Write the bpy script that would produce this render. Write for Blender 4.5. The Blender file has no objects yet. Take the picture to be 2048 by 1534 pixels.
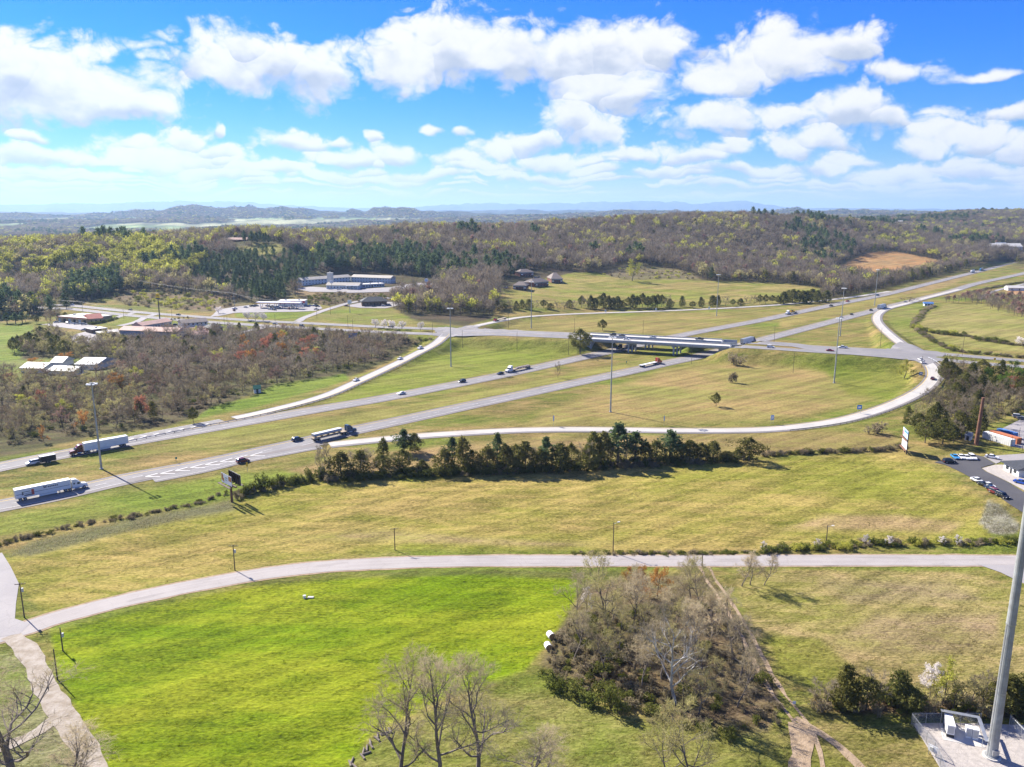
import bpy, bmesh, math, random
import numpy as np
from mathutils import Vector, Matrix, noise as mnoise
R = math.radians
C = bpy.context.scene.collection
SC = bpy.context.scene
rng = random.Random(11)
nrng = np.random.RandomState(5)

# ------------------------------------------------------------------ camera
CAM_H = 92.0
FPX = 1580.0                      # focal length in photo pixels (2048 wide)
PITCH = math.atan(342.0 / FPX)
SP, CP = math.sin(PITCH), math.cos(PITCH)
cam = bpy.data.cameras.new('camera')
cam.sensor_width = 36.0
cam.lens = 36.0 * FPX / 2048.0
cam.clip_start = 1.0
cam.clip_end = 120000.0
cam_ob = bpy.data.objects.new('camera', cam)
cam_ob.location = (0, 0, CAM_H)
cam_ob.rotation_euler = (math.pi / 2 - PITCH, 0, 0)
C.objects.link(cam_ob)
SC.camera = cam_ob

# ------------------------------------------------------------------ light
SUN_EL, SUN_AZ = R(36), R(-48)
SUN_DIR = Vector((math.sin(SUN_AZ) * math.cos(SUN_EL), math.cos(SUN_AZ) * math.cos(SUN_EL), math.sin(SUN_EL)))
sun = bpy.data.lights.new('sun', 'SUN')
sun.energy = 5.0
sun.angle = R(0.55)
sun.color = (1.0, 0.93, 0.82)
sun_ob = bpy.data.objects.new('sun', sun)
sun_ob.rotation_euler = SUN_DIR.to_track_quat('Z', 'Y').to_euler()
C.objects.link(sun_ob)
SC.view_settings.view_transform = 'Standard'
SC.view_settings.look = 'None'
SC.view_settings.gamma = 1.0
SC.view_settings.use_curve_mapping = False
SC.view_settings.exposure = 1.33
SC.cycles.max_bounces = 4
SC.cycles.diffuse_bounces = 3
SC.cycles.transparent_max_bounces = 8
SC.cycles.volume_bounces = 0
SC.cycles.caustics_reflective = False
SC.cycles.caustics_refractive = False

# ------------------------------------------------------------------ node helper
class NT:
    def __init__(s, tree): s.t = tree; s.n = tree.nodes; s.l = tree.links
    def new(s, typ, **kw):
        nd = s.n.new(typ)
        for k, v in kw.items(): setattr(nd, k, v)
        return nd
    def put(s, sock, v):
        if hasattr(v, 'is_output'): s.l.new(v, sock)
        elif v is not None: sock.default_value = v
    def math(s, op, a, b=None, c=None, clamp=False):
        nd = s.new('ShaderNodeMath', operation=op); nd.use_clamp = clamp
        for i, v in enumerate((a, b, c)): s.put(nd.inputs[i], v)
        return nd.outputs[0]
    def vmath(s, op, a, b=None, out=0):
        nd = s.new('ShaderNodeVectorMath', operation=op)
        s.put(nd.inputs[0], a)
        if b is not None: s.put(nd.inputs[1], b)
        return nd.outputs[out]
    def ramp(s, v, lo, hi, a=0.0, b=1.0, smooth=True):
        nd = s.new('ShaderNodeMapRange'); nd.interpolation_type = 'SMOOTHSTEP' if smooth else 'LINEAR'
        nd.clamp = True
        for i, q in enumerate((v, lo, hi, a, b)): s.put(nd.inputs[i], q)
        return nd.outputs[0]
    def noise(s, vec, scale, detail=4, rough=0.5, dist=0.0, dim='3D', col=False):
        nd = s.new('ShaderNodeTexNoise', noise_dimensions=dim)
        if vec is not None: s.l.new(vec, nd.inputs['Vector'])
        nd.inputs['Scale'].default_value = scale; nd.inputs['Detail'].default_value = detail
        nd.inputs['Roughness'].default_value = rough; nd.inputs['Distortion'].default_value = dist
        return nd.outputs['Color' if col else 'Fac']
    def mix(s, f, a, b, blend='MIX'):
        nd = s.new('ShaderNodeMix', data_type='RGBA', blend_type=blend)
        s.put(nd.inputs[0], f)
        for i, v in ((6, a), (7, b)):
            if isinstance(v, (tuple, list)) and len(v) == 3: v = (*v, 1)
            s.put(nd.inputs[i], v)
        return nd.outputs[2]
    def comb(s, x, y, z):
        nd = s.new('ShaderNodeCombineXYZ')
        for i, v in enumerate((x, y, z)): s.put(nd.inputs[i], v)
        return nd.outputs[0]

# ------------------------------------------------------------------ sky with cumulus clouds
world = bpy.data.worlds.new('World')
SC.world = world
world.use_nodes = True
W = NT(world.node_tree)
W.n.clear()
SKY_STRENGTH = 0.055
def cloud_blobs():
    # (x, y, half width, height above base, depth below) in photo pixels
    B = [(150, 190, 190, 100, 60), (40, 160, 130, 75, 90), (250, 215, 110, 62, 32), (-60, 170, 120, 100, 80),
         (450, 140, 110, 85, 50), (560, 130, 130, 70, 75), (640, 155, 70, 60, 60), (500, 95, 70, 35, 50),
         (810, 130, 110, 85, 70), (920, 110, 130, 85, 80), (1010, 125, 120, 70, 60), (870, 75, 70, 40, 60),
         (1130, 125, 120, 80, 70), (1230, 110, 110, 75, 80), (1330, 90, 75, 55, 60), (1200, 170, 150, 60, 60),
         (1480, 140, 100, 65, 70), (1570, 110, 120, 65, 70), (1690, 95, 95, 50, 50), (1420, 165, 90, 50, 35),
         (1800, 145, 75, 30, 25), (1960, 148, 60, 14, 10),
         (1130, 240, 80, 60, 50), (1190, 255, 80, 40, 50), (1135, 195, 22, 16, 12), (1060, 280, 60, 20, 40),
         (1250, 190, 90, 30, 35), (1430, 235, 100, 40, 45), (1570, 240, 60, 25, 35), (1700, 225, 85, 45, 65),
         (1790, 240, 60, 20, 30), (1640, 280, 70, 20, 30), (2030, 222, 60, 20, 20),
         (1900, 275, 60, 32, 30), (1960, 270, 50, 24, 30), (1840, 300, 60, 22, 20), (2050, 290, 60, 28, 24),
         (600, 280, 80, 28, 26), (680, 278, 40, 14, 14), (860, 262, 28, 18, 18), (930, 268, 30, 9, 10), (760, 270, 12, 10, 10),
         (70, 275, 30, 12, 14), (430, 262, 14, 20, 18), (260, 290, 50, 25, 20), (370, 285, 50, 28, 30),
         (320, 320, 150, 40, 40), (60, 315, 110, 28, 24), (160, 325, 60, 12, 14), (420, 305, 60, 24, 24),
         (700, 310, 90, 25, 25), (800, 310, 70, 24, 22), (930, 320, 60, 20, 25), (1000, 295, 60, 32, 40), (960, 335, 80, 20, 20),
         (560, 340, 110, 22, 20), (1120, 325, 90, 22, 24), (1270, 310, 80, 22, 24), (1390, 320, 70, 22, 20), (1450, 305, 40, 22, 20),
         (1570, 300, 60, 26, 24), (1640, 335, 70, 18, 20), (1500, 345, 110, 16, 18), (1330, 350, 100, 14, 16), (1120, 355, 120, 14, 14),
         (1790, 345, 120, 20, 20), (1950, 330, 110, 22, 22), (860, 352, 120, 14, 16), (700, 355, 110, 14, 14), (420, 350, 120, 18, 18),
         (200, 355, 140, 14, 14), (40, 350, 90, 16, 16), (1920, 368, 120, 10, 10), (1650, 368, 130, 9, 10)]
    rs = random.Random(23)
    for y, n, w0, w1, h in ((322, 6, 40, 75, 17), (338, 9, 40, 80, 13), (352, 13, 40, 90, 10), (365, 16, 40, 100, 7.5), (376, 20, 40, 110, 5.5), (387, 22, 40, 120, 4)):
        for k in range(n):
            B.append(((k + rs.uniform(.1, .9)) * 2260 / n - 100, y + rs.uniform(-6, 6), rs.uniform(w0, w1) * .8, h * rs.uniform(.8, 1.5), h * rs.uniform(.5, .9)))
    return B
def ray_dir(px, py):
    u, v = px - 1024.0, 767.0 - py
    return u, FPX * CP + v * SP, -FPX * SP + v * CP
def _hash2(ix, iy, seed):
    n = (ix * 374761393 + iy * 668265263 + seed * 974634757) & 0xffffffff
    n = ((n ^ (n >> 13)) * 1274126177) & 0xffffffff
    return ((n ^ (n >> 16)) & 0xffff) / 65535.0
def vnoise(x, y, seed=0):
    x, y = np.asarray(x, float), np.asarray(y, float)
    ix, iy = np.floor(x).astype(np.int64), np.floor(y).astype(np.int64)
    fx, fy = x - ix, y - iy
    fx, fy = fx * fx * fx * (fx * (fx * 6 - 15) + 10), fy * fy * fy * (fy * (fy * 6 - 15) + 10)
    a, b = _hash2(ix, iy, seed), _hash2(ix + 1, iy, seed)
    c, d = _hash2(ix, iy + 1, seed), _hash2(ix + 1, iy + 1, seed)
    return (a * (1 - fx) + b * fx) * (1 - fy) + (c * (1 - fx) + d * fx) * fy - 0.5
def fbm(x, y, seed=0, oct=4, gain=0.5, bill=False):
    s, a = 0, 1.0
    for k in range(oct):
        n = vnoise(x, y, seed + k)
        s = s + a * (np.abs(n) * 2 - 0.36 if bill else n)
        x, y, a = x * 1.62 - y * 1.23 + 3.1, x * 1.23 + y * 1.62 + 1.7, a * gain
    return s
FRONT_AZ, FRONT_EL0, FRONT_EL1 = R(42), R(-1.5), R(20)
def cloud_map(name, az0, az1, el0, el1, nx, ny, front):
    """procedural cumulus: red = cover, green = sunlight reaching the cloud, blue = depth"""
    az, el = np.meshgrid(np.linspace(az0, az1, nx), np.linspace(el0, el1, ny))
    wx = fbm(az * 16, el * 20, 1, 3) * 0.030; wy = fbm(az * 16, el * 20, 7, 3) * 0.016
    qx, qy = az + wx, el + wy
    acc = np.full(az.shape, -1.6); rise = np.zeros(az.shape)
    if front:
        for i, (x, y, hw, up, dn) in enumerate(cloud_blobs()):
            dx, dy, dz = ray_dir(x, y)
            a = math.atan2(dx, dy); e = math.asin(dz / math.sqrt(dx * dx + dy * dy + dz * dz)); s = 1 / FPX
            ia, ib = (int(np.clip((v - az0) / (az1 - az0) * nx, 0, nx)) for v in (a - hw * s * 2.9 - .04, a + hw * s * 2.9 + .04))
            ja, jb = (int(np.clip((v - el0) / (el1 - el0) * ny, 0, ny)) for v in (e - dn * s * 2.4 - .03, e + up * s * 2.9 + .03))
            if ia >= ib or ja >= jb: continue
            W_ = (slice(ja, jb), slice(ia, ib)); qxx, qyy = qx[W_], qy[W_]
            vy = np.where(qyy > e, (qyy - e) / (up * 1.06 * s), (e - qyy) / (dn * 0.86 * s))
            f = 1.0 - np.sqrt(((qxx - a) / (hw * 1.10 * s)) ** 2 + vy * vy)
            ac = acc[W_]
            rise[W_] = np.where(f > ac, np.where(qyy > e, vy, -vy), rise[W_])
            h = np.clip(0.28 - np.abs(ac - f), 0, 1) / 0.28
            acc[W_] = np.maximum(ac, f) + h * h * 0.07
    gen = fbm(qx * 3.2, qy * 8.5, 31, 3) * 2.4 - 0.45
    if front:
        wo = np.clip((np.abs(az) - R(35)) / R(5), 0, 1); wo = np.maximum(wo, np.clip((el - R(17.5)) / R(2.2), 0, 1))
        acc = acc * (1 - wo) + gen * wo
    else: acc = gen
    sc = np.clip(1.25 - el * 3.2, 0.55, 1.3)            # lumps look smaller towards the horizon
    puff = fbm(qx * 46 , qy * 60, 51, 6, 0.55, True)
    wisp = fbm(az * 30, el * 46, 91, 6, 0.6)
    top = np.clip(0.75 + 0.0 * el, 0, 1)
    low_ = np.clip((0.12 - el) / 0.10, 0, 1)
    F = acc - 0.11 + 0.03 * low_ + (0.36 * puff + 0.46 * wisp) * (0.85 + 0.35 * low_) * np.clip(1.15 - acc, 0.35, 1)
    dens = np.clip((F + 0.08) / 0.56, 0, 1); dens = dens * dens * (3 - 2 * dens)
    dep = np.clip((F + 0.02) / 0.75, 0, 1)
    pix = (el1 - el0) / ny; st = max(1, int(R(0.20) / pix)); ax = (az1 - az0) / nx
    tau = np.zeros_like(dens)
    for k in range(1, 9):
        sx, sy = int(-0.5 * k * st * pix / ax), int(k * st)
        sh = np.zeros_like(dens)
        src = np.roll(dep, (-sy, -sx), (0, 1)); sh[:ny - sy] = src[:ny - sy] if sy < ny else 0
        tau += sh
    lit = np.exp(-tau * 0.22)
    if front:
        up_ = np.clip((rise + 0.85 + 0.9 * fbm(az * 26, el * 40, 121, 4)) / 1.15, 0, 1); up_ = up_ * up_ * (3 - 2 * up_)
        lit = np.clip(0.22 * lit + 0.86 * up_ + 0.10 * puff, 0, 1)
    img = bpy.data.images.new(name, nx, ny, alpha=False, float_buffer=True)
    img.colorspace_settings.name = 'Non-Color'
    img.pixels.foreach_set(np.stack([dens, lit, dep, np.ones_like(dens)], -1).astype(np.float32).ravel())
    img.update()
    return img
def build_world():
    tc = W.new('ShaderNodeTexCoord')
    dirv = W.vmath('NORMALIZE', tc.outputs['Generated'])
    sep = W.new('ShaderNodeSeparateXYZ'); W.l.new(dirv, sep.inputs[0])
    az = W.math('ARCTAN2', sep.outputs[0], sep.outputs[1])
    el = W.math('ARCSINE', sep.outputs[2])
    p = W.comb(az, el, 0.0)
    def look(name, az0, az1, el0, el1, nx, ny, front):
        t = W.new('ShaderNodeTexImage'); t.image = cloud_map(name, az0, az1, el0, el1, nx, ny, front)
        t.extension = 'EXTEND'; t.interpolation = 'Linear'
        W.l.new(W.comb(W.math('DIVIDE', W.math('SUBTRACT', az, az0), az1 - az0), W.math('DIVIDE', W.math('SUBTRACT', el, el0), el1 - el0), 0.0), t.inputs[0])
        return t.outputs[0]
    fr = look('cumulus_front', -FRONT_AZ, FRONT_AZ, FRONT_EL0, FRONT_EL1, 2100, 560, True)
    al = look('cumulus_around', -math.pi, math.pi, 0.0, math.pi / 2, 1024, 256, False)
    wf = W.math('MAXIMUM', W.ramp(W.math('ABSOLUTE', az), FRONT_AZ - R(2), FRONT_AZ - R(0.3)), W.ramp(el, FRONT_EL1 - R(1.5), FRONT_EL1 - R(0.2)))
    sp = W.new('ShaderNodeSeparateColor'); W.l.new(W.mix(wf, fr, al), sp.inputs[0])
    dens, lit, thick = sp.outputs[0], sp.outputs[1], sp.outputs[2]
    sky = W.new('ShaderNodeTexSky', sky_type='NISHITA')
    sky.sun_disc = False; sky.sun_elevation = SUN_EL; sky.sun_rotation = SUN_AZ
    sky.altitude = 300; sky.air_density = 1.0; sky.dust_density = 0.15; sky.ozone_density = 3.0
    hs = W.new('ShaderNodeHueSaturation'); W.l.new(sky.outputs[0], hs.inputs['Color'])
    hs.inputs['Saturation'].default_value = 1.55; hs.inputs['Value'].default_value = 1.0
    skyc = W.mix(1.0, hs.outputs[0], W.mix(W.ramp(el, R(2), R(13)), (0.40, 0.63, 0.96), (0.09, 0.66, 1.36)), 'MULTIPLY')
    k = 1.0 / (SKY_STRENGTH * 2.0 ** SC.view_settings.exposure)
    shade = (0.52 * k, 0.59 * k, 0.72 * k)
    white = (1.04 * k, 1.03 * k, 1.02 * k)
    ccol = W.mix(lit, shade, white)
    ccol = W.mix(W.ramp(thick, 0.0, 0.35, 0.55, 0.0), ccol, (0.86 * k, 0.91 * k, 0.99 * k))
    col = W.mix(W.math('MULTIPLY', dens, 0.98), skyc, ccol)
    # thin bands of cloud and haze low over the horizon
    band = W.noise(W.vmath('MULTIPLY', p, (6.0, 60.0, 0)), 1.5, 5, 0.55)
    low = W.ramp(el, R(0.1), R(3.8), 1.0, 0.0)
    hcol = W.mix(W.ramp(band, 0.38, 0.66), (0.76 * k, 0.82 * k, 0.90 * k), (0.93 * k, 0.94 * k, 0.96 * k))
    hz = W.math('MULTIPLY', low, W.ramp(el, R(0.5), R(2.2), 1.0, 0.5))
    col = W.mix(hz, col, hcol)
    bg = W.new('ShaderNodeBackground'); W.l.new(col, bg.inputs[0]); bg.inputs[1].default_value = SKY_STRENGTH
    out = W.new('ShaderNodeOutputWorld'); W.l.new(bg.outputs[0], out.inputs[0])
build_world()
world.cycles.sampling_method = 'MANUAL'
world.cycles.sample_map_resolution = 512

# ------------------------------------------------------------------ materials
def mat(name, col, rough=0.8, metal=0.0, spec=0.3, var=0.0, vscale=1.0, bump=0.0, bscale=2.0, col2=None, trans=0.0):
    m = bpy.data.materials.new(name); m.use_nodes = True
    N = NT(m.node_tree)
    b = N.n['Principled BSDF']
    b.inputs['Roughness'].default_value = rough; b.inputs['Metallic'].default_value = metal
    b.inputs['Specular IOR Level'].default_value = spec
    c = (*col, 1)
    if var or col2:
        geo = N.new('ShaderNodeNewGeometry')
        n = N.noise(geo.outputs['Position'], vscale, 5, 0.6)
        c2 = col2 if col2 else tuple(max(0, v * (1 - var)) for v in col)
        N.l.new(N.mix(N.ramp(n, 0.3, 0.7), col, c2), b.inputs['Base Color'])
        if bump:
            bp = N.new('ShaderNodeBump'); bp.inputs['Strength'].default_value = bump; bp.inputs['Distance'].default_value = 0.3
            N.l.new(N.noise(geo.outputs['Position'], bscale, 5, 0.6), bp.inputs['Height']); N.l.new(bp.outputs[0], b.inputs['Normal'])
    else:
        b.inputs['Base Color'].default_value = c
    return m
def leaf_mat(name, cols, trans=0.35, rough=0.9):
    """foliage: colour varies from tree to tree and from clump to clump, thin leaves let some sun through"""
    m = bpy.data.materials.new(name); m.use_nodes = True
    N = NT(m.node_tree); N.n.clear()
    oi = N.new('ShaderNodeObjectInfo')
    geo = N.new('ShaderNodeNewGeometry')
    r = N.math('FRACT', N.math('MULTIPLY', oi.outputs['Random'], 7.31))
    c = N.mix(r, cols[0], cols[1])
    n = N.noise(geo.outputs['Position'], 0.45, 3, 0.6)
    rnd = N.math('ADD', N.math('MULTIPLY', geo.outputs['Random Per Island'], 0.5), N.math('MULTIPLY', n, 0.5))
    c = N.mix(N.ramp(rnd, 0.2, 0.8, 0.0, 0.75), c, cols[2] if len(cols) > 2 else cols[1])
    br = N.math('ADD', 0.75, N.math('MULTIPLY', N.math('FRACT', N.math('MULTIPLY', oi.outputs['Random'], 23.7)), 0.5))
    c = N.mix(1.0, c, N.comb(br, br, br), 'MULTIPLY')
    d = N.new('ShaderNodeBsdfDiffuse'); N.l.new(c, d.inputs[0])
    out = N.new('ShaderNodeOutputMaterial')
    if trans:
        t = N.new('ShaderNodeBsdfTranslucent'); N.l.new(c, t.inputs[0])
        mx = N.new('ShaderNodeMixShader'); mx.inputs[0].default_value = trans
        N.l.new(d.outputs[0], mx.inputs[1]); N.l.new(t.outputs[0], mx.inputs[2]); N.l.new(mx.outputs[0], out.inputs[0])
    else:
        N.l.new(d.outputs[0], out.inputs[0])
    return m

# ------------------------------------------------------------------ object helpers
def tag(o, label=None, cat=None, group=None, kind=None):
    if label: o['label'] = label
    if cat: o['category'] = cat
    if group: o['group'] = group
    if kind: o['kind'] = kind
    return o
def mesh_ob(name, verts, faces, mats, parent=None, fm=None, smooth=False, link=True):
    me = bpy.data.meshes.new(name)
    me.from_pydata([tuple(v) for v in verts], [], faces)
    for m in (mats if isinstance(mats, (list, tuple)) else [mats]): me.materials.append(m)
    if fm is not None: me.polygons.foreach_set('material_index', fm)
    if smooth: me.polygons.foreach_set('use_smooth', [True] * len(me.polygons))
    me.update()
    o = bpy.data.objects.new(name, me)
    if link: C.objects.link(o)
    if parent: o.parent = parent
    return o
def empty(name, loc, rz=0.0):
    o = bpy.data.objects.new(name, None); o.empty_display_size = 0.5
    o.location = loc; o.rotation_euler = (0, 0, rz)
    C.objects.link(o); return o
def kids(o): return [c for c in KIDS.get(o.name, [])]
KIDS = {}
def reg(parent, child): KIDS.setdefault(parent.name, []).append(child); return child
class MB:
    """collects boxes, tubes and prisms and links them as one mesh"""
    def __init__(s): s.v = []; s.f = []; s.m = []
    def add(s, v, f, mi=0):
        k = len(s.v); s.v += [tuple(q) for q in v]; s.f += [tuple(i + k for i in q) for q in f]; s.m += [mi] * len(f); return s
    def box(s, x0, x1, y0, y1, z0, z1, mi=0, M=None):
        v = [Vector((x, y, z)) for z in (z0, z1) for y in (y0, y1) for x in (x0, x1)]
        if M is not None: v = [M @ q for q in v]
        return s.add(v, [(0, 2, 3, 1), (4, 5, 7, 6), (0, 1, 5, 4), (2, 6, 7, 3), (0, 4, 6, 2), (1, 3, 7, 5)], mi)
    def tube(s, p0, p1, r0, r1=None, n=8, mi=0, cap=True):
        r1 = r0 if r1 is None else r1
        p0, p1 = Vector(p0), Vector(p1); d = (p1 - p0).normalized()
        a = d.cross(Vector((0, 0, 1)) if abs(d.z) < 0.9 else Vector((1, 0, 0))).normalized(); b = d.cross(a)
        v = []
        for p, r in ((p0, r0), (p1, r1)):
            v += [p + (a * math.cos(t) + b * math.sin(t)) * r for t in [2 * math.pi * i / n for i in range(n)]]
        f = [(i, i + n, (i + 1) % n + n, (i + 1) % n) for i in range(n)]
        if cap: f += [tuple(range(n)), tuple(range(2 * n - 1, n - 1, -1))]
        return s.add(v, f, mi)
    def prism(s, prof, y0, y1, mi=0):
        """outline in x,z pulled along y"""
        n = len(prof)
        v = [(x, y0, z) for x, z in prof] + [(x, y1, z) for x, z in prof]
        f = [(i, (i + 1) % n, (i + 1) % n + n, i + n) for i in range(n)] + [tuple(range(n - 1, -1, -1)), tuple(range(n, 2 * n))]
        return s.add(v, f, mi)
    def build(s, name, mats, parent=None, smooth=False, link=True):
        o = mesh_ob(name, s.v, s.f, mats, parent, s.m, smooth, link)
        if parent is not None: reg(parent, o)
        return o
def copy_thing(src, loc, rz=None, label=None, group=None, scale=None):
    """a copy of a thing with copies of its parts and sub-parts, sharing mesh data"""
    r = src.copy(); C.objects.link(r); r.location = loc
    if rz is not None: r.rotation_euler = (0, 0, rz)
    if scale is not None: r.scale = scale if isinstance(scale, (tuple, list)) else (scale,) * 3
    if label: r['label'] = label
    if group: r['group'] = group
    def rec(a, b):
        for ch in kids(a):
            c = ch.copy(); C.objects.link(c); c.parent = b; reg(b, c); rec(ch, c)
    rec(src, r)
    return r
# ------------------------------------------------------------------ the lie of the land
def PW(px, py, h=0.0):
    """point of the plane z=h that the survey photograph shows at px,py"""
    dx, dy, dz = ray_dir(px, py)
    t = (h - CAM_H) / dz
    return (dx * t, dy * t, h)
def PD(px, py, D):
    dx, dy, dz = ray_dir(px, py)
    t = D / dy
    return (dx * t, D, CAM_H + dz * t)
def to_px(x, y, z):
    x, y, z = np.asarray(x, float), np.asarray(y, float), np.asarray(z, float)
    dz = z - CAM_H
    f = y * CP - dz * SP
    v = y * SP + dz * CP
    f = np.where(f > 1.0, f, 1.0)
    return 1024 + FPX * x / f, 767 - FPX * v / f
ctrl = []
for px in (-900, -300, 0, 300, 600, 900, 1200, 1500, 1800, 2100, 2400, 3000):
    for py in (1500, 1200, 950, 800, 720): ctrl.append(PW(px, py, 0.0))
for a in range(0, 360, 30): ctrl.append((60 * math.sin(R(a)), 60 * math.cos(R(a)), 0.0))
for x in (-400, -150, 150, 400): ctrl.append((x, -200, 0.0)); ctrl.append((x, -1200, 0)); ctrl.append((x * 6, -4000, 0))
for q in [(0, 660, 0), (150, 660, 1), (300, 680, 1), (450, 660, 2), (650, 680, 2), (850, 690, 1), (1000, 690, 0), (1200, 660, 0), (1400, 650, 0),
          (1600, 640, 0), (1800, 620, 0), (2048, 660, 0), (2048, 620, 0), (2300, 640, 0), (1900, 600, 0), (2048, 575, 0), (1650, 600, 0), (1500, 620, 0), (1300, 630, 0),
          (1130, 640, 0), (1000, 645, 1), (-300, 640, 0), (2300, 580, 0), (2048, 548, 0), (2200, 545, 0), (1880, 562, 0),
          (0, 610, 3), (150, 620, 3), (300, 632, 3), (450, 638, 3), (600, 640, 4), (750, 640, 4), (900, 650, 3),
          (0, 560, 15), (100, 556, 17), (200, 553, 19), (350, 550, 20), (480, 552, 20), (570, 562, 15), (240, 585, 8), (350, 590, 7), (440, 600, 6), (500, 610, 5), (560, 612, 5), (-300, 560, 15),
          (600, 568, 13), (640, 574, 12.5), (690, 578, 12), (780, 578, 12), (850, 572, 12), (720, 560, 13), (800, 560, 13),
          (640, 604, 5), (700, 606, 5), (760, 605, 5.5), (830, 602, 6), (900, 600, 7), (740, 594, 8), (860, 585, 11),
          (700, 625, 5), (800, 630, 4.5), (950, 600, 8), (960, 625, 3), (1020, 610, 6), (1020, 580, 12), (1000, 560, 15), (1060, 572, 12), (1100, 560, 13), (1160, 575, 9), (1200, 600, 4), (1160, 612, 2),
          (1300, 606, 2), (1450, 600, 1), (1600, 580, 1), (1500, 575, 4), (1350, 580, 5), (1250, 575, 7), (1640, 590, 0), (1700, 570, 0), (1800, 568, 0)]:
    ctrl.append(PW(*q))
for q in [(-400, 515, 1000), (0, 516, 1000), (100, 512, 1010), (200, 507, 1030), (300, 502, 1050), (400, 492, 1080), (480, 484, 1090), (530, 486, 1080), (570, 492, 1060), (520, 504, 1040), (600, 500, 1080),
          (0, 501, 1500), (300, 497, 1500), (480, 490, 1500), (-400, 501, 1500), (620, 482, 1350),
          (640, 535, 1010), (720, 538, 1020), (820, 540, 1010), (900, 545, 990), (620, 510, 1080), (700, 500, 1130), (800, 500, 1140), (900, 500, 1140), (1000, 500, 1160), (1000, 535, 1020), (1100, 530, 1050),
          (660, 474, 1280), (760, 468, 1320), (880, 471, 1330), (1000, 468, 1380), (1100, 462, 1420), (1200, 458, 1460), (1300, 451, 1520), (1400, 447, 1600), (1500, 446, 1650), (1600, 450, 1700), (1680, 456, 1750), (1760, 462, 1850),
          (1230, 542, 1040), (1300, 540, 1080), (1400, 548, 1050), (1480, 555, 1070), (1200, 500, 1220), (1300, 505, 1230), (1400, 515, 1220), (1500, 520, 1270), (1350, 480, 1400), (1500, 480, 1450), (1600, 490, 1480), (1600, 530, 1230),
          (1690, 548, 1210), (1700, 522, 1380), (1780, 506, 1480), (1890, 527, 1380), (1820, 545, 1230), (1750, 484, 1700), (1850, 490, 1700), (1950, 500, 1600), (2048, 515, 1480), (2048, 490, 1800), (1900, 470, 2050),
          (2000, 468, 2100), (2048, 441, 2500), (1950, 434, 2700), (1870, 442, 2600), (1800, 456, 2400), (2100, 431, 2700), (2300, 433, 2700), (2300, 500, 1700), (1700, 452, 2300), (2020, 427, 3300), (1930, 428, 3300), (2200, 427, 3300), (1780, 442, 3300)]:
    ctrl.append(PD(*q))
for q, D, h in [(100, 2100, 4), (400, 2100, 4), (700, 1800, 22), (1000, 1950, 25), (1250, 2150, 34), (1500, 2350, 44), (1000, 2600, 5), (1300, 3000, 20), (1600, 3000, 40), (700, 2500, 3), (300, 3000, 0), (-200, 2500, 0),
                (0, 4500, 3), (500, 4500, 3), (1000, 4500, 8), (1500, 4500, 35), (2000, 4500, 55), (2400, 4500, 50), (-600, 3500, 3), (2600, 2000, 20), (0, 1750, 8), (450, 1800, 8)]:
    ctrl.append(((q - 1024) / FPX * D / CP * 0.985, D, h))
ctrl = np.array(ctrl)
def logpol(x, y):
    d = np.sqrt(x * x + y * y) + 40.0
    a = np.arctan2(x, y)
    return np.stack([a * 1.5, np.log(d) * 1.0], -1)
_cp = logpol(ctrl[:, 0], ctrl[:, 1])
_d = np.sqrt(((_cp[:, None] - _cp[None]) ** 2).sum(-1) + 0.03 ** 2)
_w = np.linalg.solve(np.block([[_d - 0.0 * np.eye(len(_cp)), np.ones((len(_cp), 1))], [np.ones((1, len(_cp))), np.zeros((1, 1))]]), np.append(ctrl[:, 2], 0))
# far ridges: crest line (photo x -> y) at a distance
RIDGES = [(8800, 1500, [(-900, 424), (-300, 427), (0, 428), (60, 428), (110, 432), (160, 431), (220, 426), (270, 421), (320, 422), (385, 411), (430, 416), (500, 416), (560, 418), (620, 418), (690, 423), (705, 417), (730, 423), (745, 417), (800, 418), (860, 422), (930, 424), (1000, 428), (1100, 428), (1180, 424), (1250, 421), (1330, 421), (1400, 424), (1480, 423), (1540, 425), (1600, 417), (1640, 422), (1700, 422), (1800, 423), (1900, 428), (2048, 432), (2500, 430), (3000, 428)]),
          (6300, 900, [(-900, 440), (0, 441), (200, 440), (420, 436), (520, 438), (640, 436), (760, 440), (900, 437), (1000, 434), (1150, 433), (1350, 432), (1500, 431), (1600, 430), (1800, 432), (2048, 436), (3000, 436)]),
          (14500, 2200, [(-900, 424), (0, 424), (300, 426), (600, 424), (850, 423), (900, 420), (960, 422), (1040, 419), (1100, 422), (1160, 420), (1230, 423), (1500, 422), (1700, 422), (2048, 425), (3000, 424)]),
          (31000, 3500, [(-900, 412), (-300, 414), (0, 412), (70, 411), (150, 409), (210, 411), (330, 406), (430, 405), (520, 408), (600, 412), (700, 417), (800, 417), (880, 411), (960, 407), (1040, 408), (1100, 406), (1250, 405), (1350, 404), (1385, 409), (1440, 405), (1490, 404), (1530, 411), (1600, 417), (1900, 419), (2048, 420), (3000, 420)])]
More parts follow.
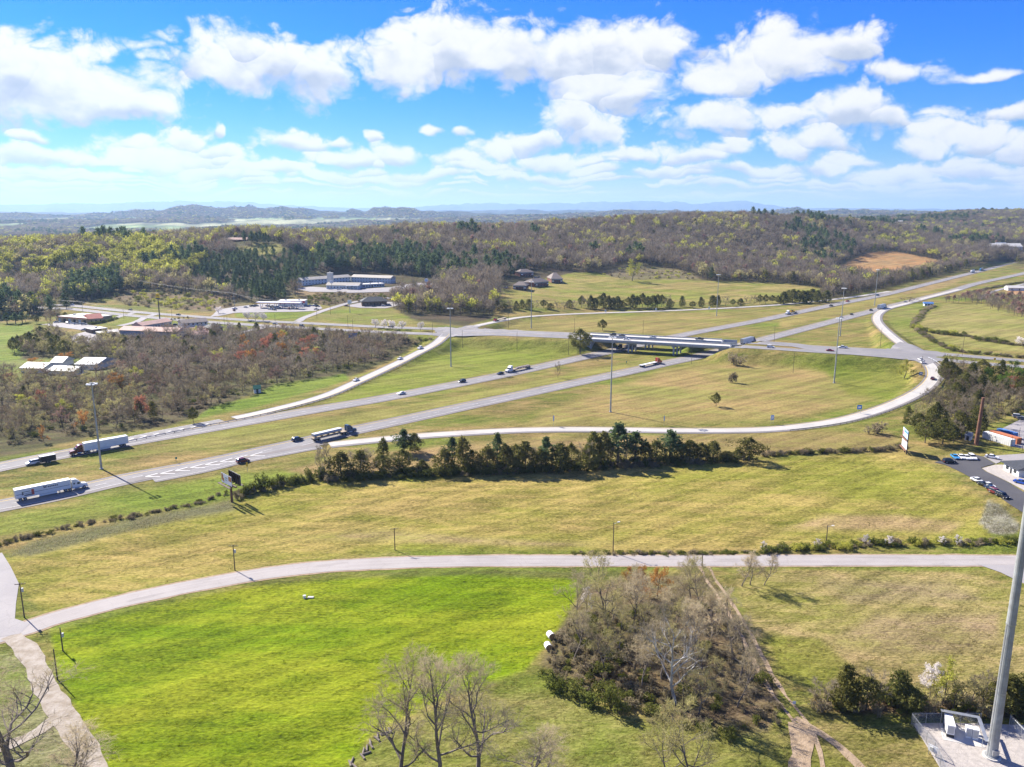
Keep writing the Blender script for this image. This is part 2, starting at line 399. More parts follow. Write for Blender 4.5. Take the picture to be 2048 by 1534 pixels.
def far_h(x, y):
    a = np.arctan2(x, y); D = np.sqrt(x * x + y * y)
    px = 1024 + FPX / CP * np.tan(np.clip(a, -1.2, 1.2))
    out = np.zeros_like(D)
    for k, (Dc, wd, prof) in enumerate(RIDGES):
        P = np.array(prof, float)
        crest = CAM_H + (425 - np.interp(px, P[:, 0], P[:, 1])) / FPX * Dc
        wob = fbm(a * 22, D / (wd * 1.2), 40 + k, 4)
        jag = fbm(a * 90, D / (wd * 0.35), 60 + k, 4)
        q = (D - Dc - wob * wd * 0.9) / wd
        lift = crest * np.exp(-q * q) * (1 + 0.16 * jag)
        out = np.maximum(out, lift * (Dc > 0))
    fade = np.clip((D - 4300) / 1200, 0, 1)
    return out * fade * (np.abs(a) < 2.0)
def base_h(x, y):
    x, y = np.asarray(x, float), np.asarray(y, float)
    sh = x.shape; x, y = x.ravel(), y.ravel()
    out = np.empty(len(x))
    for i in range(0, len(x), 40000):
        p = logpol(x[i:i + 40000], y[i:i + 40000])
        d2 = (p ** 2).sum(-1)[:, None] + (_cp ** 2).sum(-1)[None] - 2 * p @ _cp.T
        out[i:i + 40000] = np.sqrt(np.maximum(d2, 0) + 0.03 ** 2) @ _w[:-1] + _w[-1]
    D = np.sqrt(x * x + y * y)
    far = np.clip((D - 4000) / 1500, 0, 1)
    out = out * (1 - far) + 4 * far
    amp = np.clip((D - 600) / 700, 0, 1) * np.clip((out - 6) / 25, 0, 1) * 7.5 + 0.35
    out = out + amp * fbm(x / 130, y / 130, 3, 4) + 0.25 * fbm(x / 30, y / 30, 9, 3)
    out = np.maximum(out, -1.5)
    out = np.maximum(out, far_h(x, y))
    return out.reshape(sh)
def smooth_line(pts, step=6.0):
    """Catmull-Rom through the points, resampled to even steps"""
    P = np.array(pts, float)
    P = np.vstack([2 * P[0] - P[1], P, 2 * P[-1] - P[-2]])
    out = []
    for i in range(1, len(P) - 2):
        n = max(2, int(np.linalg.norm(P[i + 1, :2] - P[i, :2]) / step))
        t = np.linspace(0, 1, n, endpoint=False)[:, None]
        out.append(0.5 * (2 * P[i] + (P[i + 1] - P[i - 1]) * t + (2 * P[i - 1] - 5 * P[i] + 4 * P[i + 1] - P[i + 2]) * t ** 2 + (3 * P[i] - P[i - 1] - 3 * P[i + 1] + P[i + 2]) * t ** 3))
    out.append(P[-2][None])
    return np.vstack(out)
def line_px(pts, step=6.0): return smooth_line([PW(*p) for p in pts], step)
# centre lines (photo x, y, height of the roadway)
L_WB = line_px([(-260, 985), (-120, 959), (0, 934), (100, 914), (250, 886), (400, 860), (520, 839), (640, 818), (754, 799), (900, 771), (1020, 747), (1120, 725), (1219, 703), (1290, 687), (1361, 671), (1440, 656), (1520, 641), (1600, 624), (1671, 609), (1767, 590), (1848, 570), (1941, 547), (2000, 533), (2080, 516)])
L_EB = line_px([(-260, 1065), (-120, 1038), (0, 1012), (100, 993), (254, 958), (400, 930), (520, 904), (610, 884), (703, 862), (830, 835), (930, 813), (1020, 794), (1127, 771), (1254, 744), (1330, 727), (1400, 712), (1460, 697), (1516, 682), (1634, 651), (1741, 623), (1821, 603), (1901, 583), (1955, 567), (2047, 547), (2150, 522)])
L_RAMPA = line_px([(892, 668, 6.8), (884, 676, 6), (868, 689, 4.5), (830, 709, 2.5), (790, 729, 1.5), (712, 765, .5), (640, 795, 0), (520, 826), (420, 846), (320, 865), (250, 880), (180, 894), (100, 909)], 5)
L_RAMPB = line_px([(120, 995), (254, 968), (400, 940), (480, 921), (560, 906), (640, 892), (740, 881), (850, 871), (1000, 862), (1100, 859), (1200, 859), (1350, 861), (1450, 861), (1530, 859), (1600, 853), (1680, 841), (1750, 822), (1810, 798, .5), (1848, 776, 1.5), (1865, 757, 3), (1866, 742, 4.5), (1856, 727, 5.5), (1838, 716, 6)], 4)
L_RAMPC = line_px([(1822, 699, 6), (1805, 690, 5.5), (1784, 674, 4), (1764, 656, 2), (1753, 641, .8), (1756, 628, 0), (1775, 617), (1810, 608), (1860, 594), (1920, 579)], 4)
L_RAMPD = line_px([(938, 655, 6), (965, 649, 5), (1000, 642, 3.5), (1050, 634, 2), (1150, 628, 0.5), (1300, 623), (1420, 618), (1520, 612.5), (1600, 606), (1700, 595), (1780, 583)], 5)
CR_N = [(-150, 602, 3), (0, 606, 3), (120, 610, 3), (150, 612, 3), (270, 624, 3), (400, 634, 3.5), (520, 642, 4), (640, 648, 5), (760, 654, 6), (860, 657.5, 6.8), (940, 660, 7.2), (1060, 664.5, 7.5), (1190, 669.5, 7.5), (1320, 675.5, 7.5), (1450, 682.5, 7.5), (1520, 686.5, 7.5), (1650, 695, 7), (1800, 702.5, 6.2), (1860, 706, 5.8), (1940, 713, 5), (2048, 722, 4), (2250, 737, 2.5)]
CR_S = [(-150, 607, 3), (0, 612, 3), (120, 617, 3), (150, 619, 3), (270, 632, 3), (400, 643, 3.5), (520, 651, 4), (640, 658, 5), (760, 664, 6), (860, 668, 6.8), (940, 668, 7.2), (1060, 671.5, 7.5), (1190, 677.5, 7.5), (1320, 684, 7.5), (1450, 691.5, 7.5), (1520, 695.5, 7.5), (1650, 704, 7), (1800, 713, 6.2), (1860, 718, 5.8), (1940, 725, 5), (2048, 734, 4), (2250, 748, 2.5)]
L_CRN, L_CRS = line_px(CR_N, 5), line_px(CR_S, 5)
L_LOCAL = line_px([(-300, 1325), (-120, 1298), (0, 1272), (60, 1254), (100, 1240), (200, 1213), (300, 1190), (420, 1166), (560, 1143), (700, 1130), (860, 1124), (1000, 1122), (1200, 1122), (1400, 1122), (1600, 1121), (1800, 1121), (2048, 1122), (2300, 1124)], 3)
# bridge ends along the crossing road
def cut_line(L, x0, x1): return L[(L[:, 0] < x0)], L[(L[:, 0] > x1)]
BX0, BX1 = PW(1186, 676, 7.5)[0], PW(1452, 690, 7.5)[0]
CRN_A, CRN_B = cut_line(L_CRN, BX0 + 1, BX1 - 6)
CRS_A, CRS_B = cut_line(L_CRS, BX0 - 1, BX1 - 1)
def seg_near(x, y, L):
    """distance to a centre line and the height there, for many points"""
    best = np.full(x.shape, 1e9); hh = np.zeros(x.shape)
    A, B = L[:-1], L[1:]
    for a, b in zip(A, B):
        d = b[:2] - a[:2]; n = d @ d + 1e-9
        t = np.clip(((x - a[0]) * d[0] + (y - a[1]) * d[1]) / n, 0, 1)
        q = (x - a[0] - t * d[0]) ** 2 + (y - a[1] - t * d[1]) ** 2
        m = q < best
        best = np.where(m, q, best); hh = np.where(m, a[2] + t * (b[2] - a[2]), hh)
    return np.sqrt(best), hh
CORR = [(CRN_A, 8.5, 2.2, 0), (CRN_B, 8.5, 2.2, 0), (CRS_A, 8.5, 2.2, 0), (CRS_B, 8.5, 2.2, 0), (L_RAMPA[::2], 6, 2.2, 0), (L_RAMPB[::3], 6, 2.2, 0), (L_RAMPC[::2], 6, 2.2, 0), (L_RAMPD[::2], 6, 2.2, 0),
        (L_LOCAL[::3], 4.5, 2.0, 0), (L_WB[::3], 7.5, 1.8, 1), (L_EB[::3], 7.5, 1.8, 1)]
BOXES = [(np.min(L[:, :2], 0) - 60, np.max(L[:, :2], 0) + 60) for L, *_ in CORR]
def H(x, y):
    x, y = np.asarray(x, float), np.asarray(y, float)
    sh = x.shape; x, y = x.ravel(), y.ravel()
    z = base_h(x, y)
    for (L, hw, sl, force), (lo, hi) in zip(CORR, BOXES):
        m = (x > lo[0]) & (x < hi[0]) & (y > lo[1]) & (y < hi[1])
        if not m.any(): continue
        idx = np.nonzero(m)[0]
        if len(idx) > 4000:   # cheap rejection by coarse distance
            cs = L[::max(1, len(L) // 40), :2]
            dd = ((x[idx][:, None] - cs[None, :, 0]) ** 2 + (y[idx][:, None] - cs[None, :, 1]) ** 2).min(1)
            gap = np.linalg.norm(np.diff(cs, axis=0), axis=1).max() + 45 if len(cs) > 1 else 60
            idx = idx[dd < gap * gap]
        d, hh = seg_near(x[idx], y[idx], L)
        run = np.maximum(np.abs(hh - z[idx]) * sl, 3.0)
        t = np.clip(1 - (d - hw) / run, 0, 1); t = t * t * (3 - 2 * t)
        z[idx] = z[idx] * (1 - t) + hh * t
    return z.reshape(sh)
def h1(x, y): return float(H(np.array([x]), np.array([y]))[0])
_DS = np.geomspace(70, 14000, 420)
def G(px, py):
    """point of the ground that the survey photograph shows at px,py"""
    dx, dy, dz = ray_dir(px, py)
    z = CAM_H + dz / dy * _DS
    g = H(dx / dy * _DS, _DS)
    k = int(np.argmax(z < g))
    if z[k] >= g[k]: k = len(_DS) - 1
    lo, hi = _DS[max(k - 1, 0)], _DS[k]
    for _ in range(2):
        ds = np.linspace(lo, hi, 24); zz = CAM_H + dz / dy * ds - H(dx / dy * ds, ds)
        j = int(np.argmax(zz < 0)) or len(ds) - 1
        lo, hi = ds[j - 1], ds[j]
    D = 0.5 * (lo + hi); x = dx / dy * D
    return (x, D, h1(x, D))
def top_h(base, py_top):
    """height of a thing standing at base whose top shows at py_top"""
    v = 767 - py_top
    return CAM_H + base[1] * (-FPX * SP + v * CP) / (FPX * CP + v * SP) - base[2]

# ------------------------------------------------------------------ ground cover, as areas on the map
GRASS_A, GRASS_B = (.155, .195, .030), (.300, .215, .085)
FLOOR_A, FLOOR_B = (.115, .085, .055), (.085, .085, .035)
ZONES = [  # outline on the survey photograph, two colours that mix in patches, feather in px
    ('hill_wood', [(-600, 470), (-600, 645), (0, 640), (120, 625), (150, 608), (245, 588), (420, 600), (520, 606), (600, 592), (640, 606), (780, 612), (830, 645), (930, 652), (985, 636), (1005, 575), (1150, 546), (1210, 545), (1640, 582), (1648, 600), (1700, 592), (1780, 574), (1870, 553), (1990, 524), (2060, 528), (2700, 500), (2700, 395), (-600, 395)], FLOOR_A, FLOOR_B, 3),
    ('low_wood', [(0, 745), (40, 700), (230, 660), (500, 660), (850, 676), (780, 722), (700, 752), (600, 775), (500, 790), (440, 815), (330, 855), (200, 868), (60, 905), (-300, 960), (-300, 800)], (.120, .090, .058), (.105, .110, .040), 4),
    ('wood_glade', [(545, 770), (690, 748), (700, 760), (520, 812), (390, 838), (420, 815), (500, 795)], (.140, .220, .025), (.190, .235, .040), 3),
    ('left_meadow', [(-200, 655), (60, 652), (100, 665), (55, 700), (25, 735), (-200, 745)], (.170, .240, .035), (.230, .250, .060), 3),
    ('shed_yard', [(0, 720), (120, 715), (230, 718), (240, 745), (100, 760), (0, 765)], (.170, .230, .035), (.250, .230, .100), 3),
    ('hill_lawn', [(470, 494), (520, 486), (560, 488), (572, 497), (545, 512), (475, 505)], (.240, .250, .050), (.270, .240, .080), 2),
    ('cut_bank', [(200, 585), (300, 580), (420, 580), (470, 600), (520, 612), (420, 625), (240, 606)], (.200, .140, .090), (.160, .160, .055), 3),
    ('motel_bank', [(590, 578), (780, 584), (830, 580), (820, 596), (700, 606), (660, 612), (640, 610), (600, 596)], (.150, .105, .065), (.110, .100, .040), 2),
    ('bank_rock', [(592, 580), (640, 582), (665, 592), (640, 606), (602, 592)], (.300, .210, .120), (.220, .170, .080), 2),
    ('town_lawn', [(470, 625), (540, 622), (630, 620), (600, 640), (470, 632)], (.160, .220, .030), (.210, .235, .045), 2),
    ('corner_lawn', [(620, 634), (690, 612), (780, 618), (830, 640), (900, 652), (800, 650), (700, 646)], (.170, .220, .030), (.250, .220, .070), 2),
    ('town_lawn_two', [(190, 622), (330, 634), (520, 650), (480, 665), (330, 652), (200, 640)], (.175, .220, .035), (.230, .230, .060), 2),
    ('upper_field', [(1000, 600), (1020, 580), (1045, 568), (1150, 545), (1190, 546), (1240, 556), (1400, 560), (1560, 566), (1645, 577), (1610, 590), (1480, 602), (1300, 608), (1100, 612), (1040, 612)], (.200, .235, .035), (.350, .265, .100), 2),
    ('scrub_knoll', [(1195, 546), (1250, 530), (1330, 534), (1390, 550), (1400, 559), (1250, 559)], (.220, .170, .105), (.170, .165, .060), 2),
    ('orange_field', [(1668, 541), (1700, 522), (1745, 504), (1790, 503), (1850, 515), (1892, 524), (1870, 534), (1800, 546), (1740, 553)], (.480, .250, .095), (.340, .240, .110), 1.5),
    ('east_field', [(1838, 655), (1850, 632), (1890, 610), (1960, 606), (2060, 632), (2400, 690), (2400, 740), (2048, 705), (1900, 690)], (.330, .270, .105), (.240, .245, .060), 2),
    ('east_verge', [(1770, 612), (1860, 606), (1830, 640), (1840, 665), (1940, 700), (2048, 712), (1880, 706), (1790, 668)], (.180, .220, .035), (.270, .235, .080), 3),
    ('far_red_soil', [(2010, 583), (2048, 578), (2100, 578), (2100, 586), (2030, 590)], (.420, .240, .110), (.380, .230, .120), 1.5),
    ('median_tan', [(1560, 640), (1800, 583), (1960, 545), (1900, 572), (1700, 622), (1560, 658)], (.330, .250, .090), (.250, .230, .060), 3),
    ('median_far', [(1850, 565), (1960, 543), (1890, 575), (1800, 590)], (.340, .230, .110), (.300, .240, .090), 2),
    ('triangle_tan', [(1000, 650), (1300, 632), (1560, 625), (1500, 640), (1350, 668), (1150, 664)], (.330, .240, .095), (.230, .225, .055), 6),
    ('inner_tan', [(1330, 740), (1500, 720), (1700, 745), (1760, 790), (1600, 835), (1300, 845), (1050, 850), (1150, 800), (1260, 765)], (.360, .250, .105), (.240, .235, .060), 10),
    ('inner_green', [(1480, 712), (1700, 716), (1810, 724), (1825, 760), (1780, 800), (1700, 790), (1650, 745)], (.165, .205, .028), (.220, .220, .045), 8),
    ('slope_green', [(900, 672), (1170, 682), (1180, 705), (1000, 742), (800, 786), (640, 812), (800, 735)], (.190, .235, .030), (.235, .235, .055), 5),
    ('median_mown', [(420, 858), (800, 818), (1100, 755), (1340, 712), (1300, 722), (1100, 768), (760, 838), (560, 880), (300, 905)], (.300, .260, .080), (.220, .225, .050), 3),
    ('tree_line_bank', [(560, 940), (760, 905), (1000, 880), (1400, 868), (1780, 865), (1810, 890), (1500, 912), (900, 935), (640, 955)], (.330, .225, .105), (.230, .200, .060), 5),
    ('roadside_green', [(-100, 1050), (200, 1000), (440, 950), (560, 940), (600, 950), (440, 1000), (200, 1040), (-100, 1090)], (.175, .235, .030), (.230, .235, .050), 6),
    ('big_field', [(10, 1120), (450, 1010), (600, 965), (900, 945), (1500, 920), (1810, 905), (1880, 940), (2000, 1020), (1975, 1085), (1400, 1100), (800, 1100), (480, 1140), (90, 1225), (40, 1180)], (.232, .238, .036), (.385, .288, .095), 8),
    ('field_soil', [(560, 1075), (760, 1060), (960, 1075), (1100, 1085), (1300, 1085), (1100, 1092), (760, 1082)], (.400, .290, .140), (.260, .250, .055), 7),
    ('field_soil_two', [(1650, 1030), (1800, 1030), (1930, 1045), (1900, 1065), (1700, 1060), (1560, 1060)], (.390, .280, .130), (.270, .250, .060), 8),
    ('reed_strip', [(20, 1108), (60, 1085), (260, 1040), (460, 1003), (470, 1020), (330, 1045), (170, 1085), (60, 1112)], (.200, .190, .100), (.160, .165, .060), 6),
    ('reed_patch', [(1975, 1000), (2000, 1010), (2040, 1050), (2030, 1068), (1985, 1068), (1960, 1045)], (.330, .300, .240), (.220, .220, .130), 3),
    ('road_verge', [(60, 1235), (300, 1172), (560, 1128), (760, 1112), (1400, 1108), (2048, 1108), (2300, 1108), (2300, 1140), (1400, 1140), (800, 1145), (500, 1168), (100, 1262)], (.170, .220, .032), (.215, .215, .050), 5),
    ('ditch_band', [(520, 1163), (760, 1146), (1000, 1141), (1240, 1142), (1240, 1154), (1000, 1155), (760, 1158), (540, 1176)], (.120, .135, .034), (.200, .185, .060), 5),
    ('lush_field', [(100, 1265), (300, 1212), (500, 1172), (700, 1155), (950, 1150), (1165, 1158), (1130, 1250), (1050, 1340), (900, 1390), (740, 1470), (680, 1560), (215, 1560), (150, 1420), (110, 1320)], (.152, .238, .006), (.250, .278, .018), 6),
    ('yard_grass', [(670, 1560), (760, 1460), (1050, 1350), (1260, 1440), (1320, 1560)], (.165, .212, .026), (.255, .225, .075), 12),
    ('drive_verge', [(-100, 1300), (40, 1300), (100, 1380), (190, 1560), (-100, 1560)], (.170, .210, .040), (.300, .270, .150), 6),
    ('grove_floor', [(1165, 1180), (1260, 1150), (1420, 1150), (1500, 1260), (1560, 1380), (1540, 1470), (1400, 1480), (1250, 1400), (1080, 1330), (1110, 1270)], (.200, .140, .085), (.150, .140, .055), 8),
    ('grove_south', [(1250, 1440), (1540, 1470), (1600, 1470), (1610, 1560), (1300, 1560)], (.185, .205, .038), (.240, .210, .065), 22),
    ('east_lot', [(1470, 1150), (1700, 1142), (1950, 1145), (2048, 1190), (2200, 1260), (2200, 1420), (1700, 1420), (1560, 1330), (1490, 1230)], (.220, .220, .045), (.375, .275, .130), 9),
    ('east_lot_tan', [(1640, 1160), (1900, 1165), (1960, 1200), (1700, 1205)], (.350, .260, .145), (.260, .230, .080), 12),
    ('east_lot_bare', [(1750, 1230), (2000, 1225), (2000, 1300), (1800, 1310), (1650, 1290)], (.350, .255, .140), (.240, .220, .060), 16),
    ('east_lot_green', [(1530, 1270), (1640, 1280), (1700, 1330), (1640, 1380), (1560, 1350)], (.200, .225, .030), (.250, .230, .055), 10),
    ('hedge_floor', [(1620, 1395), (1830, 1400), (2100, 1410), (2100, 1440), (1820, 1432), (1640, 1425)], (.200, .130, .070), (.130, .110, .045), 5),
    ('south_grass', [(1630, 1430), (1820, 1430), (1900, 1560), (1620, 1560)], (.190, .200, .035), (.330, .240, .110), 6),
]
def poly_soft(px, py, poly, feather):
    P = np.array(poly, float); Q = np.roll(P, -1, 0)
    inside = np.zeros(px.shape, bool); d2 = np.full(px.shape, 1e12)
    for (x0, y0), (x1, y1) in zip(P, Q):
        c = ((y0 > py) != (y1 > py))
        with np.errstate(divide='ignore', invalid='ignore'):
            xi = (x1 - x0) * (py - y0) / (y1 - y0 + 1e-12) + x0
        inside ^= c & (px < xi)
        dx, dy = x1 - x0, y1 - y0
        t = np.clip(((px - x0) * dx + (py - y0) * dy) / (dx * dx + dy * dy + 1e-9), 0, 1)
        d2 = np.minimum(d2, (px - x0 - t * dx) ** 2 + (py - y0 - t * dy) ** 2)
    s = np.sqrt(d2) * np.where(inside, 1, -1)
    t = np.clip(s / (2 * feather) + 0.5, 0, 1)
    return t * t * (3 - 2 * t)
def in_poly(px, py, poly): return poly_soft(np.asarray(px, float), np.asarray(py, float), poly, 0.01) > 0.5

def build_ground():
    ang = np.concatenate([np.linspace(-180, -75, 30, endpoint=False), np.linspace(-75, -41, 60, endpoint=False), np.linspace(-41, 41, 560, endpoint=False), np.linspace(41, 75, 60, endpoint=False), np.linspace(75, 180, 30, endpoint=False)])
    rad = np.concatenate([[8, 20, 35, 50, 65, 80, 92], np.geomspace(100, 700, 190), np.geomspace(706, 2200, 150), np.geomspace(2240, 42000, 130)])
    na, nr = len(ang), len(rad)
    A, Rr = np.meshgrid(np.radians(ang), rad)
    X, Y = Rr * np.sin(A), Rr * np.cos(A)
    Z = H(X, Y)
    edge = np.clip((Rr - 38000) / 4000, 0, 1); Z = Z * (1 - edge)
    verts = np.concatenate([np.stack([X, Y, Z], -1).reshape(-1, 3), [[0, 0, 0.0]]])
    idx = np.arange(na * nr).reshape(nr, na); nxt = np.roll(idx, -1, 1)
    q = np.stack([idx[:-1], idx[1:], nxt[1:], nxt[:-1]], -1).reshape(-1, 4)
    c = len(verts) - 1
    tri = np.stack([np.full(na, c), idx[0], nxt[0]], -1)
    me = bpy.data.meshes.new('ground')
    nl = q.size + tri.size
    me.vertices.add(len(verts)); me.vertices.foreach_set('co', verts.ravel())
    me.loops.add(nl); me.loops.foreach_set('vertex_index', np.concatenate([q.ravel(), tri.ravel()]).astype(np.int32))
    me.polygons.add(len(q) + len(tri))
    st = np.concatenate([np.arange(len(q)) * 4, q.size + np.arange(len(tri)) * 3]).astype(np.int32)
    me.polygons.foreach_set('loop_start', st)
    me.polygons.foreach_set('use_smooth', np.ones(len(q) + len(tri), bool))
    me.update(calc_edges=True)
    # cover
    x, y, z = verts.T
    D = np.sqrt(x * x + y * y)
    px, py = to_px(x, y, z)
    wob = 5.0 * np.clip(D / 600, 0.5, 1)
    pxw = px + fbm(x / 9, y / 9, 71, 3) * wob * 1.4; pyw = py + fbm(x / 9, y / 9, 81, 3) * wob * 0.5
    front = y > 40
    KA = 0.86
    ca = np.tile(np.array(GRASS_A), (len(x), 1)); cb = np.tile(np.array(GRASS_B), (len(x), 1))
    # far country: woods and pale pastures in blocks
    fa, fb = np.array((.075, .066, .050)), np.array((.050, .058, .034))
    field = np.clip((vnoise(x / 520 + 0.35 * fbm(x / 300, y / 300, 5, 3), y / 900, 21) + 0.03) * 9, 0, 1) * (z < 45)
    fieldc = np.where((vnoise(x / 800, y / 1100, 33) > 0)[:, None], np.array((.26, .33, .13)), np.array((.36, .36, .20)))
    t = np.clip((D - 1500) / 300, 0, 1)[:, None]
    ca = ca * (1 - t) + (fa * (1 - field[:, None]) + fieldc * field[:, None]) * t
    cb = cb * (1 - t) + (fb * (1 - field[:, None]) + fieldc * 0.9 * field[:, None]) * t
    dap = np.where(D > 3000, np.clip(1 + 1.3 * fbm(x / 130, y / 330, 47, 4), .45, 1.9), 1.0)[:, None]
    ca = ca * dap; cb = cb * dap
    for name, poly, a, b, fe in ZONES:
        w = poly_soft(pxw, pyw, poly, fe) * front
        if name == 'hill_wood': w = w * np.clip((3200 - D) / 600, 0, 1)
        w = w[:, None]
        ca = ca * (1 - w) + np.array(a) * w; cb = cb * (1 - w) + np.array(b) * w
    ca *= KA; cb *= KA
    for nm, cc in (('cover', ca), ('cover_alt', cb)):
        at = me.color_attributes.new(nm, 'FLOAT_COLOR', 'POINT')
        at.data.foreach_set('color', np.concatenate([cc, np.ones((len(cc), 1))], 1).ravel().astype(np.float32))
    m = bpy.data.materials.new('turf_and_soil'); m.use_nodes = True
    N = NT(m.node_tree); b = N.n['Principled BSDF']
    b.inputs['Roughness'].default_value = 0.95; b.inputs['Specular IOR Level'].default_value = 0.05
    geo = N.new('ShaderNodeNewGeometry'); p = geo.outputs['Position']
    def attr(n):
        a = N.new('ShaderNodeAttribute'); a.attribute_name = n; return a.outputs['Color']
    big = N.noise(N.vmath('MULTIPLY', p, (0.6, 1.3, 1)), 0.022, 5, 0.6, 0.4)
    mid = N.noise(N.vmath('MULTIPLY', p, (0.5, 1.6, 1)), 0.16, 5, 0.65, 0.6)
    fine = N.noise(N.vmath('MULTIPLY', p, (0.8, 1.6, 1)), 1.1, 5, 0.7)
    mixf = N.math('ADD', N.math('MULTIPLY', big, 0.55), N.math('ADD', N.math('MULTIPLY', mid, 0.32), N.math('MULTIPLY', fine, 0.13)))
    col = N.mix(N.ramp(mixf, 0.38, 0.62), attr('cover'), attr('cover_alt'))
    streak = N.noise(N.vmath('MULTIPLY', p, (0.10, 1.0, 1)), 0.55, 4, 0.65, 0.3)
    rot = N.new('ShaderNodeVectorRotate'); rot.rotation_type = 'Z_AXIS'; N.l.new(p, rot.inputs['Vector']); rot.inputs['Angle'].default_value = R(-38)
    mow = N.noise(N.vmath('MULTIPLY', rot.outputs[0], (0.05, 1.0, 1)), 0.22, 3, 0.6, 0.2)
    patch = N.noise(p, 0.045, 4, 0.6, 0.8)
    speck = N.noise(N.vmath('MULTIPLY', rot.outputs[0], (0.35, 1.0, 1)), 2.6, 3, 0.75)
    # worn, strawy and darker clumps
    tone = N.math('ADD', N.math('ADD', N.math('ADD', N.ramp(fine, 0.28, 0.72, 0.60, 1.28), N.ramp(speck, 0.32, 0.68, -0.16, 0.16)), N.ramp(mid, 0.3, 0.7, -0.13, 0.13)), N.math('ADD', N.ramp(streak, 0.3, 0.7, -0.09, 0.09), N.math('ADD', N.ramp(mow, 0.38, 0.62, -0.17, 0.13), N.ramp(patch, 0.35, 0.65, -0.10, 0.08))))
    col = N.mix(1.0, col, N.comb(tone, tone, tone), 'MULTIPLY')
    soil = N.math('MULTIPLY', N.ramp(N.noise(N.vmath('MULTIPLY', p, (0.45, 1.5, 1)), 0.075, 6, 0.7, 0.5), 0.66, 0.74), N.ramp(fine, 0.40, 0.6))
    col = N.mix(N.math('MULTIPLY', soil, 0.55), col, (0.42, 0.28, 0.15))
    N.l.new(col, b.inputs['Base Color'])
    bp = N.new('ShaderNodeBump'); bp.inputs['Strength'].default_value = 0.75; bp.inputs['Distance'].default_value = 0.5
    N.l.new(N.math('ADD', fine, N.math('MULTIPLY', mid, 0.9)), bp.inputs['Height']); N.l.new(bp.outputs[0], b.inputs['Normal'])
    me.materials.append(m)
    o = bpy.data.objects.new('ground', me); C.objects.link(o)
    tag(o, 'rolling ground of mown verges, fields and wooded hills', kind='structure')
    return o
GROUND = build_ground()

# ------------------------------------------------------------------ roads
def road_mat(name, c1, c2, joint=0.0):
    m = bpy.data.materials.new(name); m.use_nodes = True
    N = NT(m.node_tree); b = N.n['Principled BSDF']; b.inputs['Roughness'].default_value = 0.85; b.inputs['Specular IOR Level'].default_value = 0.25
    geo = N.new('ShaderNodeNewGeometry'); p = geo.outputs['Position']
    uv = N.new('ShaderNodeUVMap')
    n1 = N.noise(p, 0.09, 5, 0.6); n2 = N.noise(p, 3.0, 4, 0.7)
    lane = N.noise(N.vmath('MULTIPLY', uv.outputs[0], (7.0, 0.02, 0)), 1.0, 4, 0.6)
    f = N.math('ADD', N.math('MULTIPLY', n1, 0.4), N.math('ADD', N.math('MULTIPLY', n2, 0.2), N.math('MULTIPLY', lane, 0.4)))
    col = N.mix(N.ramp(f, 0.36, 0.64), c1, c2)
    patch = N.ramp(N.noise(N.vmath('MULTIPLY', uv.outputs[0], (2.2, 0.055, 0)), 1.0, 1, 0.4), 0.62, 0.66)
    crack = N.new('ShaderNodeTexVoronoi', feature='DISTANCE_TO_EDGE'); N.l.new(N.vmath('ADD', p, N.vmath('MULTIPLY', N.noise(p, .5, 3, .6, col=True), (2, 2, 0))), crack.inputs['Vector']); crack.inputs['Scale'].default_value = 0.16
    wear = N.math('ADD', N.math('MULTIPLY', patch, 0.16), N.ramp(crack.outputs['Distance'], 0.0, 0.02, 0.13, 0.0))
    N.l.new(N.mix(wear, col, tuple(v * .35 for v in c1)), b.inputs['Base Color'])
    return m
M_ASPH = road_mat('worn_asphalt', (.185, .178, .178), (.255, .243, .240))
M_SHLD = road_mat('shoulder_asphalt', (.170, .155, .150), (.215, .195, .185))
M_CONC = road_mat('road_concrete', (.38, .36, .33), (.46, .44, .40))
M_LOCAL = road_mat('local_road_chip', (.285, .26, .245), (.36, .33, .31))
M_LOT = road_mat('fresh_black_asphalt', (.060, .060, .068), (.085, .083, .088))
M_LOTG = road_mat('old_lot_asphalt', (.25, .235, .235), (.33, .31, .30))
M_WHITE = mat('road_paint_white', (.64, .63, .60), 0.7, var=0.25, vscale=0.8)
M_YELL = mat('road_paint_yellow', (.72, .50, .10), 0.7, var=0.2, vscale=0.8)
M_GRAVEL = mat('gravel', (.44, .40, .36), 0.95, col2=(.34, .31, .28), vscale=1.2, bump=0.5, bscale=6)
M_TRACK = mat('dirt_track', (.36, .27, .18), 0.95, col2=(.25, .18, .11), vscale=0.7, bump=0.6, bscale=3)
M_DRIVE = mat('pale_gravel_drive', (.38, .335, .28), 0.95, col2=(.26, .215, .16), vscale=0.5, bump=0.6, bscale=3)
def normals2d(L):
    d = np.gradient(L[:, :2], axis=0); d /= np.linalg.norm(d, axis=1)[:, None] + 1e-9
    return np.stack([d[:, 1], -d[:, 0]], -1)          # to the right of travel
def lift_at(x, y): return 0.05 + 2.2e-4 * np.hypot(x, y)
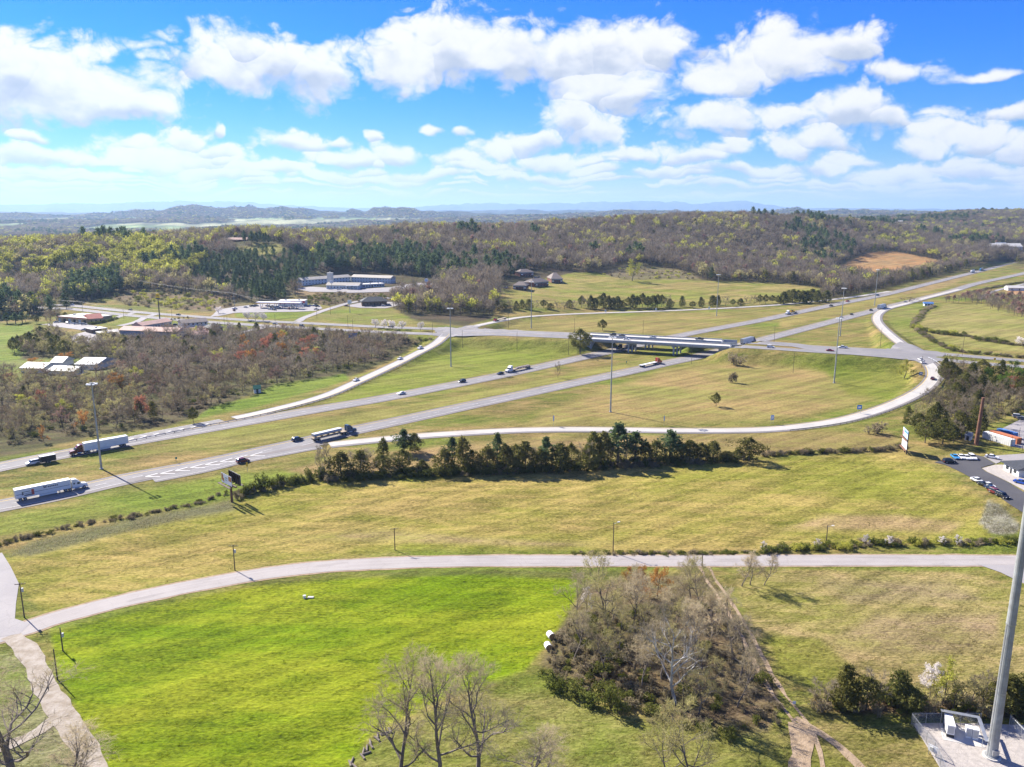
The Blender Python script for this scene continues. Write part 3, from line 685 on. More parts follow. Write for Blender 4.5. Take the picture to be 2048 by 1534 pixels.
def ribbon(name, L, o0, o1, m, lift=0.0, parent=None, label=None, zfix=None, kind='structure', wob=0.0):
    """a strip of road surface between two offsets from a centre line"""
    L = np.asarray(L); n = normals2d(L)
    o0 = np.broadcast_to(np.asarray(o0, float), (len(L),)); o1 = np.broadcast_to(np.asarray(o1, float), (len(L),))
    k = 5 if abs(o1 - o0).max() > 2.5 else 2
    rows = []
    for t in np.linspace(0, 1, k):
        o = o0 + (o1 - o0) * t
        if wob and t in (0.0, 1.0): o = o + wob * fbm(L[:, 0] / 3, L[:, 1] / 3, int(t * 9) + 4, 3)
        rows.append(L[:, :2] + n * o[:, None])
    P = np.stack(rows, 1)
    x, y = P[..., 0], P[..., 1]
    z = (H(x, y) if zfix is None else np.full(x.shape, zfix)) + lift_at(x, y) * (1 if zfix is None else 0) + lift
    V = np.stack([x, y, z], -1).reshape(-1, 3)
    idx = np.arange(len(L) * k).reshape(len(L), k)
    F = np.stack([idx[:-1, :-1], idx[:-1, 1:], idx[1:, 1:], idx[1:, :-1]], -1).reshape(-1, 4)
    o = mesh_ob(name, V, F.tolist(), m, parent)
    uv = o.data.uv_layers.new(name='UVMap')
    s = np.concatenate([[0], np.cumsum(np.linalg.norm(np.diff(L[:, :2], axis=0), axis=1))])
    UV = np.stack([np.broadcast_to(np.linspace(0, 1, k), (len(L), k)), np.broadcast_to(s[:, None], (len(L), k))], -1).reshape(-1, 2)
    li = np.empty(len(o.data.loops), np.int32); o.data.loops.foreach_get('vertex_index', li)
    uv.data.foreach_set('uv', UV[li].ravel().astype(np.float32))
    if o.data.polygons[0].normal.z < 0: o.data.flip_normals()
    if parent is None: tag(o, label, kind=kind)
    else: reg(parent, o)
    return o
def dashes(name, L, off, w, on, gap, m, lift, parent, zfix=None):
    s = np.concatenate([[0], np.cumsum(np.linalg.norm(np.diff(L[:, :2], axis=0), axis=1))])
    n = normals2d(L); V, F = [], []
    q = 0.0
    while q + on < s[-1]:
        row = []
        for t in (q, q + on):
            c = np.array([np.interp(t, s, L[:, 0]), np.interp(t, s, L[:, 1])]); nn = np.array([np.interp(t, s, n[:, 0]), np.interp(t, s, n[:, 1])])
            row.append((c + nn * (off - w / 2), c + nn * (off + w / 2)))
        k = len(V)
        V += [row[0][0], row[0][1], row[1][1], row[1][0]]; F.append((k, k + 1, k + 2, k + 3)); q += on + gap
    V = np.array(V); z = (H(V[:, 0], V[:, 1]) + lift_at(V[:, 0], V[:, 1]) if zfix is None else zfix) + lift
    o = mesh_ob(name, np.column_stack([V, np.broadcast_to(z, len(V))]), F, m, parent)
    if o.data.polygons[0].normal.z < 0: o.data.flip_normals()
    return reg(parent, o)
def between(L, x0, x1): return L[(L[:, 0] >= x0) & (L[:, 0] <= x1)]
def highway(L, nm, lab, exit_w):
    """carriageway: two lanes, paved shoulders, edge lines, lane dashes. exit_w widens the right side near the gore"""
    r = ribbon(nm, L, -6.6 , 6.6, M_SHLD, 0.0, label=lab)
    ribbon('lane_surface', L, -4.2, 3.9, M_ASPH, 0.02, r)
    ribbon('edge_line', L, 3.72, 3.98, M_WHITE, 0.05, r); ribbon('edge_line', L, -4.25, -4.0, M_YELL, 0.05, r)
    dashes('lane_dash', L, -0.1, 0.22, 3.6, 8.6, M_WHITE, 0.05, r)
    return r
ROAD_WB = highway(L_WB, 'highway_westbound', 'far carriageway of the divided highway, traffic towards the viewer', 0)
ROAD_EB = highway(L_EB, 'highway_eastbound', 'near carriageway of the divided highway, traffic going away', 0)
def ramp_road(nm, L, lab, m=None, w=2.6, sh=(1.2, 2.2), flip=1):
    r = ribbon(nm, L, -w - sh[0], w + sh[1], M_SHLD, 0.015, label=lab)
    ribbon('lane_surface', L, -w, w, m or M_CONC, 0.045, r)
    ribbon('edge_line', L, -w - 0.05, -w + 0.2, M_YELL, 0.07, r); ribbon('edge_line', L, w - 0.2, w + 0.05, M_WHITE, 0.07, r)
    return r
XA, XB = G(455, 839)[0], G(652, 890)[0]
ramp_road('entrance_ramp_west', L_RAMPA[L_RAMPA[:, 0] > XA], 'pale concrete ramp dropping from the crossing road to the far carriageway', sh=(2.2, 1.2))
ramp_road('merge_lane_west', L_RAMPA[(L_RAMPA[:, 0] <= XA + 1) & (L_RAMPA[:, 0] > G(200, 890)[0])], 'asphalt merge lane of the west ramp', M_ASPH, sh=(1.2, 0.6))
ramp_road('exit_ramp_east', L_RAMPB[L_RAMPB[:, 0] > XB], 'long pale ramp curving from the near carriageway up to the crossing road', w=2.9)
ramp_road('exit_lane_east', L_RAMPB[(L_RAMPB[:, 0] <= XB + 1) & (L_RAMPB[:, 0] > G(300, 959)[0])], 'asphalt exit lane leaving the near carriageway', M_ASPH, w=2.7, sh=(0.6, 1.8))
ramp_road('entrance_ramp_east', L_RAMPC, 'curved ramp joining the near carriageway beyond the overpass', w=2.8)
ramp_road('exit_ramp_west', L_RAMPD, 'long ramp in front of the distant tree row rising to the crossing road')
# gore chevrons
def chevrons(name, items, parent, w=0.6, zl=0.13):
    V, F = [], []
    for a, tip, b in items:
        for p, q in ((a, tip), (tip, b)):
            p, q = np.array(G(*p)), np.array(G(*q)); d = (q - p)[:2]; d /= np.linalg.norm(d); n = np.array([-d[1], d[0]]) * w / 2
            k = len(V)
            for s, e in ((1, p), (-1, p), (-1, q), (1, q)): V.append((e[0] + s * n[0], e[1] + s * n[1], 0))
            F.append((k, k + 1, k + 2, k + 3))
    V = np.array(V); V[:, 2] = H(V[:, 0], V[:, 1]) + lift_at(V[:, 0], V[:, 1]) + zl
    o = mesh_ob(name, V, F, M_WHITE, parent)
    if o.data.polygons[0].normal.z < 0: o.data.flip_normals()
    return reg(parent, o)
def flat_patch(name, pts, m, label=None, lift=0.0, parent=None, zfix=None, kind='structure', sub=3):
    """a paved or bare area with the given outline"""
    P = np.array([G(*p)[:2] for p in pts]) if len(pts[0]) == 2 else np.array(pts)[:, :2]
    bm = bmesh.new()
    vs = [bm.verts.new((x, y, 0)) for x, y in P]
    bm.faces.new(vs)
    bmesh.ops.triangulate(bm, faces=bm.faces[:])
    for _ in range(sub): bmesh.ops.subdivide_edges(bm, edges=[e for e in bm.edges if e.calc_length() > 4], cuts=1, use_grid_fill=True); bmesh.ops.triangulate(bm, faces=bm.faces[:])
    xy = np.array([v.co[:2] for v in bm.verts]); z = H(xy[:, 0], xy[:, 1]) + lift_at(xy[:, 0], xy[:, 1]) + lift
    for v, q in zip(bm.verts, z): v.co.z = q if zfix is None else zfix
    bmesh.ops.recalc_face_normals(bm, faces=bm.faces[:])
    me = bpy.data.meshes.new(name); bm.to_mesh(me); bm.free(); me.materials.append(m)
    o = bpy.data.objects.new(name, me); C.objects.link(o)
    if me.polygons and me.polygons[0].normal.z < 0: me.flip_normals()
    if parent is not None: o.parent = parent; reg(parent, o)
    else: tag(o, label, kind=kind)
    return o
gore = flat_patch('gore_pavement', [(254, 960), (330, 946), (520, 909), (600, 892), (640, 888), (660, 888), (560, 905), (460, 923), (254, 968)], M_SHLD, 'striped paved wedge where the ramp leaves the near carriageway', 0.085)
chevrons('chevron', [((300 + k * 30.0 + 15, 948.0 - k * 6.15), (300 + k * 30.0 - 9, 954.4 - k * 6.0), (300 + k * 30.0 + 20, 954.4 - k * 5.9)) for k in range(8)], gore)
gore2 = flat_patch('gore_pavement', [(100, 911), (250, 881), (400, 852), (440, 845), (330, 868), (200, 893), (100, 913)], M_SHLD, 'striped paved wedge where the ramp meets the far carriageway', 0.085)
chevrons('chevron', [((262 + k * 25.0 - 14, 884.5 - k * 4.9), (262 + k * 25.0 + 6, 877.5 - k * 4.9), (262 + k * 25.0 - 6, 877.5 - k * 4.7)) for k in range(7)], gore2)
# crossing road on its embankments (the deck between belongs to the bridges)
def arterial(nm, L, lab):
    r = ribbon(nm, L, -5.6, 5.6, M_ASPH, 0.03, label=lab)
    ribbon('edge_line', L, 4.6, 4.85, M_WHITE, 0.06, r); ribbon('edge_line', L, -4.85, -4.6, M_YELL, 0.06, r)
    dashes('lane_dash', L, 0, 0.22, 3, 9, M_WHITE, 0.06, r)
    return r
for nm, L, lab in (('crossing_road_north', CRN_A, 'far roadway of the crossing road, town side of the overpass'), ('crossing_road_north', CRN_B, 'far roadway of the crossing road beyond the overpass'),
                   ('crossing_road_south', CRS_A, 'near roadway of the crossing road, town side of the overpass'), ('crossing_road_south', CRS_B, 'near roadway of the crossing road beyond the overpass')):
    arterial(nm, L, lab)
flat_patch('junction_pavement', [(868, 660), (890, 654), (960, 652), (1060, 664), (1180, 669), (1183, 676), (1060, 671), (930, 673), (880, 674)], M_ASPH, 'paved junction at the head of the two west ramps', 0.06)
flat_patch('junction_pavement', [(1462, 691), (1540, 687), (1640, 694), (1770, 700), (1800, 684), (1830, 692), (1890, 708), (1880, 722), (1850, 732), (1830, 722), (1640, 705)], M_ASPH, 'paved junction at the head of the two east ramps', 0.10)
LOCAL = ribbon('local_road', L_LOCAL, -3.3, 3.3, M_LOCAL, 0.0, label='pale two lane local road curving across the near fields', wob=0.25)
ribbon('road_edge', L_LOCAL, -4.1, -3.2, M_TRACK, -0.03, LOCAL, wob=0.5); ribbon('road_edge', L_LOCAL, 3.2, 4.0, M_TRACK, -0.03, LOCAL, wob=0.5)
flat_patch('side_lot', [(-60, 1120), (4, 1106), (22, 1135), (38, 1168), (32, 1208), (30, 1238), (60, 1248), (40, 1268), (-60, 1285)], M_LOTG, 'grey paved lot edge beside the local road', 0.03)
flat_patch('concrete_apron', [(1952, 1128), (2000, 1131), (2060, 1131), (2120, 1200), (2048, 1168), (2000, 1145)], M_LOTG, 'pale paved apron branching off the local road', 0.03)
ribbon('gravel_drive', line_px([(20, 1272), (50, 1296), (75, 1340), (100, 1390), (135, 1440), (165, 1490), (195, 1550), (220, 1620)], 2), -2.0, 2.0, M_DRIVE, 0.02, label='pale gravel drive running down from the local road', wob=0.8)
ribbon('drive_branch', line_px([(-60, 1502), (20, 1488), (80, 1462), (118, 1432)], 2), -1.4, 1.4, M_DRIVE, 0.01, label='short gravel branch joining the drive', wob=1.0)
TR = line_px([(1408, 1134), (1425, 1165), (1450, 1202), (1475, 1240), (1500, 1285), (1525, 1335), (1552, 1380), (1582, 1420), (1608, 1455), (1625, 1500), (1632, 1560)], 2)
trk = ribbon('dirt_track', TR, -1.6, -0.75, M_TRACK, 0.0, label='two rut dirt track along the right edge of the grove', wob=0.5)
ribbon('wheel_rut', TR, 0.75, 1.6, M_TRACK, 0.0, trk, wob=0.5)
ribbon('track_spread', line_px([(1590, 1436), (1640, 1465), (1680, 1495), (1730, 1550)], 2), -0.9, 0.9, M_TRACK, 0.01, trk, wob=0.8)
ribbon('track_spread', line_px([(1596, 1446), (1606, 1480), (1600, 1530), (1595, 1580)], 2), -1.7, 1.8, M_TRACK, 0.005, trk, wob=1.2)
# ------------------------------------------------------------------ trees: shapes
M_BARK = mat('grey_brown_bark', (.135, .112, .095), 0.95, col2=(.085, .070, .060), vscale=2.0)
M_BARK_DK = mat('dark_bark', (.105, .088, .078), 0.95, col2=(.060, .050, .045), vscale=1.5)
M_BARK_WH = mat('white_sycamore_bark', (.60, .57, .52), 0.9, col2=(.26, .24, .21), vscale=0.35)
M_TWIG = leaf_mat('bare_twigs', [(.235, .175, .125), (.185, .143, .110), (.230, .195, .115)], 0.38)
M_TWIG_GY = leaf_mat('grey_twigs', [(.300, .248, .185), (.230, .190, .145), (.275, .240, .145)], 0.4)
M_TWIG_PALE = leaf_mat('pale_fine_twigs', [(.530, .430, .290), (.440, .360, .245), (.500, .435, .250)], 0.45)
M_BARK_MID = mat('weathered_grey_bark', (.230, .195, .160), 0.95, col2=(.130, .108, .090), vscale=.5)
M_SCRUB = leaf_mat('scrub_twigs', [(.330, .265, .180), (.270, .210, .150), (.300, .275, .140)], 0.4)
M_FAR = leaf_mat('hill_twigs', [(.240, .190, .146), (.190, .152, .126), (.220, .188, .122)], 0.38)
M_FAR_GY = leaf_mat('hill_twigs_grey', [(.275, .232, .188), (.215, .180, .148), (.262, .230, .155)], 0.38)
M_TWIG_OL = leaf_mat('olive_budding_twigs', [(.400, .350, .160), (.330, .285, .145), (.420, .390, .150)], 0.45)
M_YG = leaf_mat('new_yellow_green_leaves', [(.410, .410, .072), (.340, .350, .066), (.470, .450, .105)], 0.5)
M_GREEN = leaf_mat('fresh_green_leaves', [(.110, .180, .025), (.085, .140, .025), (.160, .230, .035)], 0.4)
M_CEDAR = leaf_mat('cedar_foliage', [(.098, .112, .034), (.130, .118, .038), (.175, .170, .046)], 0.4)
M_PINE = leaf_mat('pine_needles', [(.080, .130, .064), (.098, .135, .055), (.135, .170, .066)], 0.4)
M_RED = leaf_mat('red_maple_buds', [(.420, .160, .100), (.360, .150, .100), (.440, .220, .120)], 0.4)
M_ORANGE = leaf_mat('orange_budding_leaves', [(.480, .230, .060), (.420, .190, .060), (.500, .290, .090)], 0.4)
M_BLOSSOM = leaf_mat('white_blossom', [(.720, .660, .620), (.640, .580, .540), (.760, .720, .680)], 0.35)
M_PINKBUD = leaf_mat('dull_pink_buds', [(.330, .190, .150), (.280, .170, .140), (.300, .200, .140)], 0.3)
M_SHRUB = leaf_mat('shrub_leaves', [(.105, .130, .030), (.150, .150, .042), (.180, .200, .042)], 0.4)
M_REED = leaf_mat('dry_reeds', [(.330, .285, .185), (.260, .235, .150), (.230, .230, .100)], 0.45)

class TreeGeo:
    def __init__(s): s.wv, s.wf, s.lv, s.lf = [], [], [], []
    def tube(s, P, r, n):
        """tapered limb through points P"""
        k0 = len(s.wv)
        for i, (p, rr) in enumerate(zip(P, r)):
            d = P[min(i + 1, len(P) - 1)] - P[max(i - 1, 0)]
            d = d / (np.linalg.norm(d) + 1e-9)
            a = np.cross(d, (0.31, 0.17, 0.93) if abs(d[2]) < .85 else (1.0, 0.1, 0)); a /= np.linalg.norm(a); b = np.cross(d, a)
            for q in range(n):
                t = 2 * math.pi * q / n
                s.wv.append(p + (a * math.cos(t) + b * math.sin(t)) * rr)
        for i in range(len(P) - 1):
            for q in range(n):
                s.wf.append((k0 + i * n + q, k0 + i * n + (q + 1) % n, k0 + (i + 1) * n + (q + 1) % n, k0 + (i + 1) * n + q))
    def spike(s, p, d, ln, w, rs):
        a = np.cross(d, rs.normal(size=3)); a /= np.linalg.norm(a) + 1e-9
        k = len(s.lv); s.lv += [p - a * w / 2, p + a * w / 2, p + d * ln]; s.lf.append((k, k + 1, k + 2))
    def leaf(s, p, size, rs, nrm=None, flat=0.0):
        d = rs.normal(size=3); d /= np.linalg.norm(d)
        if nrm is not None:
            d = d - nrm * (d @ nrm) * flat; d /= np.linalg.norm(d) + 1e-9
        a = np.cross(d, rs.normal(size=3)); a /= np.linalg.norm(a) + 1e-9
        k = len(s.lv); h = size * .5
        s.lv += [p - d * h - a * h * .7, p - d * h * .6 + a * h * .8, p + d * h * 1.2 + a * h * .15]; s.lf.append((k, k + 1, k + 2))
    def meshes(s, nm, wood, leafm):
        out = []
        for n, v, f, m in ((nm + '_trunk', s.wv, s.wf, wood), (nm + '_crown', s.lv, s.lf, leafm)):
            me = bpy.data.meshes.new(n)
            if len(v): me.from_pydata([tuple(map(float, q)) for q in v], [], f)
            me.materials.append(m); me.update(); out.append(me)
        return out
def unit(v): return v / (np.linalg.norm(v) + 1e-9)
def deciduous(seed, height=14.0, width=9.0, mains=9, subs=5, fine=0, twigs=8, tl=1.1, tw=0.10, leaves=0, ls=0.7, trunk_r=0.28, clear=0.25, up=0.55, sides=5, lean=0.0, wob=0.10):
    rs = np.random.RandomState(seed); g = TreeGeo()
    n = 8; P = [np.zeros(3)]; d = unit(np.array([lean, rs.normal() * .03, 1.0]))
    for i in range(n):
        d = unit(d + rs.normal(size=3) * wob * np.array([1, 1, .2]) + np.array([0, 0, .15])); P.append(P[-1] + d * height * .92 / n)
    P = np.array(P); tr = trunk_r * (1 - np.linspace(0, 1, n + 1)) ** 0.8 + 0.03
    P[0][2] = -0.4
    g.tube(P, tr, max(5, sides))
    def limb(p, d, ln, r, lev):
        m = 4 if lev == 1 else 3 if lev == 2 else 2
        Q = [p]; dd = d
        for i in range(m):
            dd = unit(dd + rs.normal(size=3) * (.16 + .05 * lev) + np.array([0, 0, .16 if lev < 3 else .08])); Q.append(Q[-1] + dd * ln / m)
        Q = np.array(Q); rr = np.linspace(r, r * .35, m + 1)
        g.tube(Q, rr, sides if lev == 1 else 3)
        def at(t):
            f = t * m; i = min(int(f), m - 1); return Q[i] + (Q[i + 1] - Q[i]) * (f - i), unit(Q[i + 1] - Q[i])
        last = lev == (3 if fine else 2)
        if not last:
            for j in range(subs if lev == 1 else fine):
                t = .30 + .70 * (j + rs.rand() * .8) / (subs if lev == 1 else fine); t = min(t, 1)
                q, dd = at(t); sd = unit(np.cross(dd, rs.normal(size=3)))
                limb(q, unit(dd * .75 + sd * .75 + np.array([0, 0, .12])), ln * (.62 - .25 * t) * (.8 + .4 * rs.rand()), r * (.5 - .2 * t), lev + 1)
        else:
            for j in range(twigs):
                q, dd = at(.25 + .75 * rs.rand()); sd = unit(np.cross(dd, rs.normal(size=3)))
                e = unit(dd * .8 + sd * .7 + np.array([0, 0, .15]))
                g.spike(q, e, tl * (.6 + .7 * rs.rand()), tw, rs)
            for j in range(leaves):
                q, dd = at(.15 + .85 * rs.rand()); g.leaf(q + rs.normal(size=3) * ls * .9, ls * (.6 + .8 * rs.rand()), rs)
    for j in range(mains):
        t = clear + (1 - clear) * (j + .5 * rs.rand()) / mains
        f = t * n; i = min(int(f), n - 1); p = P[i] + (P[i + 1] - P[i]) * (f - i)
        az = j * 2.4 + rs.rand() * .8; el = up * (.55 + .75 * t) + rs.normal() * .1
        d = np.array([math.cos(az) * math.cos(el), math.sin(az) * math.cos(el), math.sin(el)])
        env = math.sin(min(1.0, (1 - t) * 1.15 + .12) * math.pi * .5)
        limb(p, d, width * .5 * (.55 + .6 * env) * (.85 + .3 * rs.rand()), float(tr[i]) * .6, 1)
    return g
def conifer(seed, height=10.0, width=5.0, clumps=230, per=5, size=0.5, kind='cedar'):
    rs = np.random.RandomState(seed); g = TreeGeo()
    g.tube(np.array([[0, 0, -.3], [rs.normal() * .1, rs.normal() * .1, height * .5], [0, 0, height * .93]]), [height * .018 + .05, height * .012 + .03, .03], 5)
    lob = [(rs.rand() * 6.28, .12 + .78 * rs.rand(), .18 + .34 * rs.rand()) for _ in range(13)]
    base = .06 if kind == 'cedar' else .30
    for i in range(clumps):
        t = base + (1 - base) * (rs.rand() ** .85)
        az = rs.rand() * 6.283
        q = (t - base) / (1 - base)
        if kind == 'cedar': r = (1 - q) ** .50 * (.62 + .5 * min(1, q * 4)) * 0.95
        elif kind == 'pine': r = (math.sin(min(1, q * 1.05 + .06) * math.pi) ** .7) * (1.0 - .35 * q) * (.75 + .35 * math.sin(q * 23 + seed))
        else: r = (math.sin(min(1, q * .96 + .10) * math.pi) ** .6)
        for la, lt, lm in lob:
            da = math.atan2(math.sin(az - la), math.cos(az - la)); r *= 1 + lm * math.exp(-(da / .5) ** 2 - ((q - lt) / .18) ** 2) * 1.1 - lm * .35 * math.exp(-((da - 1) / .5) ** 2 - ((q - lt - .15) / .15) ** 2)
        r *= width * .5 * (.55 + .45 * rs.rand() ** .5)
        p = np.array([math.cos(az) * r, math.sin(az) * r, t * height])
        nrm = unit(np.array([math.cos(az), math.sin(az), .45]))
        for k in range(per):
            g.leaf(p + rs.normal(size=3) * size * .55, size * (.6 + .8 * rs.rand()), rs, nrm, .5)
    return g
def bush(seed, height=2.5, width=3.5, clumps=90, per=6, size=0.35):
    rs = np.random.RandomState(seed); g = TreeGeo()
    for k in range(5):
        az = rs.rand() * 6.28; e = np.array([math.cos(az) * width * .25, math.sin(az) * width * .25, height * .6])
        g.tube(np.array([[0, 0, -.2], e * .5, e]), [.06, .045, .02], 4)
    lobes = [np.array([rs.normal() * width * .22, rs.normal() * width * .22, height * (.35 + .4 * rs.rand())]) for _ in range(6)]
    for i in range(clumps):
        c = lobes[i % 6]; d = unit(rs.normal(size=3)); p = c + d * np.array([width * .26, width * .26, height * .32]) * (.6 + .4 * rs.rand())
        p[2] = max(.1, p[2])
        for k in range(per): g.leaf(p + rs.normal(size=3) * size * .6, size * (.6 + .8 * rs.rand()), rs)
    return g
PROTO = {}
def proto(key, geos, wood, leafm, href, wref):
    PROTO[key] = []
    for g in geos:
        v = np.array(g.wv + g.lv)
        PROTO[key].append((g.meshes(key, wood, leafm), float(np.percentile(v[:, 2], 99.3)), 2 * float(np.percentile(np.hypot(v[:, 0], v[:, 1]), 96))))
# close ones with real branching, down to twigs
proto('near_bare', [deciduous(s, 25, 13, 12, 7, 6, 9, 1.15, .034, trunk_r=.34, clear=.24, up=1.05, sides=6, lean=l, wob=.07) for s, l in ((3, -.04), (8, .0), (21, .03))], M_BARK_MID, M_TWIG_PALE, 25, 17)
proto('grove_bare', [deciduous(s, 14, 9, 10, 6, 5, 8, 1.0, .045, trunk_r=.20, clear=.30, up=.85, wob=.12) for s in (5, 6, 7, 9)], M_BARK_MID, M_TWIG_PALE, 14, 10)
proto('grove_olive', [deciduous(s, 12, 9, 10, 6, 5, 7, .9, .045, leaves=3, ls=.20, trunk_r=.18, clear=.22, up=.7, wob=.13) for s in (15, 16, 17)], M_BARK_MID, M_TWIG_OL, 12, 9)
proto('sycamore', [deciduous(33, 16, 12, 10, 6, 5, 8, 1.0, .05, trunk_r=.3, clear=.2, up=.62, wob=.16)], M_BARK_WH, M_TWIG_GY, 16, 12)
proto('grove_orange', [deciduous(s, 10, 8, 9, 5, 4, 5, .8, .05, leaves=12, ls=.30, trunk_r=.18, clear=.2) for s in (18, 19)], M_BARK, M_ORANGE, 10, 8)
proto('near_blossom', [deciduous(44, 9, 6, 9, 5, 4, 5, .8, .05, leaves=12, ls=.25, trunk_r=.15, clear=.2)], M_BARK, M_BLOSSOM, 9, 6)
# middle distance
proto('mid_bare', [deciduous(s, 11, 10, 10, 6, 0, 17, 1.5, .10, trunk_r=.17, clear=.12, up=.5, sides=4) for s in (51, 52, 53, 54, 55)], M_BARK, M_TWIG, 11, 10)
proto('mid_grey', [deciduous(s, 11, 9.5, 10, 6, 0, 16, 1.5, .10, trunk_r=.17, clear=.12, up=.5, sides=4) for s in (56, 57, 58)], M_BARK, M_TWIG_GY, 11, 9.5)
proto('mid_olive', [deciduous(s, 10, 9, 9, 6, 0, 11, 1.3, .10, leaves=9, ls=.42, trunk_r=.16, clear=.12, up=.5, sides=4) for s in (61, 62, 63)], M_BARK, M_TWIG_OL, 10, 9)
proto('mid_red', [deciduous(s, 10, 7, 8, 5, 0, 6, 1.2, .11, leaves=16, ls=.45, trunk_r=.18, clear=.2, sides=4) for s in (64, 65)], M_BARK, M_RED, 10, 7)
proto('mid_orange', [deciduous(s, 10, 7.5, 8, 5, 0, 6, 1.2, .11, leaves=16, ls=.45, trunk_r=.18, clear=.2, sides=4) for s in (66, 67)], M_BARK, M_ORANGE, 10, 7.5)
proto('mid_pinkish', [deciduous(s, 10, 7.5, 8, 5, 0, 8, 1.2, .11, leaves=10, ls=.42, trunk_r=.18, clear=.2, sides=4) for s in (86, 87)], M_BARK, M_PINKBUD, 10, 7.5)
proto('mid_yellow_green', [deciduous(s, 12, 8, 8, 6, 0, 2, 1.0, .11, leaves=20, ls=.55, trunk_r=.2, clear=.2, sides=4) for s in (68, 69, 70)], M_BARK, M_YG, 12, 8)
proto('mid_green', [deciduous(s, 11, 7.5, 8, 6, 0, 2, 1.0, .11, leaves=22, ls=.55, trunk_r=.2, clear=.12, sides=4) for s in (78, 79)], M_BARK, M_GREEN, 11, 7.5)
proto('mid_blossom', [deciduous(s, 6, 6, 8, 5, 0, 2, .8, .1, leaves=24, ls=.42, trunk_r=.14, clear=.22, sides=4, up=.5) for s in (71, 72, 73)], M_BARK, M_BLOSSOM, 6, 6)
proto('cedar', [conifer(s, 10, 5.4, 250, 6, .55, 'cedar') for s in (1, 2, 3, 4, 5)], M_BARK, M_CEDAR, 10, 5.4)
proto('round_cedar', [conifer(s, 9, 6.5, 270, 6, .55, 'round') for s in (6, 7, 8)], M_BARK, M_CEDAR, 9, 6.5)
proto('pine', [conifer(s, 15, 7.0, 210, 6, .75, 'pine') for s in (11, 12, 13, 14)], M_BARK, M_PINE, 15, 7)
proto('shrub', [bush(s, 2.5, 3.5) for s in (1, 2, 3, 4)], M_BARK, M_SHRUB, 2.5, 3.5)
proto('yellow_shrub', [bush(s, 2.5, 3.5) for s in (5, 6)], M_BARK, M_YG, 2.5, 3.5)
proto('brown_shrub', [bush(s, 2.2, 3.4, 90, 6, .34) for s in (7, 8, 9)], M_BARK_MID, M_SCRUB, 2.2, 3.4)

# ------------------------------------------------------------------ trees: one thing each
N_TREES = {}
TREE_NAME = {'near_bare': 'bare_tree', 'grove_bare': 'bare_tree', 'mid_bare': 'bare_tree', 'mid_grey': 'bare_tree', 'sycamore': 'sycamore_tree', 'grove_olive': 'budding_tree', 'mid_olive': 'budding_tree', 'grove_orange': 'orange_tree', 'mid_orange': 'orange_tree', 'mid_red': 'maple_tree',
             'mid_pinkish': 'redbud_tree', 'mid_yellow_green': 'leafing_tree', 'mid_green': 'leafing_tree', 'near_blossom': 'blossom_tree', 'mid_blossom': 'blossom_tree', 'cedar': 'cedar_tree', 'round_cedar': 'cedar_tree', 'pine': 'pine_tree'}
ORD = ['first', 'second', 'third', 'fourth', 'fifth', 'sixth', 'seventh', 'eighth', 'ninth', 'tenth', 'eleventh', 'twelfth', 'thirteenth', 'fourteenth', 'fifteenth', 'sixteenth', 'seventeenth', 'eighteenth', 'nineteenth']
def nth(k): return ORD[k] if k < 19 else ('twentieth' if k == 19 else 'twenty-' + ORD[k - 20] if k < 29 else 'thirtieth' if k == 29 else 'thirty-' + ORD[k - 30] if k < 39 else 'fortieth' if k == 39 else 'forty-' + ORD[k - 40] if k < 49 else 'fiftieth' if k == 49 else 'fifty-' + ORD[k - 50])
def where(p, marks, hgt, lo, hi):
    """what sets a tree of a wood apart: its size and the findable thing it stands nearest to"""
    px, py = (float(v) for v in to_px(*p))
    t = (hgt - lo) / (hi - lo)
    sz = 'low' if t < .25 else 'middling' if t < .55 else 'tall' if t < .85 else 'very tall'
    for k in sorted(range(len(marks)), key=lambda i: (marks[i][0] - px) ** 2 + ((marks[i][1] - py) * 2.2) ** 2)[:5]:
        mx, my, ph = marks[k]; dx, dy = px - mx, (py - my) * 2.2
        side = ('right of' if dx > 0 else 'left of') if abs(dx) > abs(dy) else ('in front of' if dy > 0 else 'behind')
        d = math.hypot(dx, dy); wh = ('close ' if d < 30 else '' if d < 62 else 'well ') + side + ' ' + ph
        if (sz, wh) not in SAID: break
    SAID.add((sz, wh)); return sz, wh
SAID = set()
def plant(key, base, height, label, cat='tree', group=None, width=None, name=None, rs=rng, link=True):
    vs = PROTO[key]; (me_t, me_c), href, wref = vs[rs.randrange(len(vs))]
    N_TREES[key] = N_TREES.get(key, 0) + 1
    nm = name or ('shrub' if cat == 'shrub' else TREE_NAME.get(key, 'tree'))
    e = empty(nm, (base[0], base[1], base[2] - 0.05), rs.random() * 6.28)
    sz = height / href; sw = (width / wref) if width else sz * (.9 + .25 * rs.random())
    e.scale = (sw, sw, sz)
    for pn, me in (('trunk' if cat != 'shrub' else 'stem', me_t), ('crown' if cat != 'shrub' else 'foliage', me_c)):
        if not len(me.vertices): continue
        o = bpy.data.objects.new(pn, me); C.objects.link(o); o.parent = e; reg(e, o)
    return tag(e, label, cat, group)
def plant_px(key, px, py, top, label, cat='tree', group=None, wpx=None, name=None):
    b = G(px, py); h = max(0.8, top_h(b, top))
    w = wpx * math.sqrt(b[0] ** 2 + b[1] ** 2 + CAM_H ** 2) / FPX if wpx else None
    return plant(key, b, h, label, cat, group, w, name)
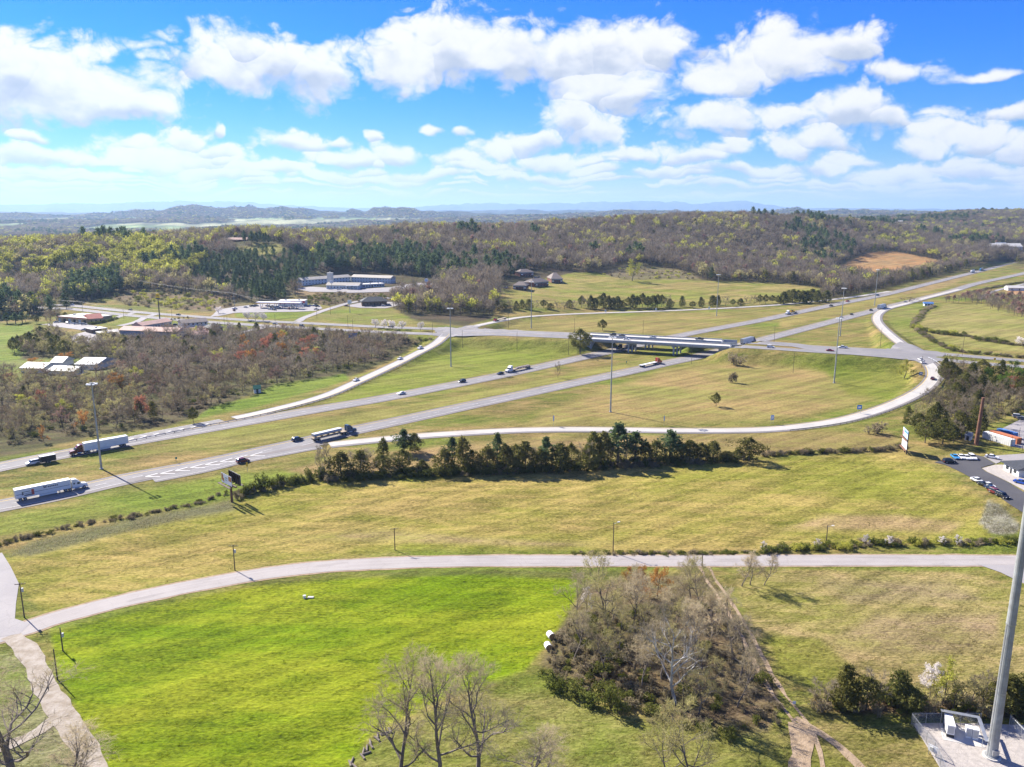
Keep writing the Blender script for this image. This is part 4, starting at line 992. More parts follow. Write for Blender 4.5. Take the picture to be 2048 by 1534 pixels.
def scatter(poly, n, mind, seed, tries=40):
    """even random ground points inside an outline"""
    rs = random.Random(seed); P = np.array(poly); out = []
    W0 = np.array([G(*q)[:2] for q in poly]); lo, hi = W0.min(0), W0.max(0)
    cand = np.array([(rs.uniform(lo[0], hi[0]), rs.uniform(lo[1], hi[1])) for _ in range(n * tries)])
    z = H(cand[:, 0], cand[:, 1]); px, py = to_px(cand[:, 0], cand[:, 1], z)
    ok = in_poly(px, py, poly)
    cell = {}
    for (x, y), zz, k in zip(cand, z, ok):
        if not k: continue
        c = (int(x // mind), int(y // mind)); bad = False
        for i in (-1, 0, 1):
            for j in (-1, 0, 1):
                for q in cell.get((c[0] + i, c[1] + j), ()):
                    if (q[0] - x) ** 2 + (q[1] - y) ** 2 < mind * mind: bad = True
        if bad: continue
        cell.setdefault(c, []).append((x, y)); out.append((x, y, float(zz)))
        if len(out) >= n: break
    return out
def joined(items, name):
    """many bushes grown into each other as one mesh; items: key, x, y, z, height, width"""
    V, F, MI, mats, n0 = [], [], [], [], 0
    for key, x, y, z, h, w in items:
        (mt, mc), href, wref = PROTO[key][rng.randrange(len(PROTO[key]))]
        a = rng.random() * 6.28; ca, sa = math.cos(a), math.sin(a)
        for me in (mt, mc):
            m = me.materials[0]
            if m not in mats: mats.append(m)
            co = np.empty(len(me.vertices) * 3); me.vertices.foreach_get('co', co); co = co.reshape(-1, 3) * (w / wref, w / wref, h / href)
            V.append(np.stack([co[:, 0] * ca - co[:, 1] * sa + x, co[:, 0] * sa + co[:, 1] * ca + y, co[:, 2] + z - .05], -1))
            F += [tuple(i + n0 for i in p.vertices) for p in me.polygons]; MI += [mats.index(m)] * len(me.polygons); n0 += len(co)
    return mesh_ob(name, np.concatenate(V).tolist(), F, mats, None, MI)
def hedge_line(pts, keys, h0, h1_, w0, w1, step, lab, spread=1.0):
    P = smooth_line([G(*q) for q in pts], step); it = []
    for q in P:
        x, y = q[0] + rng.gauss(0, spread), q[1] + rng.gauss(0, spread)
        it.append((rng.choice(keys), x, y, h1(x, y), rng.uniform(h0, h1_), rng.uniform(w0, w1)))
    tag(joined(it, 'hedge'), lab, 'hedge')
def thicket(poly, n, mind, seed, keys, h0, h1_, lab, wk=1.4):
    it = [(rng.choice(keys), *p, hh, hh * rng.uniform(.9, 1.5) * wk) for p in scatter(poly, n, mind, seed, 25) for hh in [rng.uniform(h0, h1_)]]
    tag(joined(it, 'undergrowth'), lab, kind='stuff')
# the three tall bare trees and their neighbours at the lower edge
plant_px('near_bare', 806, 1598, 1312, 'tall bare tree at the bottom edge, first from the left of the trio', wpx=165)
plant_px('near_bare', 880, 1592, 1290, 'tallest bare tree in the middle of the trio at the bottom edge', wpx=160)
plant_px('near_bare', 957, 1580, 1318, 'crooked bare tree of the trio nearest the grove at the bottom edge', wpx=155)
plant_px('near_bare', 36, 1590, 1312, 'dark bare tree beside the gravel drive in the bottom left corner', wpx=230)
plant_px('near_bare', 1062, 1600, 1458, 'low crooked dark tree between the bare trio and the grove', wpx=150)
plant_px('near_bare', 160, 1620, 1462, 'low bare tree on the gravel drive at the bottom edge', wpx=170)
# grove
GROVE = [(1185, 1225), (1240, 1200), (1330, 1192), (1398, 1200), (1436, 1262), (1484, 1342), (1514, 1412), (1480, 1442), (1400, 1440), (1320, 1395), (1240, 1370), (1150, 1335), (1120, 1300)]
GMARKS = [(1352, 1400, 'the pale sycamore'), (1268, 1200, 'the orange budding pair'), (1098, 1285, 'the white bales'), (1405, 1190, 'the dirt track mouth'), (1173, 1222, 'the white flowering tree'), (1385, 1480, 'the broad yellowish tree'), (1500, 1300, 'the middle of the dirt track'), (1545, 1410, 'the white notice'), (1205, 1390, 'the dark green shrubs')]
for i, p in enumerate(scatter(GROVE, 54, 5.2, 4)):
    gx, gy = (float(v) for v in to_px(*p))
    if 1225 < gx < 1350 and gy < 1236: continue
    k = rng.random(); hg = rng.uniform(9.5, 15.5) * (.66 if p[1] > 180 else 1)
    key = 'grove_bare' if k < .42 else 'grove_olive'
    sz, wh = where(p, GMARKS, hg, 7, 15.5)
    plant(key, p, hg, '%s %s tree, grove, %s' % (sz, 'bare grey' if key == 'grove_bare' else 'olive budding', wh), group='trees of the grove beside the dirt track')
plant_px('sycamore', 1352, 1408, 1205, 'pale barked sycamore in the middle of the grove', wpx=150)
plant_px('grove_orange', 1266, 1196, 1128, 'orange budding tree behind the grove, nearer the bright green field', wpx=54)
plant_px('grove_orange', 1314, 1196, 1134, 'orange budding tree at the back of the grove, nearer the dirt track', wpx=54)
plant_px('near_blossom', 1173, 1222, 1172, 'small white flowering tree on the field corner of the grove', wpx=24)
plant_px('grove_olive', 1385, 1580, 1405, 'broad yellowish budding tree south of the grove at the bottom edge', wpx=150)
plant_px('grove_olive', 1330, 1560, 1430, 'thin budding tree just left of the broad yellowish one at the bottom edge', wpx=90)
for q in ((1483, 1172, 1098, 60), (1500, 1170, 1112, 50), (1528, 1170, 1104, 52)):
    plant_px('grove_bare', q[0], q[1], q[2], 'bare tree in the small clump where the dirt track meets the local road', group='bare clump at the mouth of the dirt track', wpx=q[3])
for i, q in enumerate(((1098, 1372, 1345, 46), (1120, 1382, 1360, 34), (1152, 1392, 1362, 44), (1176, 1408, 1380, 40), (1205, 1395, 1362, 40), (1222, 1420, 1370, 46), (1240, 1430, 1400, 36))):
    plant_px('shrub', q[0], q[1], q[2], 'dense dark green shrub edging the grove, %s from the bale end' % nth(i), 'shrub', 'green shrubs edging the grove', q[3], 'shrub')
# cedars and pines along the bank behind the big field
LINE = [('cedar', 683, 954, 898, 44), ('cedar', 722, 952, 894, 36), ('mid_grey', 728, 948, 886, 52), ('round_cedar', 765, 945, 905, 40), ('cedar', 768, 930, 870, 26), ('mid_olive', 790, 945, 900, 36), ('round_cedar', 806, 944, 893, 40), ('cedar', 830, 902, 862, 26), ('pine', 808, 905, 853, 34),
        ('cedar', 845, 946, 916, 26), ('cedar', 890, 946, 893, 42), ('pine', 905, 930, 868, 34), ('cedar', 926, 940, 866, 36), ('round_cedar', 945, 942, 895, 44), ('cedar', 975, 942, 888, 40), ('pine', 995, 936, 858, 34), ('cedar', 1012, 942, 885, 44), ('round_cedar', 1032, 942, 882, 42), ('cedar', 1050, 940, 876, 40), ('mid_grey', 1062, 938, 885, 44),
        ('pine', 1092, 936, 866, 36), ('cedar', 1082, 940, 892, 36), ('cedar', 1120, 940, 880, 42), ('round_cedar', 1142, 940, 880, 40), ('mid_grey', 1160, 936, 878, 44), ('cedar', 1178, 936, 884, 36), ('cedar', 1186, 928, 856, 36), ('cedar', 1208, 930, 856, 34), ('pine', 1236, 926, 836, 48), ('mid_grey', 1222, 930, 885, 40), ('mid_yellow_green', 1205, 932, 895, 24), ('pine', 1270, 922, 856, 40), ('mid_grey', 1255, 926, 880, 40),
        ('cedar', 1290, 924, 880, 34), ('cedar', 1312, 920, 876, 38), ('pine', 1340, 920, 853, 42), ('cedar', 1362, 922, 880, 36), ('cedar', 1378, 920, 876, 40), ('round_cedar', 1402, 920, 882, 34), ('cedar', 1426, 920, 878, 36), ('round_cedar', 1455, 922, 900, 30), ('round_cedar', 1498, 920, 870, 52), ('round_cedar', 1474, 922, 895, 24)]
PLACE = {'cedar': 'dark cedar', 'pine': 'taller loose topped pine', 'round_cedar': 'rounded dark cedar', 'mid_grey': 'leafless grey tree', 'mid_olive': 'olive budding tree', 'mid_yellow_green': 'yellow green young tree'}
for i, (k, px, py, top, w) in enumerate(sorted(LINE, key=lambda q: q[1])):
    plant_px(k, px, py + 2, top + (py - top) * .11, PLACE[k] + ' in the tree line, %s from the billboard' % nth(i), wpx=w * 1.2, group='tree line between the big field and the ramp')
plant_px('mid_grey', 650, 955, 882, 'thin leafless tree at the left end of the tree line, nearer the billboard', wpx=34)
plant_px('mid_grey', 641, 958, 892, 'thin leafless sapling beside the left end of the tree line', wpx=24)
for i, (px, py, top, w) in enumerate(sorted(((618, 962, 934, 16), (590, 966, 948, 22), (562, 974, 948, 26), (526, 980, 946, 28), (545, 974, 955, 24), (508, 984, 962, 24), (490, 990, 968, 20), (575, 968, 955, 18), (640, 958, 932, 22), (604, 965, 950, 18)))):
    plant_px('shrub', px, py, top, 'green shrub between the billboard and the tree line, %s from the billboard' % nth(i), 'shrub', 'hedge shrubs beside the billboard', w, 'shrub')
# lone trees inside the interchange
plant_px('round_cedar', 1432, 813, 785, 'lone round dark tree on the mown slope inside the ramp loop', wpx=24)
plant_px('brown_shrub', 1465, 765, 744, 'lone small leafless bush above the round tree inside the ramp loop', 'shrub', None, 18, 'shrub')
plant_px('brown_shrub', 1468, 730, 706, 'wide olive bush on the slope right of the overpass', 'shrub', None, 44, 'shrub')
plant_px('round_cedar', 1160, 709, 658, 'big dark ivy covered tree at the left end of the overpass', wpx=54)
plant_px('round_cedar', 1205, 661, 639, 'small dark tree on the verge behind the overpass', wpx=22)
plant_px('mid_yellow_green', 1808, 757, 720, 'round yellow green tree inside the ramp near the junction', wpx=34)
plant_px('round_cedar', 387, 846, 814, 'lone dark egg shaped cedar by the far carriageway', wpx=24)
plant_px('mid_grey', 1116, 756, 722, 'bare sapling in the highway median', wpx=14)
plant_px('mid_bare', 1820, 604, 594, 'brown thicket in the far median', wpx=34)
for px, py, top, w, lab in ((497, 641, 624, 17, 'first of three'), (511, 642, 624, 17, 'middle one of three'), (526, 643, 625, 17, 'last of three')):
    plant_px('mid_blossom', px, py, top, 'blossoming tree on the median left of the motel road, ' + lab, wpx=w, name='blossom_tree')
for i, (px, py, top, w) in enumerate(((750, 656, 638, 19), (769, 657, 639, 17), (786, 658.5, 640.5, 18), (804, 660, 642, 17), (841, 661.5, 643, 14))):
    plant_px('mid_blossom', px, py, top, 'white blossoming tree on the median, %s counting from the town side' % ('first', 'second', 'third', 'fourth', 'fifth')[i], wpx=w, name='blossom_tree')
plant_px('mid_blossom', 438, 627, 613, 'pale blossoming tree beside the filling station entrance', wpx=14, name='blossom_tree')
# hedges along the local road and behind the lot on the right
for i, (px, py, top) in enumerate(((1528, 1100, 1083), (1634, 1094, 1078), (1730, 1092, 1068), (1776, 1092, 1072), (1882, 1090, 1072), (1916, 1090, 1070))):
    plant_px('near_blossom', px, py, top, 'small white flowering bush in the local road hedge, %s from its left end' % nth(i), 'tree', 'flowering bushes in the local road hedge', 15, 'blossom_tree')
BACK = [('mid_grey', 1655, 1412, 1352, 60), ('cedar', 1690, 1418, 1330, 50), ('round_cedar', 1682, 1420, 1372, 62), ('round_cedar', 1732, 1420, 1355, 66), ('mid_grey', 1760, 1412, 1338, 60), ('cedar', 1795, 1415, 1340, 46), ('round_cedar', 1815, 1422, 1372, 66), ('mid_olive', 1845, 1420, 1372, 50), ('near_blossom', 1858, 1400, 1324, 44), ('mid_yellow_green', 1884, 1410, 1318, 50), ('mid_olive', 1905, 1420, 1350, 60), ('mid_olive', 1935, 1425, 1360, 66), ('mid_grey', 1968, 1420, 1345, 60), ('round_cedar', 1990, 1425, 1362, 60), ('cedar', 2018, 1424, 1350, 56), ('round_cedar', 2045, 1426, 1365, 60), ('cedar', 2080, 1425, 1340, 60)]
BL = {'mid_grey': 'leafless grey', 'cedar': 'dark upright', 'round_cedar': 'dark bushy evergreen', 'mid_olive': 'olive budding', 'near_blossom': 'white flowering', 'mid_yellow_green': 'yellow green budding'}
for i, (k, px, py, top, w) in enumerate(sorted(BACK, key=lambda q: q[1])):
    plant_px(k, px, py, top, BL[k] + ' tree in the hedge row behind the compound, %s from the track' % nth(i), group='hedge row behind the tower compound', wpx=w)
# woods in the low ground left of the far carriageway
LOW = [(0, 754), (95, 756), (150, 757), (225, 744), (238, 722), (250, 690), (330, 668), (500, 668), (620, 668), (840, 680), (770, 720), (690, 744), (560, 768), (500, 785), (440, 805), (390, 818), (330, 846), (230, 858), (120, 872), (0, 892)]
LMARKS = [(709, 684, 'the blue billboard'), (515, 787, 'the green roofed hut'), (175, 738, 'the largest metal shed'), (387, 846, 'the egg shaped cedar'), (243, 785, 'the golden orange tree'), (192, 855, 'the tall light mast'), (300, 678, 'the long grey motel wing'), (800, 722, 'the ramp guardrail'), (560, 715, 'the red maples'), (20, 790, 'the dark red tree'), (110, 752, 'the long white shed'), (640, 755, 'the grassy clearing by the ramp'), (330, 800, 'the middle of the low wood'), (440, 740, 'the left red maples')]
lw = sorted(scatter(LOW, 620, 4.9, 40, 14), key=lambda p: p[1])
LOW_REST = []
for i, p in enumerate(lw):
    px, py = (float(v) for v in to_px(*p))
    k = rng.random(); redzone = 470 < px < 640 and 690 < py < 735
    key = 'mid_red' if redzone and k < .13 else 'mid_orange' if redzone and k < .21 else 'mid_bare' if k < .46 else 'mid_grey' if k < .66 else 'mid_olive' if k < .90 else 'mid_pinkish' if k < .945 else 'cedar' if k < .985 else 'mid_yellow_green'
    if i > 215 and key in ('mid_bare', 'mid_grey', 'mid_olive'): LOW_REST.append((*p, key)); continue
    hg = rng.uniform(6.0, 10.0); sz, wh = where(p, LMARKS, hg, 6, 10)
    lab = {'mid_red': 'red budding maple', 'mid_orange': 'orange budding tree', 'mid_bare': 'bare brown tree', 'mid_grey': 'bare grey tree', 'mid_olive': 'olive budding tree', 'mid_pinkish': 'dull pink tree', 'cedar': 'dark cedar', 'mid_yellow_green': 'yellow green budding tree'}[key]
    plant(key, p, hg, '%s %s, low wood, %s' % (sz, lab, wh), group='low wood beside the far carriageway', width=(hg * rng.uniform(.85, 1.15)) if key != 'cedar' else None)
for k, px, py, top, w, lab in (('mid_orange', 243, 785, 746, 40, 'golden orange tree in the low wood beside the metal sheds'), ('mid_orange', 165, 862, 818, 30, 'golden orange tree in the low wood just left of the tall light mast'), ('mid_orange', 88, 885, 852, 20, 'small orange tree at the edge of the low wood by the far carriageway'), ('mid_red', 283, 838, 790, 34, 'red budding tree at the roadside edge of the low wood'), ('mid_red', 20, 770, 745, 26, 'dark red tree at the left end of the low wood'), ('mid_red', 85, 812, 780, 26, 'dull red tree behind the golden orange ones in the low wood'),
                           ('mid_orange', 126, 722, 704, 34, 'golden tree beside the white roofed sheds'), ('mid_orange', 68, 735, 716, 30, 'coppery tree in front of the leftmost white shed')):
    plant_px(k, px, py, top, lab, wpx=w)
# wood on the right behind the ramp
RMARKS = [(1850, 880, 'the stacked billboard'), (1954, 880, 'the rust red pole'), (1885, 755, 'the ramp head'), (2040, 790, 'the red budding tree'), (2030, 840, 'the storage yard'), (1890, 810, 'the outer ramp rail'), (1960, 800, 'the middle of that wood')]
RIGHT = [(1812, 845), (1880, 800), (1885, 745), (2060, 742), (2060, 815), (1990, 850), (1950, 872), (1900, 880), (1850, 878)]
for i, p in enumerate(scatter(RIGHT, 95, 5.8, 41, 30)):
    k = rng.random(); px, py = (float(v) for v in to_px(*p))
    key = 'mid_green' if (py < 790 and 1970 < px and k < .6) else 'mid_bare' if k < .38 else 'mid_grey' if k < .66 else 'mid_olive' if k < .80 else 'round_cedar' if k < .94 else 'cedar'
    lab = {'mid_green': 'fresh green tree', 'mid_bare': 'bare brown tree', 'mid_grey': 'bare grey tree', 'mid_olive': 'olive budding tree', 'round_cedar': 'bushy evergreen', 'cedar': 'dark cedar'}[key]
    hg = rng.uniform(7, 12); sz, wh = where(p, RMARKS, hg, 7, 12)
    plant(key, p, hg, '%s %s, office wood, %s' % (sz, lab, wh), group='wood beside the office lot')
for k, px, py, top, w, lab in (('round_cedar', 1850, 886, 842, 50, 'broad dark evergreen nearest the stacked billboard'), ('round_cedar', 1885, 888, 838, 56, 'broad dark evergreen between the stacked billboard and the small shed'), ('round_cedar', 1868, 872, 805, 40, 'tall dark evergreen above the stacked billboard'), ('mid_grey', 1906, 886, 835, 40, 'pale grey leafless tree left of the small white shed'), ('round_cedar', 1922, 878, 825, 40, 'dark evergreen behind the small white shed'), ('mid_red', 2040, 790, 752, 44, 'bright red budding tree at the right edge of the wood'), ('brown_shrub', 1755, 868, 845, 40, 'wide brown thicket below the ramp railing')):
    plant_px(k, px, py, top, lab, wpx=w, cat='shrub' if 'thicket' in lab else 'tree', name='shrub' if 'thicket' in lab else None)
# row of trees along the foot of the upper field
row = []
rr = random.Random(77)
x = 985
while x < 1660:
    gap = 1150 > x or 1165 < x < 1320 or x > 1340
    y = 618 - (x - 1000) * 0.012 if x < 1400 else 613 - (x - 1400) * .045
    k = rr.random()
    key = ('cedar' if k < .5 else 'round_cedar' if k < .72 else 'mid_grey') if x < 1130 or 1340 < x < 1500 else ('cedar' if k < .62 else 'round_cedar' if k < .9 else 'mid_grey')
    solid = 1150 < x < 1240 or 1250 < x < 1335 or x > 1560
    row.append((key, x, y + rr.uniform(-1, 3), rr.uniform(22, 29) if solid else rr.uniform(13, 22), rr.uniform(18, 24) if solid else rr.uniform(14, 19)))
    x += rr.uniform(8, 11) if solid else rr.uniform(10, 16) if not 1335 < x < 1420 else rr.uniform(16, 26)
for i, (k, px, py, hh, w) in enumerate(row):
    plant_px(k, px, py, py - hh, {'cedar': 'dark cedar', 'round_cedar': 'rounded dark cedar', 'mid_grey': 'leafless grey tree'}[k] + (' in the row below the upper field, %s from its left end' % nth(i) if i < 59 else ' at the right end of the row below the upper field'), group='tree row below the upper field', wpx=w)
plant_px('mid_yellow_green', 1264, 562, 519, 'tall yellow green tree standing on the brown knoll', wpx=34)
plant_px('mid_grey', 1168, 546, 529, 'round leafless tree at the wood edge beside the brick apartments', wpx=20)
plant_px('mid_bare', 1700, 545, 533, 'small round bare tree at the near corner of the orange field', wpx=22)
# fence rows round the east field
EB_ = [(1832, 657, 10, 16), (1838, 660, 10, 14), (1850, 663, 9, 14), (1862, 666, 9, 14), (1876, 668, 9, 12), (1886, 669, 9, 13), (1896, 670, 9, 14), (1906, 671, 12, 14), (1914, 672, 7, 14), (1928, 670, 8, 8), (1958, 682, 10, 14), (1977, 683, 10, 14), (1990, 684, 11, 12), (2002, 686, 9, 16), (2014, 687, 7, 12), (1912, 700, 9, 16), (1898, 696, 8, 14), (1884, 690, 7, 12)]
ORDER_E = {i: k for k, i in enumerate(sorted(range(len(EB_)), key=lambda i: EB_[i][0]))}
for i, (px, py, hh, w) in enumerate(EB_):
    plant_px('yellow_shrub' if i in (0, 1, 3, 7, 15, 16) else 'shrub', px, py, py - hh, ('yellow green' if i in (0, 1, 3, 7, 15, 16) else 'dark green') + ' bush in the east field fence rows, %s from the left end' % nth(ORDER_E[i]), 'shrub', 'bushes in the east field fence rows', w, 'shrub')
plant_px('mid_blossom', 2046, 694, 674, 'pink blossoming tree at the right end of the east field fence row', wpx=24, name='blossom_tree')
# bare thicket beyond the east field
for i, p in enumerate(scatter([(1885, 606), (1960, 590), (2060, 600), (2060, 640), (1990, 622), (1940, 606)], 95, 5.5, 45, 25)):
    LOW_REST.append((*p, 'mid_pinkish' if rng.random() < .3 else 'mid_bare'))
YMARKS = [(121, 535, 'the pale roofed house'), (188, 516, 'the low tan house'), (20, 545, 'the left frame edge'), (253, 560, 'the pole on the cut bank'), (360, 545, 'the pine wood edge'), (262, 514, 'the brown roofed house'), (880, 560, 'the round topped sign'), (620, 535, 'the motel wing')]
# yellow-green trees and pines of the town hill, nearest first
for px, py, top, w in ((118, 540, 497, 30), (130, 536, 492, 26), (150, 532, 490, 30), (170, 530, 485, 30), (178, 528, 484, 26), (75, 548, 508, 26), (85, 550, 512, 24), (18, 545, 490, 28), (20, 560, 525, 20), (55, 552, 516, 18), (228, 560, 530, 14), (242, 560, 531, 14), (270, 552, 518, 18), (324, 548, 518, 20), (342, 545, 514, 22), (352, 552, 522, 22), (368, 548, 524, 14), (380, 545, 514, 20), (392, 545, 518, 18), (236, 540, 506, 28), (222, 530, 497, 22), (202, 520, 487, 20), (290, 528, 496, 26), (332, 520, 500, 16), (150, 592, 562, 18), (181, 578, 554, 18), (18, 565, 545, 16), (1300 - 700, 535, 529, 9), (898, 560, 532, 22), (712 + 86, 512, 490, 18)):
    b = G(px, py); hg = top_h(b, top); sz, wh = where(b, YMARKS, hg, 8, 24)
    plant('mid_yellow_green', b, hg, '%s yellow green budding tree, town hill, %s' % (sz, wh), group='yellow green trees on the town hill', width=w * 1.5 * b[1] / FPX)
PINES = [(372, 556), (420, 524), (500, 509), (600, 506), (650, 530), (602, 576), (570, 602), (520, 607), (470, 598), (425, 588)]
PMARKS = [(560, 605, 'the filling station shop'), (469, 600, 'the pale power pole'), (525, 510, 'the hilltop lawn'), (600, 575, 'the hill motel'), (430, 580, 'the cut bank'), (500, 550, 'the wood middle')]
pine_spots = scatter(PINES, 240, 5.6, 46, 14); sorted_y = sorted(p[1] for p in pine_spots) + [1e9] * 200
for p in pine_spots:
    if p[1] > sorted_y[150]: LOW_REST.append((*p, 'pine')); continue
    hg = rng.uniform(11, 17); sz, wh = where(p, PMARKS, hg, 11, 17)
    plant('pine', p, hg, '%s dark pine, hill wood, %s' % (sz, wh), group='pine wood behind the filling station')
for p in scatter([(485, 487), (500, 484), (545, 486), (540, 490), (490, 491)], 9, 6.0, 47):
    plant('pine', p, rng.uniform(13, 18), 'dark pine in the clump on the hilltop lawn', group='pines on the hilltop lawn')

def instanced(name, P, kind, turn, size, coll, lab):
    me = bpy.data.meshes.new(name)
    me.vertices.add(len(P)); me.vertices.foreach_set('co', P.ravel().astype(np.float32))
    for nm, ty, ky, v in (('kind_index', 'INT', 'value', kind.astype(np.int32)), ('turn', 'FLOAT', 'value', turn.astype(np.float32)), ('size', 'FLOAT_VECTOR', 'vector', size.ravel().astype(np.float32))):
        a = me.attributes.new(nm, ty, 'POINT'); a.data.foreach_set(ky, v)
    o = bpy.data.objects.new(name, me); C.objects.link(o)
    tag(o, lab, kind='stuff')
    g = bpy.data.node_groups.new(name, 'GeometryNodeTree')
    g.interface.new_socket('Geometry', in_out='INPUT', socket_type='NodeSocketGeometry'); g.interface.new_socket('Geometry', in_out='OUTPUT', socket_type='NodeSocketGeometry')
    n = g.nodes; gi = n.new('NodeGroupInput'); go = n.new('NodeGroupOutput')
    ci = n.new('GeometryNodeCollectionInfo'); ci.inputs[0].default_value = coll; ci.inputs['Separate Children'].default_value = True; ci.inputs['Reset Children'].default_value = True
    ip = n.new('GeometryNodeInstanceOnPoints'); ip.inputs['Pick Instance'].default_value = True
    def at(nm, t):
        q = n.new('GeometryNodeInputNamedAttribute'); q.data_type = t; q.inputs[0].default_value = nm; return q.outputs[0]
    cx = n.new('ShaderNodeCombineXYZ'); g.links.new(at('turn', 'FLOAT'), cx.inputs[2])
    g.links.new(gi.outputs[0], ip.inputs['Points']); g.links.new(ci.outputs[0], ip.inputs['Instance'])
    g.links.new(at('kind_index', 'INT'), ip.inputs['Instance Index']); g.links.new(cx.outputs[0], ip.inputs['Rotation']); g.links.new(at('size', 'FLOAT_VECTOR'), ip.inputs['Scale'])
    g.links.new(ip.outputs[0], go.inputs[0])
    md = o.modifiers.new(name, 'NODES'); md.node_group = g
    return o
# hedges and undergrowth
hedge_line([(1525, 1104), (1600, 1098), (1700, 1092), (1800, 1089), (1900, 1088), (2000, 1086), (2070, 1085)], ['shrub', 'shrub', 'brown_shrub', 'yellow_shrub'], 0.9, 2.2, 2.4, 3.8, 1.15, 'leafy hedge along the far side of the local road', .7)
hedge_line([(1150, 1108), (1250, 1108), (1400, 1106), (1520, 1105)], ['shrub', 'brown_shrub'], .4, 1.1, 1.8, 3.2, 1.3, 'low weedy hedge on the far verge of the local road', .5)
hedge_line([(1525, 912), (1600, 908), (1700, 904), (1780, 900), (1808, 893)], ['shrub', 'brown_shrub', 'brown_shrub'], 1.2, 2.2, 2.8, 4.2, 1.2, 'fence row hedge running from the tree line to the stacked billboard', .5)
hedge_line([(2, 1090), (60, 1075), (120, 1060), (200, 1044), (260, 1034), (340, 1018), (400, 1006), (446, 990), (500, 984)], ['shrub', 'brown_shrub', 'brown_shrub'], .5, 1.5, 1.8, 3.4, 1.4, 'broken scrub hedge in the ditch below the near carriageway', .8)
hedge_line([(470, 996), (520, 984), (570, 972), (620, 962), (670, 956)], ['shrub', 'shrub', 'brown_shrub'], 1.2, 3.0, 2.8, 4.6, 1.3, 'green hedge from the billboard to the tree line', 1.0)
for pts_, lab in (([(1868, 612), (1850, 622), (1835, 640), (1826, 652), (1840, 664)], 'brown fence row hedge at the left end of the east field'), ([(1840, 664), (1870, 684), (1910, 702), (1960, 708), (2070, 719)], 'lower fence row hedge between the east field and the crossing road'), ([(1838, 660), (1880, 668), (1930, 672), (1980, 684), (2070, 695)], 'upper fence row hedge across the east field'), ([(1945, 585), (1985, 576), (2070, 561)], 'dark fence row hedge beside the lane at the far right')):
    hedge_line(pts_, ['brown_shrub', 'brown_shrub', 'shrub'], 1.2, 2.6, 4.0, 6.5, 2.3, lab, .8)
hedge_line([(178, 650), (205, 646), (235, 638)], ['shrub'], 1.8, 2.6, 2.2, 3.0, 1.8, 'clipped dark hedge between the service building and the parking yard', .2)
hedge_line([(300, 646), (330, 642), (360, 638), (375, 636)], ['shrub', 'brown_shrub'], 1.0, 1.8, 2.0, 3.0, 2.6, 'low dark hedge behind the reddish motel wings', .5)
thicket([(1085, 1345), (1110, 1285), (1180, 1225), (1235, 1260), (1300, 1385), (1250, 1425), (1130, 1380)], 120, 1.7, 8, ['brown_shrub', 'brown_shrub', 'shrub'], .7, 2.4, 'tangled brambles on the field side of the grove')
thicket([(1200, 1230), (1420, 1200), (1500, 1300), (1560, 1420), (1585, 1440), (1500, 1470), (1400, 1480), (1300, 1450), (1240, 1400)], 120, 2.2, 9, ['brown_shrub', 'brown_shrub', 'brown_shrub', 'shrub'], .6, 2.0, 'brown undergrowth inside the grove')
thicket([(640, 955), (900, 940), (1200, 928), (1500, 916), (1525, 922), (1200, 942), (900, 954), (650, 966)], 210, 1.9, 31, ['shrub', 'shrub', 'brown_shrub'], 1.0, 3.2, 'dark undergrowth at the foot of the tree line')
thicket([(1630, 1398), (1820, 1402), (2070, 1405), (2070, 1432), (1820, 1430), (1640, 1426)], 130, 1.9, 37, ['shrub', 'brown_shrub'], 1.0, 3.0, 'undergrowth below the hedge row behind the tower compound')
thicket(LOW, 420, 4.5, 52, ['brown_shrub', 'brown_shrub', 'shrub'], 1.0, 2.6, 'brown undergrowth in the low wood', 1.8)
thicket(RIGHT, 170, 3.4, 53, ['brown_shrub', 'shrub'], 1.0, 2.8, 'undergrowth in the wood by the office', 1.7)
thicket([(225, 592), (300, 582), (420, 584), (470, 604), (450, 618), (400, 622), (250, 612)], 130, 5.0, 54, ['brown_shrub', 'brown_shrub', 'shrub', 'yellow_shrub'], 1.4, 4.0, 'brown scrub on the cut bank above the crossing road', 1.7)
thicket([(640, 588), (790, 588), (835, 582), (850, 600), (800, 600), (700, 604), (655, 612), (600, 606), (610, 595)], 120, 5.0, 55, ['brown_shrub', 'brown_shrub', 'shrub'], 1.2, 3.4, 'brown scrub on the bank below the hill motel', 1.7)
thicket([(1195, 549), (1250, 534), (1330, 538), (1395, 552), (1400, 558), (1250, 558)], 70, 7.0, 56, ['brown_shrub', 'brown_shrub', 'yellow_shrub'], 1.2, 3.0, 'scrub on the brown knoll above the upper field', 1.7)
thicket([(560, 664), (640, 664), (860, 677), (870, 680), (820, 690), (640, 680), (540, 676)], 120, 3.4, 57, ['brown_shrub', 'brown_shrub', 'shrub'], 1.2, 3.0, 'brush on the embankment between the crossing road and the low wood', 1.6)
def reeds(poly, n, seed, lab, h0, h1_):
    rs = np.random.RandomState(seed); g = TreeGeo()
    for p in scatter(poly, n, .25, seed, 6):
        b = np.array(p)
        if fbm(b[0] / 4, b[1] / 4, seed, 3) < -.02 + rs.normal() * .2: continue
        b[:2] += rs.normal(size=2) * 1.1
        for k in range(4): g.spike(b + rs.normal(size=3) * (.35, .35, 0), unit(np.array([rs.normal() * .3, rs.normal() * .3, 1.0])), rs.uniform(h0, h1_), .10, rs)
    tag(mesh_ob('reeds', g.lv, g.lf, M_REED), lab, kind='stuff')
reeds([(22, 1106), (60, 1086), (260, 1041), (460, 1003), (468, 1018), (330, 1044), (170, 1084), (60, 1110)], 3600, 61, 'dry grey reeds in the strip below the ditch', .3, .8)
